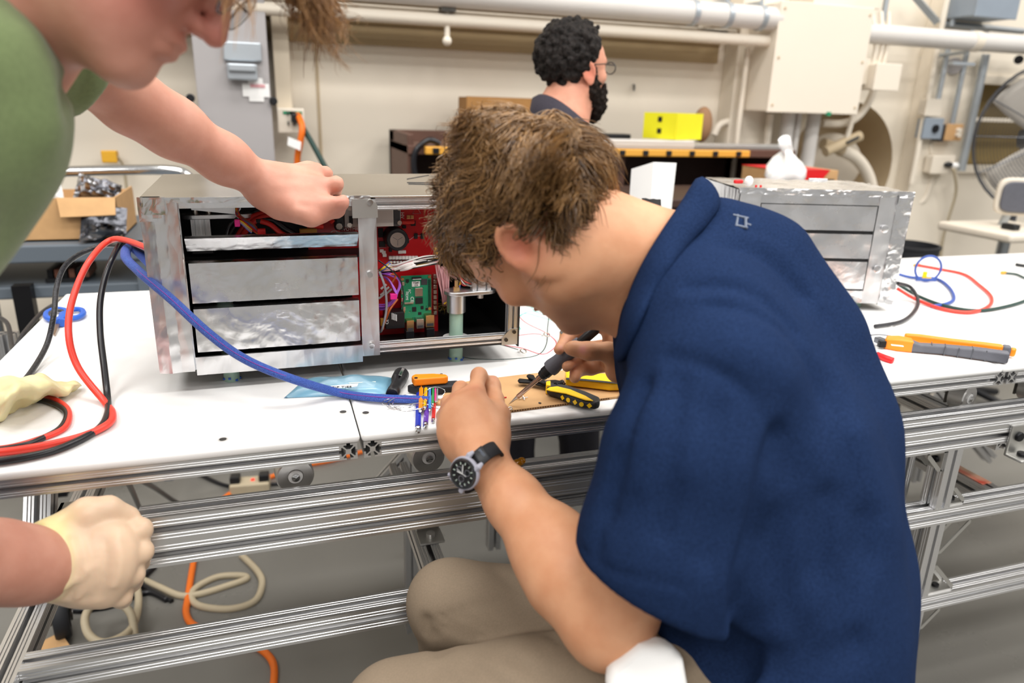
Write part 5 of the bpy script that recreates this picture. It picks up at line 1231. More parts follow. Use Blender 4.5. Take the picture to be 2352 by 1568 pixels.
poly_tool('handle_stripe', [(1254, 896), (1262, 891), (1280, 889), (1310, 896), (1345, 911), (1363, 922), (1345, 920), (1300, 905), (1265, 899)], .0196, .002, 'yellow_plastic', .0008, hb)
poly_tool('handle_end', [(1253, 896), (1264, 894), (1264, 906), (1253, 905)], .005, .0165, 'yellow_plastic', .002, hb)
poly_tool('handle', [(1297, 868), (1310, 865), (1345, 870), (1405, 876), (1440, 880), (1440, 897), (1400, 898), (1345, 891), (1299, 886)], .006, .014, 'yellow_plastic', .003)
poly_tool('handle_core', [(1300, 868), (1345, 871), (1440, 881), (1440, 884), (1345, 875), (1300, 872)], .0203, .001, 'dark_rubber', .0005)
for k, (px, py) in enumerate(((1287, 909), (1301, 915), (1315, 921), (1330, 927), (1350, 932))):
    q = S(px, py-0, .0165); d1 = nrm(S(1360, 930)-S(1270, 900)); nn = nrm(np.cross(d1, zz)); nn = nn if np.dot(nn, CF) < 0 else -nn
    lowE = [S(*e_, .006) for e_ in ((1377, 938), (1366, 942), (1335, 937), (1305, 927), (1280, 916), (1256, 908))]; best = None
    for e_, f_ in zip(lowE[:-1], lowE[1:]):
        g_ = f_-e_; t = np.clip(np.dot((q-e_)[:2], g_[:2])/np.dot(g_[:2], g_[:2]), 0, 1); c_ = e_+g_*t; d_ = np.linalg.norm((q-c_)[:2])
        if best is None or d_ < best[0]: best = (d_, c_, nrm(g_))
    d1 = best[2]; nn = nrm(np.cross(d1, zz)); nn = nn if np.dot(nn, CF) < 0 else -nn; c0 = best[1]+nn*.0002; c0[2] = TZ+.0125; s = .0044
    pl = [(s, 0), (0, s), (-s, 0), (0, -s)] if k % 2 == 0 else [(s*.85*math.cos(t), s*.85*math.sin(t)) for t in np.linspace(0, 2*math.pi, 14, endpoint=False)]
    MB().prism(pl, c0, d1, zz, nn, .0008).build('grip_dot', mat('yellow_plastic'), hb, smooth=0)
# ---- small bits on the cardboard
def bit(name, label, cat, pts, r, m, n=6): return cable(name, label, [T(px, py, h) for px, py, h in pts], r, m, n, cat, 5)
bit('lead_clipping', 'small curl of silver solder clippings beside the iron tip', 'solder', [(1185, 917, .005), (1195, 908, .009), (1205, 918, .006), (1200, 908, .01), (1190, 915, .007), (1212, 912, .006)], .0007, 'chrome')
bit('solder_blob', 'twisted silver wire joint in front of the iron tip', 'solder', [(1150, 935, .005), (1158, 932, .008), (1165, 938, .006), (1172, 934, .008), (1176, 939, .005), (1168, 941, .005)], .0009, 'chrome')
bit('wire_scrap', 'short red wire scrap on the cardboard right of the hand', 'wire', [(1140, 919, .005), (1150, 914, .006), (1163, 912, .005)], .0011, 'red_wire')
bit('wire_scrap', 'short yellow wire scrap with a bare end above the red scrap', 'wire', [(1132, 898, .006), (1142, 897, .006), (1152, 901, .005)], .0013, 'strip_yellow')
bit('lead_clipping', 'tiny dark solder ball near the cardboard edge', 'solder', [(1238, 925, .0045), (1242, 926, .005)], .0016, 'gunmetal')
bit('lead_clipping', 'tiny grey fleck of solder behind the hand', 'solder', [(1143, 888, .0045), (1146, 888, .005)], .0012, 'gunmetal')
bit('heat_shrink', 'short white heat-shrink tube between hex keys and hand', 'tube', [(1006, 914, .006), (1022, 914, .006), (1034, 912, .006)], .0032, 'white_plastic', 8)
# ---- thin wires and ring terminals behind the man's chin
cable('hook_wire', 'dark green thin wire running from the post past the red loop', [T(1062, 790), T(1110, 788), T(1150, 792), T(1190, 803)], .0011, 'dk_green', 6, 'wire')
cable('hook_wire', 'dark thin wire curving along the table then up behind the chin', [T(1050, 818), T(1100, 825), T(1180, 824), T(1235, 815), T(1255, 790), T(1258, 750), T(1265, 700)], .0011, 'dk_green', 6, 'wire')
mat('pink_wire', '#e04a5c', .4)
cable('hook_wire', 'pinkish red thin wire looping over the table to a ring terminal', [T(1170, 690), T(1200, 735), T(1255, 765), T(1278, 788), T(1262, 808), T(1240, 813), T(1200, 800), T(1155, 792), T(1150, 784), T(1180, 773), T(1220, 767), T(1243, 768)], .0011, 'pink_wire', 6, 'wire')
mat('teal', '#3fb8ac', .4)
cable('hook_wire', 'teal thin wire scribbling over the table beside the box corner', [T(1188, 757), T(1186, 735), T(1205, 720), T(1240, 728), T(1268, 735), T(1272, 728), T(1250, 718), T(1220, 715), T(1200, 722), T(1186, 738), T(1195, 755), T(1188, 757)], .001, 'teal', 6, 'wire')
cable('hook_wire', 'second teal wire tangle nearer the chin', [T(1210, 692), T(1212, 703), T(1230, 706), T(1255, 702), T(1235, 697), T(1222, 701), T(1225, 712), T(1248, 722), T(1246, 705)], .001, 'teal', 6, 'wire')
for (px, py, lb_) in ((1252, 768, 'silver ring terminal at the end of the pink wire'), (1198, 806, 'silver ring terminal at the end of the dark green wire')):
    rt = root('ring_terminal', lb_, 'terminal', T(px, py))
    MB().tube(ell(px+4, py, 7, 4, .3, 16), .0012, 6, closed=True).build('ring', mat('tin'), rt); MB().cyl(T(px-9, py, .003), T(px-2, py, .003), .002, n=8).build('barrel', mat('white_plastic'), rt)
# ---- tape roll and blue clamp behind the chin
rt = root('tape_roll', 'roll of amber tape with a white core behind the hand with the iron', 'tape', T(1312, 775))
c = T(1312, 785)
MB().lathe([(.014, 0), (.024, 0), (.024, .02), (.014, .02), (.014, 0)], c, n=36).build('tape', mat('tape_side', '#55524e', .5), rt)
MB().lathe([(.0242, .001), (.0245, .001), (.0245, .019), (.0242, .019)], c, n=36).build('outer_wrap', mat('tape_amber', '#c98a3a', .3), rt)
MB().lathe([(.012, 0), (.0142, 0), (.0142, .0205), (.012, .0205), (.012, 0)], c, n=36).build('core', mat('white_plastic'), rt)
for (px, py, h, lb_) in ((1411, 703, .045, 'blue plastic post behind the iron cable, left one'), (1424, 699, .03, 'blue plastic post behind the iron cable, right one')):
    o = MB().box(T(px, py+8, h/2+.001), (.008, .012, h)).build('blue_clip', mat('blue_plastic'), bevel=.0015); tag(o, lb_, 'clip')
cable('iron_cord', 'dark cord lying on the table right of the chin', [T(1400, 722, .004), T(1420, 727, .004), T(1450, 735, .004), T(1480, 738, .004)], .0028, 'dk_green', 8, 'cord')
cable('iron_cord', 'second dark cord just in front of the first right of the chin', [T(1390, 742, .004), T(1425, 741, .004), T(1450, 752, .004), T(1480, 760, .004)], .0028, 'dk_green', 8, 'cord')
# ---- amber lump on the beam
o = MB().sphere(onZ(1190, 1062, .842+.006), (.011, .007, .006), 10, 7).sphere(onZ(1198, 1058, .842+.008), (.007, .007, .006), 8, 6).sphere(onZ(1183, 1064, .842+.004), (.006, .006, .004), 8, 6).build('tape_wad', mat('amber'))
tag(o, 'crumpled amber tape wad on the aluminium beam by the watch', 'tape')
# ================================================================ things on the right table
cable('power_cable', 'red cable winding on the right table past the blue loop', [T(2060, 662, .03), T(2110, 690, .008), T(2170, 711, .005), T(2230, 717, .005), T(2272, 702, .005), T(2276, 680, .005), T(2250, 655, .005), T(2215, 630, .005), T(2160, 618, .005), T(2105, 608, .005)], .0042, 'red_cable')
cable('power_cable', 'dark green cable running right across the right table', [T(2062, 652, .03), T(2110, 680, .008), T(2170, 702, .005), T(2240, 713, .005), T(2300, 706, .005), T(2360, 688, .005), T(2400, 660, .005)], .0042, 'dk_green')
cable('braided_cable', 'black speckled braided cable curling below the right box', [T(2062, 650, .05), T(2092, 660, .03), T(2108, 690, .01), T(2100, 715, .006), T(2070, 738, .006), T(2010, 749, .006)], .0045, 'braid')
mat('blue_wire', '#31509e', .4)
pts = [T(2065, 630, .01), T(2095, 637, .006), T(2150, 640, .005), T(2180, 660, .005), T(2191, 685, .005), T(2175, 697, .005), T(2140, 703, .005)]
cable('blue_lead', 'blue lead with a long bend on the right table', pts, .0042, 'blue_wire')
rt = root('lead_loop', 'blue lead tied in a standing loop with a yellow tag', 'lead', T(2126, 640))
c = at(2126, 612, 1.0)*0+T(2126, 645, .005); ru = nrm(V(1, -.35, 0)); Rr = .036
MB().tube([c+zz*Rr+(ru*math.cos(t)+zz*math.sin(t))*Rr for t in np.linspace(0, 2*math.pi, 30, endpoint=False)], .0032, 8, closed=True).build('loop', mat('blue_wire'), rt)
MB().tube([c-ru*.028+zz*.004, c+ru*.028+zz*.004], .005, 8).build('tie_wrap', mat('blue_wire'), rt)
MB().box(c+zz*.016-ru*.006, (.012, .004, .022), ax=[ru, np.cross(zz, ru), zz]).box(c+zz*.008+ru*.004, (.02, .004, .006), ax=[ru, np.cross(zz, ru), zz]).build('yellow_tag', mat('yellow_plastic'), rt, smooth=0, bevel=.001)
rt = root('connector_lead', 'dark green lead ending in a yellow connector at the right edge', 'lead', T(2310, 626))
MB().tube(spline([T(2310, 627, .005), T(2335, 630, .005), T(2360, 640, .005), T(2400, 645, .005)], 5), .0035, 8).build('lead', mat('dk_green'), rt)
MB().box(T(2305, 626, .006), (.018, .009, .009)).build('connector', mat('strip_yellow'), rt, bevel=.002)
MB().cyl(T(2100, 609, .005), T(2112, 608, .005), .0045, n=8).build('yellow_connector', mat('strip_yellow'))
tag(bpy.data.objects['yellow_connector'], 'tiny yellow connector at the end of the red cable', 'connector')
cable('marker_pen', 'black pen end entering at the right edge of the far table', [T(2334, 607, .006), T(2345, 609, .006), T(2400, 616, .006)], .005, 'black_plastic', 10, 'pen')
# ---- orange crimping tool
rt = root('crimping_tool', 'large orange crimping tool with grey rubber handles on the right table', 'tool', T(2150, 800))
def limb(name, pts, w, h, m, par=rt, bev=.004):
    """a bar lying on the table along pts (px, py, base height): width w, height h lists"""
    P = [T(px, py, hh) for px, py, hh in pts]; mb = MB(); vs = []
    for i, q in enumerate(P):
        d = nrm(P[min(i+1, len(P)-1)]-P[max(i-1, 0)]); s = nrm(np.cross(zz, d)); ww = w[i] if hasattr(w, '__len__') else w; hh = h[i] if hasattr(h, '__len__') else h
        for a_, b_ in ((-1, 0), (1, 0), (1, 1), (-1, 1)): vs.append(q+s*a_*ww/2+zz*b_*hh)
    m_ = len(P); fs = [(i*4+k, i*4+(k+1) % 4, (i+1)*4+(k+1) % 4, (i+1)*4+k) for i in range(m_-1) for k in range(4)]+[(3, 2, 1, 0), tuple(range((m_-1)*4, m_*4))]
    return mb.add(vs, fs).build(name, mat(m), par, smooth=30, bevel=bev, bseg=3)
limb('head', [(2030, 797, .0), (2060, 802, .0), (2093, 806, .0)], [.03, .034, .03], [.022, .026, .024], 'orange_plastic')
h1 = limb('handle', [(2088, 805, .001), (2110, 807, .002), (2160, 811, .002), (2240, 822, .002), (2313, 833, .002)], [.026, .020, .021, .023, .022], [.022, .017, .018, .021, .022], 'grey_rubber')
for k in range(6): limb('grip_ring', [(2135+k*31, 808.5+k*4.2, .0015), (2137+k*31, 808.8+k*4.2, .0015)], .0235, .0215 if k > 2 else .0195, 'gunmetal', h1, .0005)
h2 = limb('handle', [(2075, 783, .004), (2110, 787, .004), (2180, 797, .004), (2255, 808, .004), (2300, 814, .004)], [.014, .016, .017, .018, .018], [.017, .018, .018, .02, .02], 'orange_plastic')
limb('handle_band', [(2298, 814, .004), (2318, 817, .004)], .019, .0205, 'grey_rubber', h2)
limb('handle_end', [(2316, 816, .004), (2331, 819, .004)], .016, .017, 'orange_plastic', h2)
limb('trigger_link', [(2055, 786, .012), (2085, 789, .012)], .01, .01, 'purple_line', rt, .002)
limb('label', [(2047, 792, .0262), (2075, 795, .0262)], .008, .0004, 'paper', rt, 0)
limb('nose', [(2012, 785, .006), (2032, 793, .006)], .016, .012, 'gunmetal', rt, .002); limb('jaw', [(2016, 797, .004), (2032, 797, .004)], .01, .014, 'black_steel', rt, .002)
cable('pen', 'red plastic clip end sticking out beside the seated man’s back', [T(2015, 815, .006), T(2035, 823, .006), T(2052, 829, .005)], [.007]*16+[.004], 'red_plastic', 8, 'clip', 8)
cable('hook_wire', 'thin grey wire behind the crimping tool nose', [T(1995, 770, .003), T(2020, 768, .003), T(2050, 772, .003)], .0014, 'gunmetal', 6, 'wire')
# ================================================================ things on the floor
F = lambda px, py, h=.006: onZ(px, py, h)
cable('extension_cord', 'orange extension cord running under the table over the floor', [F(835, 1037), F(760, 1058), F(690, 1072), F(600, 1104), F(520, 1140), F(460, 1220), F(443, 1300), F(432, 1370), F(428, 1410), F(450, 1438), F(520, 1460), F(590, 1485), F(628, 1525), F(625, 1600)], .0095, 'orange_cord', 10, 'cord')
cable('beige_cord', 'beige cord looping twice on the floor under the stand', [F(555, 1275), F(590, 1310), F(602, 1340), F(585, 1380), F(530, 1398), F(465, 1393), F(440, 1375), F(450, 1350), F(500, 1325), F(555, 1322), F(565, 1330), F(520, 1346), F(460, 1364), F(415, 1368), F(370, 1350), F(330, 1332)], .010, 'beige_cord', 10, 'cord')
cable('beige_cord', 'beige cord with one upright loop near the caster', [F(308, 1330, .02), F(318, 1370, .02), F(312, 1420, .03), F(290, 1455, .05), F(240, 1475, .06), F(205, 1458, .07), F(195, 1420, .09), F(215, 1388, .1), F(262, 1380, .1), F(298, 1405, .08), F(308, 1450, .04), F(305, 1485, .01), F(290, 1505)], .010, 'beige_cord', 10, 'cord')
cable('black_cord', 'black cord bundle on the floor behind the gloved hand', [F(355, 1300), F(325, 1335), F(345, 1355), F(385, 1378), F(345, 1360), F(300, 1372), F(250, 1392), F(200, 1398), F(160, 1402)], .009, 'black_cable', 8, 'cord')
cable('black_cord', 'second black cord trailing left over the floor to the caster', [F(395, 1380), F(340, 1350), F(300, 1345), F(260, 1385), F(190, 1402), F(140, 1395)], .007, 'black_cable', 8, 'cord')
cable('black_cord', 'thin black cord arching down behind the left table edge', [onZ(300, 1090, .6), F(355, 1120, .3), F(400, 1150, .1), F(440, 1170)], .007, 'black_cable', 8, 'cord')
cable('black_cord', 'pair of hanging black wires under the left table', [onZ(290, 1100, .7), onZ(305, 1130, .5), onZ(320, 1165, .3)], .006, 'black_cable', 8, 'cord')
cable('black_cord', 'black cord running into the floor power strip', [F(455, 1085, .01), F(510, 1112), F(560, 1118), F(620, 1112), F(660, 1108), F(690, 1090), F(710, 1060)], .007, 'black_cable', 8, 'cord')
rt = root('power_strip', 'beige power strip with a red glowing switch on the floor', 'power strip', F(572, 1110))
a = F(540, 1128, 0); b = F(612, 1122, 0)
u_ = nrm(b-a); v_ = np.cross(zz, u_)
MB().box((a+b)/2+zz*.02, (np.linalg.norm(b-a)*1.25, .07, .04), ax=[u_, v_, zz]).build('housing', mat('beige_cord'), rt, smooth=0, bevel=.005)
MB().box((a+b)/2+zz*.042+u_*.01, (.012, .010, .006), ax=[u_, v_, zz]).build('switch', mat('switch_red', '#ff2a1a', .4, emit='#ff2010', es=1.0), rt, smooth=0, bevel=.001)
for k in (-1, 1): MB().box((a+b)/2+zz*.05+u_*(.05*k), (.035, .04, .03), ax=[u_, v_, zz]).build('plug', mat('black_plastic'), rt, smooth=0, bevel=.004)
q = [F(78, 1482, .004), F(140, 1452, .03), F(185, 1518, .004), F(148, 1528, .004), F(120, 1507, .01)]
o = MB().add(q, [(0, 1, 4), (1, 2, 4), (2, 3, 4), (0, 4, 3)]).build('cardboard_scrap', mat('cardboard'), smooth=0, solid=.004); tag(o, 'torn scrap of brown cardboard on the floor by the caster', 'cardboard')
o = MB().lathe([(.0, 0), (.022, 0), (.022, .01), (.014, .015), (.018, .03), (.012, .04), (.014, .055), (.006, .07), (.0, .075)], F(957, 1272, 0), n=16).build('brass_fitting', mat('brass', '#8c6f3c', .35, .8)); tag(o, 'small brass fitting standing on the floor under the stand', 'fitting')
# ================================================================ organic modelling: smooth unions of tapered limbs on a grid, skinned once
class SDF:
    def __init__(s, lo, hi, h):
        s.h = h; s.lo = V(*lo); s.n = np.ceil((V(*hi)-s.lo)/h).astype(int)+1
        s.F = np.full(s.n, .25, np.float32)
        s.ax = [np.float32(s.lo[i])+np.arange(s.n[i], dtype=np.float32)*np.float32(h) for i in range(3)]
    def _win(s, lo, hi, pad):
        a = np.clip(np.floor((np.asarray(lo)-pad-s.lo)/s.h).astype(int), 0, s.n); b = np.clip(np.ceil((np.asarray(hi)+pad-s.lo)/s.h).astype(int)+1, 0, s.n)
        return tuple(slice(a[i], b[i]) for i in range(3))
    def _xyz(s, w): return s.ax[0][w[0]][:, None, None], s.ax[1][w[1]][None, :, None], s.ax[2][w[2]][None, None, :]
    def _un(s, w, d, k):
        f = s.F[w]
        if k > 0: t = np.maximum(k-np.abs(f-d), 0)/k; s.F[w] = np.minimum(f, d)-t*t*k*.25
        else: s.F[w] = np.minimum(f, d)
    def _sb(s, w, d, k):
        f = s.F[w]; d = -d
        if k > 0: t = np.maximum(k-np.abs(f-d), 0)/k; s.F[w] = np.maximum(f, d)+t*t*k*.25
        else: s.F[w] = np.maximum(f, d)
    @staticmethod
    def dcone(X, a, b, ra, rb, flat=None):
        x, y, z = X; ab = b-a; L2 = float(ab@ab)+1e-12
        t = np.clip(((x-a[0])*ab[0]+(y-a[1])*ab[1]+(z-a[2])*ab[2])/L2, 0, 1)
        dx, dy, dz = x-a[0]-t*ab[0], y-a[1]-t*ab[1], z-a[2]-t*ab[2]
        if flat is not None:
            n, q = flat; c = dx*n[0]+dy*n[1]+dz*n[2]; e = (q-1)*c
            dx, dy, dz = dx+e*n[0], dy+e*n[1], dz+e*n[2]
        return np.sqrt(dx*dx+dy*dy+dz*dz)-(ra+(rb-ra)*t)
    def cone(s, a, b, ra, rb=None, k=.01, sub=False, flat=None):
        """flat=(axis, q): section squeezed (q>1) along axis"""
        a, b = V(*a), V(*b); rb = ra if rb is None else rb; r = max(ra, rb)*(1 if flat is None else max(1, 1/flat[1]))
        w = s._win(np.minimum(a, b)-r, np.maximum(a, b)+r, k+3*s.h)
        if any(q.start >= q.stop for q in w): return s
        d = s.dcone(s._xyz(w), a, b, ra, rb, flat); (s._sb if sub else s._un)(w, d, k); return s
    def chain(s, pts, k=.01, flat=None):
        for (p, r), (q, t) in zip(pts[:-1], pts[1:]): s.cone(p, q, r, t, k, flat=flat)
        return s
    def ell(s, c, r, ax=None, k=.01, sub=False):
        c = V(*c); r = V(*r) if hasattr(r, '__len__') else V(r, r, r); ax = np.eye(3) if ax is None else np.array(ax); m = r.max()
        w = s._win(c-m, c+m, k+3*s.h)
        if any(q.start >= q.stop for q in w): return s
        x, y, z = s._xyz(w); x, y, z = x-c[0], y-c[1], z-c[2]
        q = [(x*ax[i][0]+y*ax[i][1]+z*ax[i][2])/r[i] for i in range(3)]
        k0 = np.sqrt(q[0]**2+q[1]**2+q[2]**2); k1 = np.sqrt((q[0]/r[0])**2+(q[1]/r[1])**2+(q[2]/r[2])**2)+1e-9
        (s._sb if sub else s._un)(w, k0*(k0-1)/k1, k); return s
    def plane(s, p, n, k=0.0, lo=None, hi=None):
        """cut away what lies on the side of n"""
        p, n = V(*p), nrm(n); w = s._win(s.lo if lo is None else lo, s.lo+s.h*s.n if hi is None else hi, 0)
        x, y, z = s._xyz(w); d = (x-p[0])*n[0]+(y-p[1])*n[1]+(z-p[2])*n[2]; s._sb(w, -d, k); return s
    def crease(s, pts, width, depth):
        """press (depth>0) or raise (depth<0) a soft line into the surface"""
        P = [V(*p) for p in pts]; lo = np.min(P, 0); hi = np.max(P, 0); w = s._win(lo, hi, width*3)
        if any(q.start >= q.stop for q in w): return s
        X = s._xyz(w); d = None; n = len(P)-1
        for i in range(n):
            e = s.dcone(X, P[i], P[i+1], 0, 0); d = e if d is None else np.minimum(d, e)
        s.F[w] += depth*np.exp(-(d/width)**2); return s
    def ripple(s, fn, lo=None, hi=None):
        w = s._win(s.lo if lo is None else lo, s.lo+s.h*s.n if hi is None else hi, 0); s.F[w] += fn(*s._xyz(w)).astype(np.float32); return s
    def hit(s, px, py, d0=.3, d1=2.6, back=0.0):
        """first surface point along the ray of a pixel"""
        t = np.arange(d0, d1, .0015); P = CAM+ray(px, py)[None, :]*t[:, None]
        I = np.round((P-s.lo)/s.h).astype(int); ok = ((I >= 0) & (I < s.n)).all(1); I[~ok] = 0
        v = np.where(ok, s.F[I[:, 0], I[:, 1], I[:, 2]], 1.0); k = np.argmax(v < 0)
        return None if v[k] >= 0 else CAM+ray(px, py)*(t[k]-back)
    def fold(s, px, width, depth, n=4):
        """a crease through the surface points seen at a list of pixels"""
        P = [s.hit(x, y) for x, y in px]; P = [p for p in P if p is not None]
        if len(P) > 1: s.crease(spline(P, n), width, depth)
        return s
    def surf(s, relax=2):
        F = s.F; S = F < 0; n = s.n
        c = np.zeros(n-1, np.int8)
        for i in (0, 1):
            for j in (0, 1):
                for k in (0, 1): c += S[i:n[0]-1+i, j:n[1]-1+j, k:n[2]-1+k]
        I = np.argwhere((c > 0) & (c < 8)); idx = np.full(n-1, -1, np.int32); idx[I[:, 0], I[:, 1], I[:, 2]] = np.arange(len(I))
        acc = np.zeros((len(I), 3)); cnt = np.zeros(len(I))
        cor = [(i, j, k) for i in (0, 1) for j in (0, 1) for k in (0, 1)]
        val = {q: F[I[:, 0]+q[0], I[:, 1]+q[1], I[:, 2]+q[2]] for q in cor}
        for q in cor:
            for a in range(3):
                if q[a] == 0:
                    e = list(q); e[a] = 1; e = tuple(e); f0, f1 = val[q], val[e]; m = (f0 < 0) != (f1 < 0)
                    t = np.where(m, f0/np.where(m, f0-f1, 1), 0); P = np.tile(np.array(q, float), (len(I), 1)); P[:, a] = t
                    acc[m] += P[m]; cnt[m] += 1
        Vv = s.lo+(I+acc/cnt[:, None])*s.h
        faces = []
        for a in range(3):
            b, d = (a+1) % 3, (a+2) % 3
            s0 = [slice(None)]*3; s1 = [slice(None)]*3; s0[a] = slice(0, n[a]-1); s1[a] = slice(1, n[a])
            A, B = S[tuple(s0)], S[tuple(s1)]; E = np.argwhere(A != B)
            ok = (E[:, b] > 0) & (E[:, d] > 0) & (E[:, b] < n[b]-1) & (E[:, d] < n[d]-1); E = E[ok]
            fl = A[E[:, 0], E[:, 1], E[:, 2]]
            def g(db, dd):
                Q = E.copy(); Q[:, b] += db; Q[:, d] += dd; return idx[Q[:, 0], Q[:, 1], Q[:, 2]]
            q = np.stack([g(-1, -1), g(0, -1), g(0, 0), g(-1, 0)], 1); q[~fl] = q[~fl][:, ::-1]
            faces.append(q[(q >= 0).all(1)])
        Q = np.concatenate(faces)
        for _ in range(relax):
            sm = np.zeros_like(Vv); ct = np.zeros(len(Vv))
            for i in range(4): np.add.at(sm, Q[:, i], Vv[Q[:, (i+1) % 4]]+Vv[Q[:, i-1]]); np.add.at(ct, Q[:, i], 2)
            Vv = Vv*.5+.5*sm/np.maximum(ct, 1)[:, None]
        return Vv, Q
    def build(s, name, m, parent=None, attrs=None, relax=2):
        Vv, Q = s.surf(relax); off = wloc(parent) if parent is not None else 0
        me = bpy.data.meshes.new(name); me.vertices.add(len(Vv)); me.vertices.foreach_set('co', (Vv-off).ravel().astype(np.float32))
        me.loops.add(Q.size); me.loops.foreach_set('vertex_index', Q.ravel().astype(np.int32))
        me.polygons.add(len(Q)); me.polygons.foreach_set('loop_start', np.arange(0, Q.size, 4, dtype=np.int32)); me.polygons.foreach_set('loop_total', np.full(len(Q), 4, np.int32))
        me.update(); me.validate()
        for an, fn in (attrs or {}).items():
            a = me.attributes.new(an, 'FLOAT', 'POINT'); a.data.foreach_set('value', np.clip(fn(Vv), 0, 1).astype(np.float32))
        o = link(name, me, m, parent, smooth=180); o['body'] = 1; del o['body']
        return o
def blob(P, c, r): return np.exp(-(((P-V(*c))/r)**2).sum(1))
class Frame:
    """a head's own axes: x to its left, y forward, z up"""
    def __init__(s, o, f, u, sc=1.0):
        s.o = V(*o); s.f = nrm(f); u = V(*u); s.u = nrm(u-s.f*np.dot(u, s.f)); s.l = np.cross(s.u, s.f); s.sc = sc
    def __call__(s, x, y, z): return s.o+(s.l*x+s.f*y+s.u*z)*s.sc
    def ax(s): return [s.l, s.f, s.u]
    def loc(s, P): d = np.asarray(P)-s.o; return np.stack([d@s.l, d@s.f, d@s.u], -1)/s.sc
def head(S, H, jaw=1.0, nose=1.0):
    k = H.sc; A = H.ax()
    S.ell(H(0, -.012, .035), V(.075, .098, .083)*k, A, .01)
    S.ell(H(0, .035, .02), V(.066, .06, .07)*k, A, .02)
    S.ell(H(0, .04, -.045), V(.054, .05, .062)*k, A, .02)
    for sx in (-1, 1):
        S.cone(H(sx*.056, .0, -.055), H(sx*.018, .072, -.102), .02*k*jaw, .017*k*jaw, .022)
        S.ell(H(sx*.043, .062, -.022), V(.024, .022, .02)*k, A, .02)
        S.ell(H(sx*.031, .094, .006), V(.016, .014, .011)*k, A, .008, sub=True)
        S.ell(H(sx*.031, .081, .004), V(.0125, .0125, .0115)*k, A, .002)
        S.cone(H(sx*.012, .091, .024), H(sx*.046, .078, .024), .009*k, .007*k, .012)
    S.cone(H(0, .078, -.098), H(0, .078, -.1), .017*k, None, .02)
    S.cone(H(0, .088, .018), H(0, .111*nose, -.03), .007*k, .0115*k, .01)
    for sx in (-1, 1): S.ell(H(sx*.012, .098, -.034), V(.0085, .011, .008)*k, A, .006)
    S.ell(H(0, .092, -.057), V(.024, .011, .006)*k, A, .006); S.ell(H(0, .091, -.069), V(.021, .011, .0065)*k, A, .006)
    S.crease([H(-.024, .094, -.063), H(0, .104, -.062), H(.024, .094, -.063)], .003*k, .0025)
def ear(S, H, sx, eo=(0, 0)):
    k = H.sc; n_ = nrm(H.l*sx*.9-H.f*.42); v = nrm(H.u-H.f*.22); u = np.cross(v, n_); A = [n_, u, v]
    c = H(sx*.082, -.012+eo[0], -.012+eo[1])
    S.ell(c, V(.008, .020, .035)*k, A, .006)
    S.ell(c+n_*.009*k+u*.002*k+v*.002*k, V(.008, .0115, .021)*k, A, .004, sub=True)
    hx = [c+n_*.005*k+(v*math.cos(t)*.031+u*math.sin(t)*.0175)*k for t in np.linspace(-2.0, 1.9, 11)]
    S.chain([(p, .0042*k) for p in hx], .003)
    S.ell(c-v*.026*k+n_*.001, V(.006, .010, .010)*k, A, .006)
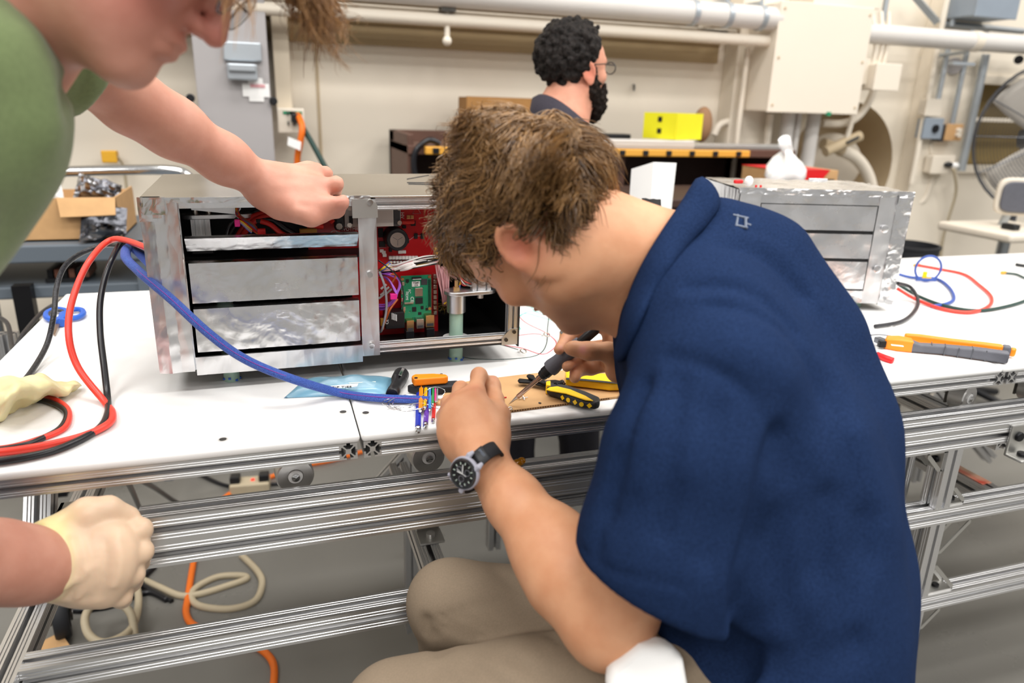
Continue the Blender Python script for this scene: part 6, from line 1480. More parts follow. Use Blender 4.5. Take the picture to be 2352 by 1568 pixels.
# ---------------------------------------------------------------- hair: tapered locks that share a guide, grown from the scalp
def hair(name, H, m, cap, n_guides, per, length, keep, flow, seed, r0=.0009, seg=9, lift=.5, curl=.35, freq=28, clump=.010, parent=None, grav=.2, ellr=(.077, .1, .086), ellc=(0, -.012, .037), frizz=.15, extra=None):
    rs = np.random.RandomState(seed); er = V(*ellr); ec = V(*ellc)
    G = []
    while len(G) < n_guides:
        d = nrm(rs.randn(3)); p = ec+er*d
        if keep(p): G.append(p)
    if extra:
        c_, r_, n_e = extra; m0 = len(G)
        while len(G) < m0+n_e:
            p = ec+er*nrm((V(*c_)+rs.randn(3)*r_-ec)/er); G.append(p)
    vs = []; fs = []; tone = []; nv = 0
    W3 = rs.randn(6, 3)*freq; PH = rs.rand(6)*6.28
    def nz(p): return V(math.sin(W3[0]@p+PH[0])+.5*math.sin(W3[3]@p*1.7+PH[3]), math.sin(W3[1]@p+PH[1])+.5*math.sin(W3[4]@p*1.7+PH[4]), math.sin(W3[2]@p+PH[2])+.5*math.sin(W3[5]@p*1.7+PH[5]))
    dn = nrm(H.loc(H.o+V(0, 0, -1)))
    for g in G:
        nn = nrm((g-ec)/er**2); Lg = length(g)*rs.uniform(.75, 1.2); st = Lg/seg
        path = [g]; p = g; tl = lift*rs.uniform(.6, 1.3)
        cp = rs.rand()*6.28; cf = rs.uniform(1.5, 3.2)
        t0 = flow(g); t0 = t0-nn*np.dot(t0, nn)
        tw0 = nrm(np.cross(nn, t0))
        for i in range(seg):
            nn_i = nrm((p-ec)/er**2); f = i/seg
            t = flow(p); t = t-nn_i*np.dot(t, nn_i)
            dr = nrm(nrm(t)+nz(p)*curl+tw0*curl*1.6*math.sin(cp+cf*6.28*f*.6)+nn_i*(tl*(1-f)-.12*f)+dn*grav*f*2)
            p = p+dr*st
            q = (p-ec)/er; lq = np.linalg.norm(q)
            mn = 1.02+.03*(g[2] > 0)
            if lq < mn: p = ec+er*q/lq*mn
            path.append(p)
        path = np.array(path); tg = rs.uniform(0, 1)
        for _ in range(per):
            off = rs.randn(3)*clump; off -= nn*np.dot(off, nn); fz = rs.randn(3)*frizz*.01; ph = rs.rand()*6.28
            Ls = rs.uniform(.7, 1.05); T_ = np.linspace(0, Ls, seg+1); ii = np.clip(T_*seg, 0, seg-1e-6); i0 = ii.astype(int); fr_ = (ii-i0)[:, None]
            pts = path[i0]*(1-fr_)+path[np.minimum(i0+1, seg)]*fr_
            pts = pts+off*(1-.75*np.linspace(0, 1, seg+1)[:, None]**1.2)+fz*np.linspace(0, 1, seg+1)[:, None]*3+nz(g+off*3)*.0006*np.sin(np.linspace(0, 9, seg+1)+ph)[:, None]
            Pw = H.o+(np.outer(pts[:, 0], H.l)+np.outer(pts[:, 1], H.f)+np.outer(pts[:, 2], H.u))*H.sc
            tn = np.gradient(Pw, axis=0); tn /= np.linalg.norm(tn, axis=1)[:, None]+1e-9
            a = np.cross(tn, V(.3, .5, .81)); a /= np.linalg.norm(a, axis=1)[:, None]+1e-9; b = np.cross(tn, a)
            rr = r0*rs.uniform(.7, 1.3)*(1-.85*np.linspace(0, 1, seg+1)**2)[:, None]
            ring = [Pw+(a*math.cos(t)+b*math.sin(t))*rr for t in (0, 2.094, 4.189)]
            vs.append(np.stack(ring, 1).reshape(-1, 3))
            base = nv+np.arange(seg)[:, None]*3
            for k in range(3):
                k2 = (k+1) % 3; fs.append(np.concatenate([base+k, base+k2, base+3+k2, base+3+k], 1))
            tone.append(np.full((seg+1)*3, np.clip(tg*.6+rs.rand()*.35-.05, 0, 1))); nv += (seg+1)*3
    Vv = np.concatenate(vs); Q = np.concatenate(fs); tone = np.concatenate(tone)
    if cap is not None:
        cv, cq = cap; Q = np.concatenate([Q, cq+len(Vv)]); Vv = np.concatenate([Vv, cv]); tone = np.concatenate([tone, np.full(len(cv), 0.0)])
    off = wloc(parent) if parent is not None else 0
    me = bpy.data.meshes.new(name); me.vertices.add(len(Vv)); me.vertices.foreach_set('co', (Vv-off).ravel().astype(np.float32))
    me.loops.add(Q.size); me.loops.foreach_set('vertex_index', Q.ravel().astype(np.int32))
    me.polygons.add(len(Q)); me.polygons.foreach_set('loop_start', np.arange(0, Q.size, 4, dtype=np.int32)); me.polygons.foreach_set('loop_total', np.full(len(Q), 4, np.int32))
    me.update()
    a = me.attributes.new('tone', 'FLOAT', 'POINT'); a.data.foreach_set('value', tone.astype(np.float32))
    return link(name, me, m, parent, smooth=180)
def skin_mat(name, col, col2, extra=()):
    return mat(name, col, .48, noise=.05, nscale=30, col2=col2, bump=.06, bscale=180, sss=.12, spec=.4, attr=list(extra))
# ================================================================ the seated man with the soldering iron
PR = root('person', 'seated man in a navy polo shirt and khaki trousers soldering at the table', 'person', at(1650, 1560, .9))
sk = skin_mat('skin_seated', '#d09a76', '#c68d69', (('flush', '#c4604f'), ('stubble', '#8b6a58'), ('nail', '#c98a80')))
# ---- skeleton points (pixel of the photograph, distance along the view axis)
hf = nrm((-.60*CR-.80*CU)*math.cos(R_(46))+CF*math.sin(R_(46))); hu = -.80*CR+.60*CU
HS = Frame(at(1237, 524, .86), hf, hu, .96)
neck0 = HS(0, -.035, -.055); C7 = at(1562, 614, .885)
sh = at(1610, 925, .755); el = at(1397, 1436, .79); wr = at(1118, 1068, .915)
lo = np.min([HS.o-.17, el-.1, wr-.1, at(1000, 960, .95)-.05, at(1430, 830, 1.0)-.06, at(1800, 1600, .9)-.1], 0); hi = np.max([HS.o+.17, sh+.12, at(2050, 1000, .9), at(1240, 800, 1.05)+.06, at(1430, 840, 1.08)+.05], 0)
S = SDF(lo, hi, .0033)
head(S, HS, jaw=1.12); ear(S, HS, 1, (-.014, .010)); ear(S, HS, -1, (-.014, .010))
S.cone(neck0, C7, .060, .054, .03); S.cone(HS(.035, -.02, -.06), C7, .035, .045, .05); S.cone(HS(0, .02, -.075), at(1520, 720, .88), .042, .055, .03)
# torso core under the shirt, upper arm, forearm
S.cone(C7, at(1700, 900, .9), .05, .06, .03); S.cone(at(1700, 900, .9), at(1780, 1560, .92), .06, .06, .03); S.cone(C7, sh, .035, .03, .03)
S.chain([(sh, .030), (sh*.6+el*.4, .033), (sh*.25+el*.75, .046), (el, .040)], .02)
fa = nrm(wr-el); up_ = nrm(el-sh)
S.cone(el+(sh-el)*.02, el+fa*.01-CF*0, .043, .041, .02)
S.chain([(el, .041), (el+fa*.07, .046), (el*.55+wr*.45, .040), (el*.25+wr*.75, .0305), (wr, .0265)], .02, flat=(nrm(np.cross(fa, CF)), .93))
S.cone(el*.9+sh*.1, el+fa*.12+CR*.012, .03, .03, .03)
def hand_fingers(S, fingers, rs_, k=.004):
    for pts, r in zip(fingers, rs_):
        n = len(pts)
        S.chain([(p, r*(1.0 if i == 0 else (1.03 if i == 1 else (.95 if i == 2 else .8)))) for i, p in enumerate(pts)], k)
# left hand: back towards the lens, fingers curling away over the wire
LH = dict(
    mi=[at(1052, 918, .985), at(1058, 893, 1.025), at(1085, 902, 1.055), at(1110, 920, 1.05)],
    ix=[at(1092, 898, .975), at(1100, 862, 1.005), at(1122, 892, 1.045), at(1140, 912, 1.055)],
    ri=[at(1030, 942, .985), at(1030, 925, 1.022), at(1058, 925, 1.05), at(1085, 935, 1.045)],
    pi=[at(1021, 972, .975), at(1018, 955, 1.008), at(1040, 950, 1.035), at(1066, 955, 1.035)])
for p, r in (((1092, 903), .0145), ((1056, 920), .014), ((1032, 945), .0135), ((1024, 978), .0125)):
    S.cone(wr+(at(p[0], p[1], .94)-wr)*.08, at(p[0], p[1], .975), .0225, r, .016)
S.ell(at(1080, 990, .948), (.042, .017, .05), [nrm(CR+.15*CU), CF, nrm(CU-.15*CR)], .02)
S.chain([(at(1128, 1020, .93), .020), (at(1142, 955, .965), .0165), (at(1136, 918, 1.0), .0115), (at(1131, 888, 1.02), .0105), (at(1133, 875, 1.03), .0085)], .010)
S.cone(at(1128, 1000, .94), at(1085, 960, .955), .02, .016, .02)
hand_fingers(S, [LH['ix'], LH['mi'], LH['ri'], LH['pi']], [.0108, .0108, .0102, .009], .006)
for a, b in (((1048, 1010, .925), (1052, 935, .955)), ((1085, 1020, .922), (1088, 930, .953)), ((1028, 1005, .93), (1030, 955, .96))):
    S.crease([at(*a), at(*b)], .005, -.0022)
S.crease([at(1042, 1045, .915), at(1056, 1000, .92), at(1040, 965, .94)], .0035, -.0012)
for (px, py, d) in ((1090, 896, .955), (1053, 912, .962), (1031, 938, .968)): S.crease([at(px, py, d), at(px+2, py+3, d)], .008, -.0035)
# right hand holding the iron: wrist behind the sleeve
tip = onZ(1168, 929, TZ+.006); ie = at(1402, 727, 1.055); idr = nrm(ie-tip); Li = np.linalg.norm(ie-tip)
rw = at(1470, 850, 1.065)
RI = dict(
    th=[at(1420, 850, 1.04), at(1398, 808, 1.022), at(1352, 806, 1.012), at(1318, 800, 1.018)],
    ix=[at(1398, 752, 1.085), at(1342, 745, 1.105), at(1302, 778, 1.09), at(1284, 803, 1.068)],
    mi=[at(1412, 790, 1.11), at(1352, 800, 1.12), at(1318, 826, 1.10), at(1302, 842, 1.082)],
    ri=[at(1412, 812, 1.115), at(1350, 835, 1.125), at(1325, 850, 1.105), at(1321, 868, 1.09)],
    pi=[at(1410, 838, 1.11), at(1358, 848, 1.12), at(1325, 852, 1.105), at(1318, 868, 1.095)])
S.chain([(at(1800, 1000, 1.03), .042), (at(1620, 960, 1.06), .040), (rw, .027)], .02)
for q in ('ix', 'mi', 'ri', 'pi'): S.cone(rw, RI[q][0], .021, .0125, .014)
S.ell(at(1432, 815, 1.09), (.034, .02, .036), [nrm(CR), CF, CU], .02)
S.cone(rw, RI['th'][0], .021, .019, .016)
hand_fingers(S, [RI['th']], [.0135], .006); hand_fingers(S, [RI['ix'], RI['mi'], RI['ri'], RI['pi']], [.0102, .0104, .0098, .0088], .005)
S.cone(at(1318, 800, 1.018), at(1310, 800, 1.02), .011, .0095, .004)
earc = HS(.08, -.026, -.002)
def stub(P):
    q = HS.loc(P); b = np.clip((-.028-q[:, 2])*40, 0, 1)*np.clip((q[:, 1]+.005)*30, 0, 1)*np.clip((.16-np.linalg.norm(q, axis=1))*40, 0, 1)*np.clip((-.04-q[:, 2]+ (q[:, 1])*.35+.03)*40, 0, 1)
    return b*.5
nl = [(at(1337, 803, 1.0), .006), (at(1289, 795, 1.058), .005), (at(1133, 872, 1.02), .004)]
S.build('body', sk, PR, dict(flush=lambda P: blob(P, earc, .028)*.65+blob(P, HS(.06, .07, -.02), .03)*.12+sum(blob(P, at(*c), .012)*.3 for c in ((1090, 896, .96), (1053, 915, .965), (1308, 790, 1.08), (1030, 940, .97), (1315, 840, 1.09))),
                             stubble=stub, nail=lambda P: sum(blob(P, c, r)*1.2 for c, r in nl)))
SB = S
# ---- hair
mat('hair_brown', '#402812', .3, attr=[('tone', '#bb8e58')], spec=.8)
def keep_s(p):
    x, y, z = p
    if (y+.024)**2+(z+.006)**2 < .0012: return False
    if z > .055: return y < .088
    if y > .06: return z > .045
    if y > .02: return z > .02+(.02 if abs(x) > .06 else 0)
    return z > -.066+.35*max(0, y+.04) and not (y > -.046 and z < .02)
def flow_s(p):
    x, y, z = p
    d = V(x*4.0, y+.055, -.25*(1 if z < .06 else .15)); d = nrm(d)
    if y > -.02: d = nrm(d*.6+V(x*3, .9, -.25))
    if y < -.06: d = nrm(V(x*2.5, -.25, -1))
    if z > .07: d = nrm(d*.4+V(.55+x*2, .75, 0))
    if (x*x+(y+.075)**2+(z-.095)**2) < .002: d = nrm(V(.9, .25, -.1))
    return d
Sc = SDF(HS.o-.16, HS.o+.16, .005)
A = HS.ax(); k = HS.sc
Sc.ell(HS(0, -.014, .042), V(.079, .101, .0875)*k, A, .0)
Sc.plane(HS(0, .085, .05), hf*.8-HS.u*.6); Sc.plane(HS(0, -.022, -.02), hf*.75-HS.u*.65); Sc.plane(HS(0, -.06, -.075), -HS.u)
capS = Sc.surf(1)
def len_s(p): return .05+.02*(p[2] > .03)+.008*(p[1] > .04)+.02*(p[1] < -.05) - .022*(abs(p[0]) > .045 and p[2] < .055 and abs(p[1]+.01) < .05)
hair('hair', HS, mat('hair_brown'), capS, 420, 30, len_s, keep_s, flow_s, 11, r0=.00085, seg=12, lift=.14, curl=.8, freq=30, clump=.0075, parent=PR, grav=.1, frizz=.22, ellr=(.078, .103, .094), ellc=(0, -.017, .028), extra=((0, -.075, .095), .028, 110))
# ---- polo shirt
mat('navy', '#1c2b49', .9, noise=.22, nscale=420, bump=.2, bscale=700, spec=.03)
sax = nrm(-CF*.86+CR*.06-CU*.3)
cols = [(at(1560, 720, .88), .07), (at(1630, 810, .885), .095), (at(1690, 960, .89), .114), (at(1722, 1130, .895), .120), (at(1738, 1320, .895), .123), (at(1750, 1650, .9), .13)]
lo = at(1750, 1000, .85)-.55; hi = at(1750, 1000, .85)+.5
lo = np.minimum(at(1380, 1250, .72)-.09, at(1800, 1600, .9)-.25); hi = np.maximum(at(1600, 420, .95)+.14, at(2100, 1000, 1.0)+.05)
S = SDF(lo, hi, .0045)
for e, q in ((-.115, .92), (0, 1.0), (.088, .9)):
    S.chain([(p+sax*e*(.55 if i == 0 else .85 if i == 1 else 1), r*q) for i, (p, r) in enumerate(cols)], .05)
# back of the shoulders and neck base
S.chain([(at(1620, 560, .885), .055), (at(1715, 640, .89), .07), (at(1800, 800, .895), .085), (at(1840, 1000, .90), .098), (at(1858, 1300, .905), .106), (at(1866, 1650, .905), .112)], .05)
S.chain([(at(1620, 600, .87), .055), (at(1610, 740, .80), .068), (at(1640, 860, .752), .078)], .04)
S.cone(at(1640, 575, .93), at(1660, 700, 1.02), .05, .07, .04)
# sleeve
hem = at(1500, 1380, .745); hd_ = nrm(el-sh)
S.chain([(at(1640, 900, .75), .075), (at(1588, 1050, .735), .082), (at(1530, 1250, .742), .083), (at(1492, 1460, .765), .086)], .03)
hn = nrm(hd_*.92-CR*.12)
S.plane(at(1480, 1372, .745), hn, lo=at(1500, 1400, .76)-.14, hi=at(1500, 1400, .76)+.115) if False else None
x = S._win(at(1465, 1440, .76)-.17, at(1465, 1440, .76)+.17, 0)
X, Y, Z = S._xyz(x); pc = at(1490, 1345, .74); dpl = (X-pc[0])*hn[0]+(Y-pc[1])*hn[1]+(Z-pc[2])*hn[2]
dsl = SDF.dcone(S._xyz(x), at(1530, 1250, .742), at(1470, 1560, .78), .1, .105)
S._sb(x, np.maximum(-dpl, dsl), .004)
S.cone(at(1497, 1330, .748), at(1450, 1500, .77), .066, .068, .004, sub=True)
# rest of the torso below the sleeve again
S.chain([(at(1640, 1120, .845)+0*sax, .085), (at(1680, 1330, .84), .095), (at(1715, 1640, .85), .115)], .03)
# neck opening
S.cone(at(1400, 560, .88), at(1560, 612, .88), .07, .066, .008, sub=True)
SHIRT_TOP = S.hit
# seams and folds, found on the surface
S.fold([(1540, 818), (1600, 832), (1680, 872), (1745, 935), (1788, 1003)], .006, .005)
S.fold([(1792, 1005), (1770, 1100), (1738, 1220), (1712, 1330), (1698, 1410)], .011, .034)
for px, w_, d_ in (([(1640, 700), (1760, 730), (1850, 810), (1900, 920)], .010, .007), ([(1590, 660), (1720, 672), (1830, 760)], .009, .007), ([(1575, 690), (1660, 690), (1780, 740)], .007, -.004), ([(1660, 560), (1760, 600), (1840, 680)], .010, .005), ([(1700, 540), (1800, 590), (1880, 700)], .008, -.003),
                   ([(1570, 880), (1545, 1050), (1520, 1220)], .010, .005), ([(1490, 890), (1440, 1050), (1400, 1180)], .010, .008), ([(1640, 950), (1650, 1120), (1620, 1280)], .012, .006), ([(1430, 1050), (1400, 1180), (1370, 1260)], .008, .006), ([(1520, 860), (1480, 1000), (1440, 1150)], .008, -.004),
                   ([(1800, 1060), (1850, 1180), (1890, 1330)], .022, .012), ([(1790, 1200), (1800, 1330), (1830, 1480)], .018, .010), ([(1900, 1150), (1870, 1280), (1800, 1400), (1720, 1470)], .016, .012),
                   ([(1990, 1200), (1950, 1330), (1880, 1440), (1780, 1520)], .018, .010), ([(1740, 1250), (1700, 1400), (1640, 1500)], .016, .010), ([(1900, 900), (1940, 1050), (1970, 1250)], .022, .007), ([(1560, 1480), (1640, 1500), (1760, 1500)], .014, .01), ([(1700, 1540), (1820, 1540), (1960, 1480)], .016, .01)):
    S.fold(px, w_, d_)
for px, w_, d_ in (([(1337, 1265), (1420, 1315), (1540, 1345), (1680, 1350)], .0045, .003), ([(1337, 1275), (1420, 1325), (1540, 1356), (1680, 1361)], .004, -.0015),
                   ([(1830, 1130), (1830, 1300), (1790, 1440)], .018, -.006), ([(1960, 1000), (1990, 1200)], .02, -.006), ([(1700, 800), (1800, 870)], .02, -.005), ([(1500, 950), (1470, 1100)], .016, -.005), ([(1590, 900), (1580, 1080)], .016, -.004), ([(1860, 1350), (1800, 1450)], .014, -.007)):
    S.fold(px, w_, d_)
rp = np.random.RandomState(4); RW = rp.randn(5, 3)*26; RP = rp.rand(5)*6
S.ripple(lambda x, y, z: .0011*sum(np.sin(RW[i][0]*x+RW[i][1]*y+RW[i][2]*z*.5+RP[i]) for i in range(5)))
polo = S.build('polo_shirt', mat('navy'), PR)
# collar: a folded band; outer edge lies on the shirt, inner edge stands around the neck
opx = [(1652, 462), (1622, 508), (1582, 552), (1540, 606), (1502, 664), (1472, 726), (1450, 786), (1432, 824)]
ipx = [(1598, 405), (1562, 462), (1522, 522), (1484, 584), (1454, 646), (1434, 706), (1422, 762), (1414, 808)]
od = [.862, .822, .795, .776, .768, .772, .785, .80]
O_, I_ = [], []
for (a, b, d) in zip(opx, ipx, od):
    h1 = S.hit(*a); p_ = h1 if h1 is not None else at(*a, d)
    dd_ = min(float((p_-CAM)@CF)-.006, d+.03); O_.append(at(*a, dd_))
    h2 = SB.hit(*b); di = dd_+.02 if h2 is None else min(float((h2-CAM)@CF)-.004, dd_+.05)
    I_.append(at(*b, max(di, dd_+.006)))
far = [(at(1440, 800, .90), at(1430, 790, .90)), (at(1470, 700, .96), at(1455, 690, .955)), (at(1540, 560, .985), at(1520, 540, .975)), (at(1620, 470, .94), at(1590, 440, .94))]
O_ += [f[0] for f in far]; I_ += [f[1] for f in far]
ro = spline(O_, 5, True); ri_ = spline(I_, 5, True); n = len(ro); vs = []
for i in range(n):
    a, b = ri_[i], ro[i]; out = nrm((a+b)/2-C7); vs += [a+(C7-a)*.10-CU*.012, a+out*.001, a*.6+b*.4+out*.007, a*.25+b*.75+out*.006, b+out*.001, b-out*.006]
mb = MB(); mb.add(vs, [(i*6+k, i*6+k+1, ((i+1) % n)*6+k+1, ((i+1) % n)*6+k) for i in range(n) for k in range(5)])
co = mb.build('collar', mat('navy'), polo, smooth=180, fixn=False, sub=1); md = co.modifiers.new('s', 'SOLIDIFY'); md.thickness = .0025
# small reflective mark below the collar, three short bars
lg = MB()
for (xa, ya, xb, yb) in ((1683, 494, 1718, 502), (1684, 506, 1724, 518), (1692, 518, 1716, 524), (1694, 494, 1690, 520), (1712, 500, 1712, 524)):
    a, b = S.hit(xa, ya), S.hit(xb, yb)
    if a is not None and b is not None: lg.tube([a-CF*.0015, b-CF*.0015], .0014, 5)
lg.build('shirt_mark', mat('logo_grey', '#636c7c', .5), polo)
S = None
# ---- trousers
mat('khaki', '#877866', .85, noise=.06, nscale=400, bump=.08, bscale=500, spec=.2)
KN1 = at(1035, 1385, 1.06); HP1 = at(1680, 1520, .97); KN2 = at(905, 1640, .93); HP2 = at(1600, 1590, .86)
lo = np.min([KN1-.13, KN2-.13, HP1-.17, HP2-.17, V(KN1[0]-.1, KN1[1]-.1, .25)], 0); hi = np.max([KN1+.13, KN2+.13, HP1+.17, HP2+.17], 0)
S = SDF(lo, hi, .005)
S.chain([(KN1, .064), (KN1*.6+HP1*.4, .074), (HP1, .095)], .03); S.chain([(KN2, .066), (KN2*.55+HP2*.45, .078), (HP2, .1)], .02)
S.cone(HP1, HP2, .11, .11, .05)
S.cone(KN1+V(.005, 0, -.005), KN1+V(.03, .02, -.33), .058, .052, .02); S.cone(KN2+V(.005, 0, -.005), KN2+V(.03, .0, -.33), .06, .052, .02)
for k in range(9):
    f = k/9; x0 = 985+f*215; y0 = 1418-f*62; S.fold([(x0, y0), (x0+45+f*15, y0+28), (x0+100+f*30, y0+50+f*10)], .0045, .0045, 3)
for px in ([(1140, 1310), (1210, 1365), (1280, 1400)], [(1190, 1300), (1250, 1350)], [(975, 1425), (985, 1460), (1010, 1500)], [(985, 1420), (1000, 1455), (1030, 1490)], [(1000, 1540), (1030, 1560), (1060, 1590)], [(1075, 1525), (1130, 1560), (1180, 1600)], [(1160, 1500), (1230, 1540), (1290, 1580)], [(1260, 1450), (1310, 1490), (1350, 1520)]):
    S.fold(px, .007, .006, 3)
S.ripple(lambda x, y, z: .0012*(np.sin(31*x+17*z)+np.sin(23*y-29*z+1)))
S.build('trousers', mat('khaki'), PR)
S = None
# lower legs and shoes, mostly out of the frame
for nm, kn in (('shoe', KN1), ('shoe', KN2)):
    f0 = kn+V(.05, .02, 0); f0[2] = .0
    MB().tube([V(kn[0]+.03, kn[1]+.015, kn[2]-.3), V(f0[0], f0[1], .06)], [.05, .042], 14).build('trouser_leg', mat('khaki'), PR)
    mb = MB().sphere(f0+V(-.06, .0, .04), (.13, .045, .04), 16, 8); mb.build('shoe', mat('black_plastic'), PR)
# white pad tucked between elbow and hip
w0 = [at(1470, 1486, .735), at(1536, 1482, .735), at(1572, 1520, .725), at(1588, 1610, .72), at(1395, 1610, .715), at(1398, 1540, .735)]
rt = root('cleaning_cloth', 'folded white cloth lying on the khaki thigh by the elbow', 'cloth', w0[4])
n = len(w0); mb = MB().add(w0+[q+CF*.03 for q in w0], [tuple(range(n)), tuple(range(n, 2*n))[::-1]]+[(i, (i+1) % n, n+(i+1) % n, n+i) for i in range(n)])
mb.build('cloth_body', mat('paper'), rt, smooth=30, bevel=.008, bseg=3)
# stool under him
sc_ = (HP1+HP2)/2+CR*.06
rt = root('stool', 'round black stool carrying the seated man, mostly below the frame', 'stool', (sc_[0], sc_[1], 0))
zs_ = min(HP1[2], HP2[2])-.115
MB().cyl((sc_[0], sc_[1], zs_-.06), (sc_[0], sc_[1], zs_), .14, n=32).build('seat', mat('black_plastic'), rt, bevel=.015, bseg=3)
MB().cyl((sc_[0], sc_[1], .06), (sc_[0], sc_[1], zs_-.06), .025, n=12).build('column', mat('chrome'), rt)
mb = MB()
for k in range(5): t = 2*math.pi*k/5; mb.tube([(sc_[0], sc_[1], .07), (sc_[0]+.26*math.cos(t), sc_[1]+.26*math.sin(t), .03)], .02, 8)
mb.build('base', mat('black_steel'), rt)
# ---- watch
wc = at(1068, 1086, .862); wn_ = nrm(-CF*.84-CR*.5-CU*.05); wu = nrm(CU*.96-CR*.22); wu = nrm(wu-wn_*np.dot(wu, wn_)); wx = np.cross(wu, wn_)
rt = root('wristwatch', 'grey-cased wristwatch with a dark dial and black fabric strap on the left wrist', 'watch', wc)
mat('watch_grey', '#9a9aa6', .45); mat('dial', '#26282a', .25, coat=.4)
MB().lathe([(.0, -.006), (.017, -.006), (.0195, -.003), (.0205, .001), (.0195, .0035), (.0175, .004), (.0, .004)], wc, axis=wn_, n=48).build('case', mat('watch_grey'), rt)
bz = MB().lathe([(.0152, .004), (.0185, .0038), (.0178, .0058), (.0155, .0062), (.0152, .004)], wc, axis=wn_, n=48).build('bezel', mat('dial'), rt)
MB().cyl(wc+wn_*.0042, wc+wn_*.0045, .0153, n=40).build('dial', mat('dial'), rt)
mb = MB()
for k in range(12):
    t = k*math.pi/6; d = wx*math.sin(t)+wu*math.cos(t); mb.box(wc+wn_*.0047+d*.0126, (.0011, .0003, .0028), ax=[np.cross(d, wn_), wn_, d])
mb.build('hour_marks', mat('lume', '#cfe0d2', .5), rt, smooth=0)
mb = MB()
for t, l, w_ in ((.28, .0115, .0009), (-1.05, .0085, .0012), (2.3, .006, .0008), (-.75, .010, .0005)):
    d = wx*math.sin(t)+wu*math.cos(t); mb.box(wc+wn_*.0052+d*l*.45, (w_, .0003, l), ax=[np.cross(d, wn_), wn_, d])
mb.build('hands', mat('ink_white'), rt, smooth=0)
for (ax_, ay_) in ((.0065, 0), (-.0035, .0055), (-.0035, -.0055)): MB().tube([wc+wn_*.0047+wx*(ax_+.0036*math.cos(t))+wu*(ay_+.0036*math.sin(t)) for t in np.linspace(0, 2*math.pi, 18, endpoint=False)], .00022, 4, closed=True).build('subdial', mat('watch_grey'), rt)
for k in range(24):
    pass
MB().cyl(wc+wx*-.019-wn_*.001, wc+wx*-.0245-wn_*.001, .0028, n=12).build('crown', mat('watch_grey'), rt)
st_d = nrm(np.cross(wn_, fa)); st_d = st_d if np.dot(st_d, CR) > 0 else -st_d
for s_ in (-1, 1):
    for t_ in (-1, 1): MB().tube([wc+st_d*s_*.012+fa*t_*.0085, wc+st_d*s_*.020+fa*t_*.010-wn_*.001, wc+st_d*s_*.0245+fa*t_*.0095-wn_*.005], [.004, .0038, .002], 8).build('lug', mat('watch_grey'), rt)
MB().lathe([(.0, .0064), (.0148, .0056), (.015, .0045)], wc, axis=wn_, n=36).build('crystal', mat('glass_clear', '#ffffff', .03, trans=1.0, ior=1.1), rt)
# strap: a band around the wrist section
wcen = wc-wn_*.032+fa*.0; pts = []
for t in np.linspace(.5, 2*math.pi-.5, 40):
    pts.append((wcen+wn_*math.cos(t)*.0285+st_d*math.sin(t)*.0325))
vs = []; m_ = len(pts)
for p_ in pts: vs += [p_-fa*.0095, p_+fa*.0095]
MB().add(vs, [(i*2, i*2+1, i*2+3, i*2+2) for i in range(m_-1)]).build('strap', mat('strap_black', '#1c1c20', .85, bump=.3, bscale=900), rt, smooth=180, solid=.0035, fixn=False)
vs = []
for t in np.linspace(.62, 1.05, 8): p_ = wcen+wn_*math.cos(t)*.031+st_d*math.sin(t)*.035; vs += [p_-fa*.0102, p_+fa*.0102]
kp = MB().add(vs, [(i*2, i*2+1, i*2+3, i*2+2) for i in range(7)]).build('strap_keeper', mat('keeper', '#2d2e31', .6), rt, smooth=180, solid=.002, fixn=False)
t = .84; q = wcen+wn_*math.cos(t)*.0328+st_d*math.sin(t)*.037; e1_ = nrm(-wn_*math.sin(t)+st_d*math.cos(t)); text('lettering', 'SPEED', .0042, q+fa*.008, -fa, e1_, mat('logo_grey'), kp)
# ---- soldering iron
rt = root('soldering_iron', 'soldering iron with grey grip held in the right hand over the cardboard', 'soldering iron', tip)
q = lambda f: tip+idr*Li*f
MB().lathe([(.0003, 0), (.0012, Li*.03), (.0026, Li*.085), (.0028, Li*.1)], tip, axis=idr, n=16).build('tip', mat('tin'), rt)
MB().lathe([(.0030, Li*.095), (.0036, Li*.1), (.0036, Li*.30), (.0048, Li*.305), (.0048, Li*.345), (.0, Li*.35)], tip, axis=idr, n=20).build('barrel', mat('barrel_steel', '#b89a86', .22, 1.0), rt)
MB().lathe([(.0, Li*.335), (.0075, Li*.34), (.0085, Li*.355), (.0085, Li*.37), (.0095, Li*.375), (.0095, Li*.425), (.0, Li*.43)], tip, axis=idr, n=24).build('collar_nut', mat('black_plastic'), rt)
MB().lathe([(.0, Li*.42), (.0125, Li*.425), (.0130, Li*.45), (.0115, Li*.50), (.0108, Li*.56), (.0108, Li*.68), (.010, Li*.72), (.0, Li*.725)], tip, axis=idr, n=28).build('grip', mat('grey_rubber'), rt)
MB().lathe([(.0, Li*.71), (.0075, Li*.715), (.0075, Li*.86), (.0065, Li*.87), (.0, Li*.872)], tip, axis=idr, n=24).build('handle', mat('black_plastic'), rt)
prof = [(.0, Li*.86)]
for k in range(13): f = .865+k*.0105; prof += [(.0055-.0001*k, Li*f), (.0055-.0001*k, Li*(f+.006)), (.0036, Li*(f+.0065)), (.0036, Li*(f+.010))]
MB().lathe(prof+[(.003, Li*1.0), (.0, Li*1.0)], tip, axis=idr, n=20).build('strain_relief', mat('dark_rubber'), rt)
MB().tube(spline([q(.99), q(1.02), at(1409, 708, 1.07), at(1402, 700, 1.085), at(1390, 704, 1.1), at(1385, 715, 1.12)], 6), .0028, 8).build('cord', mat('grey_rubber'), rt)
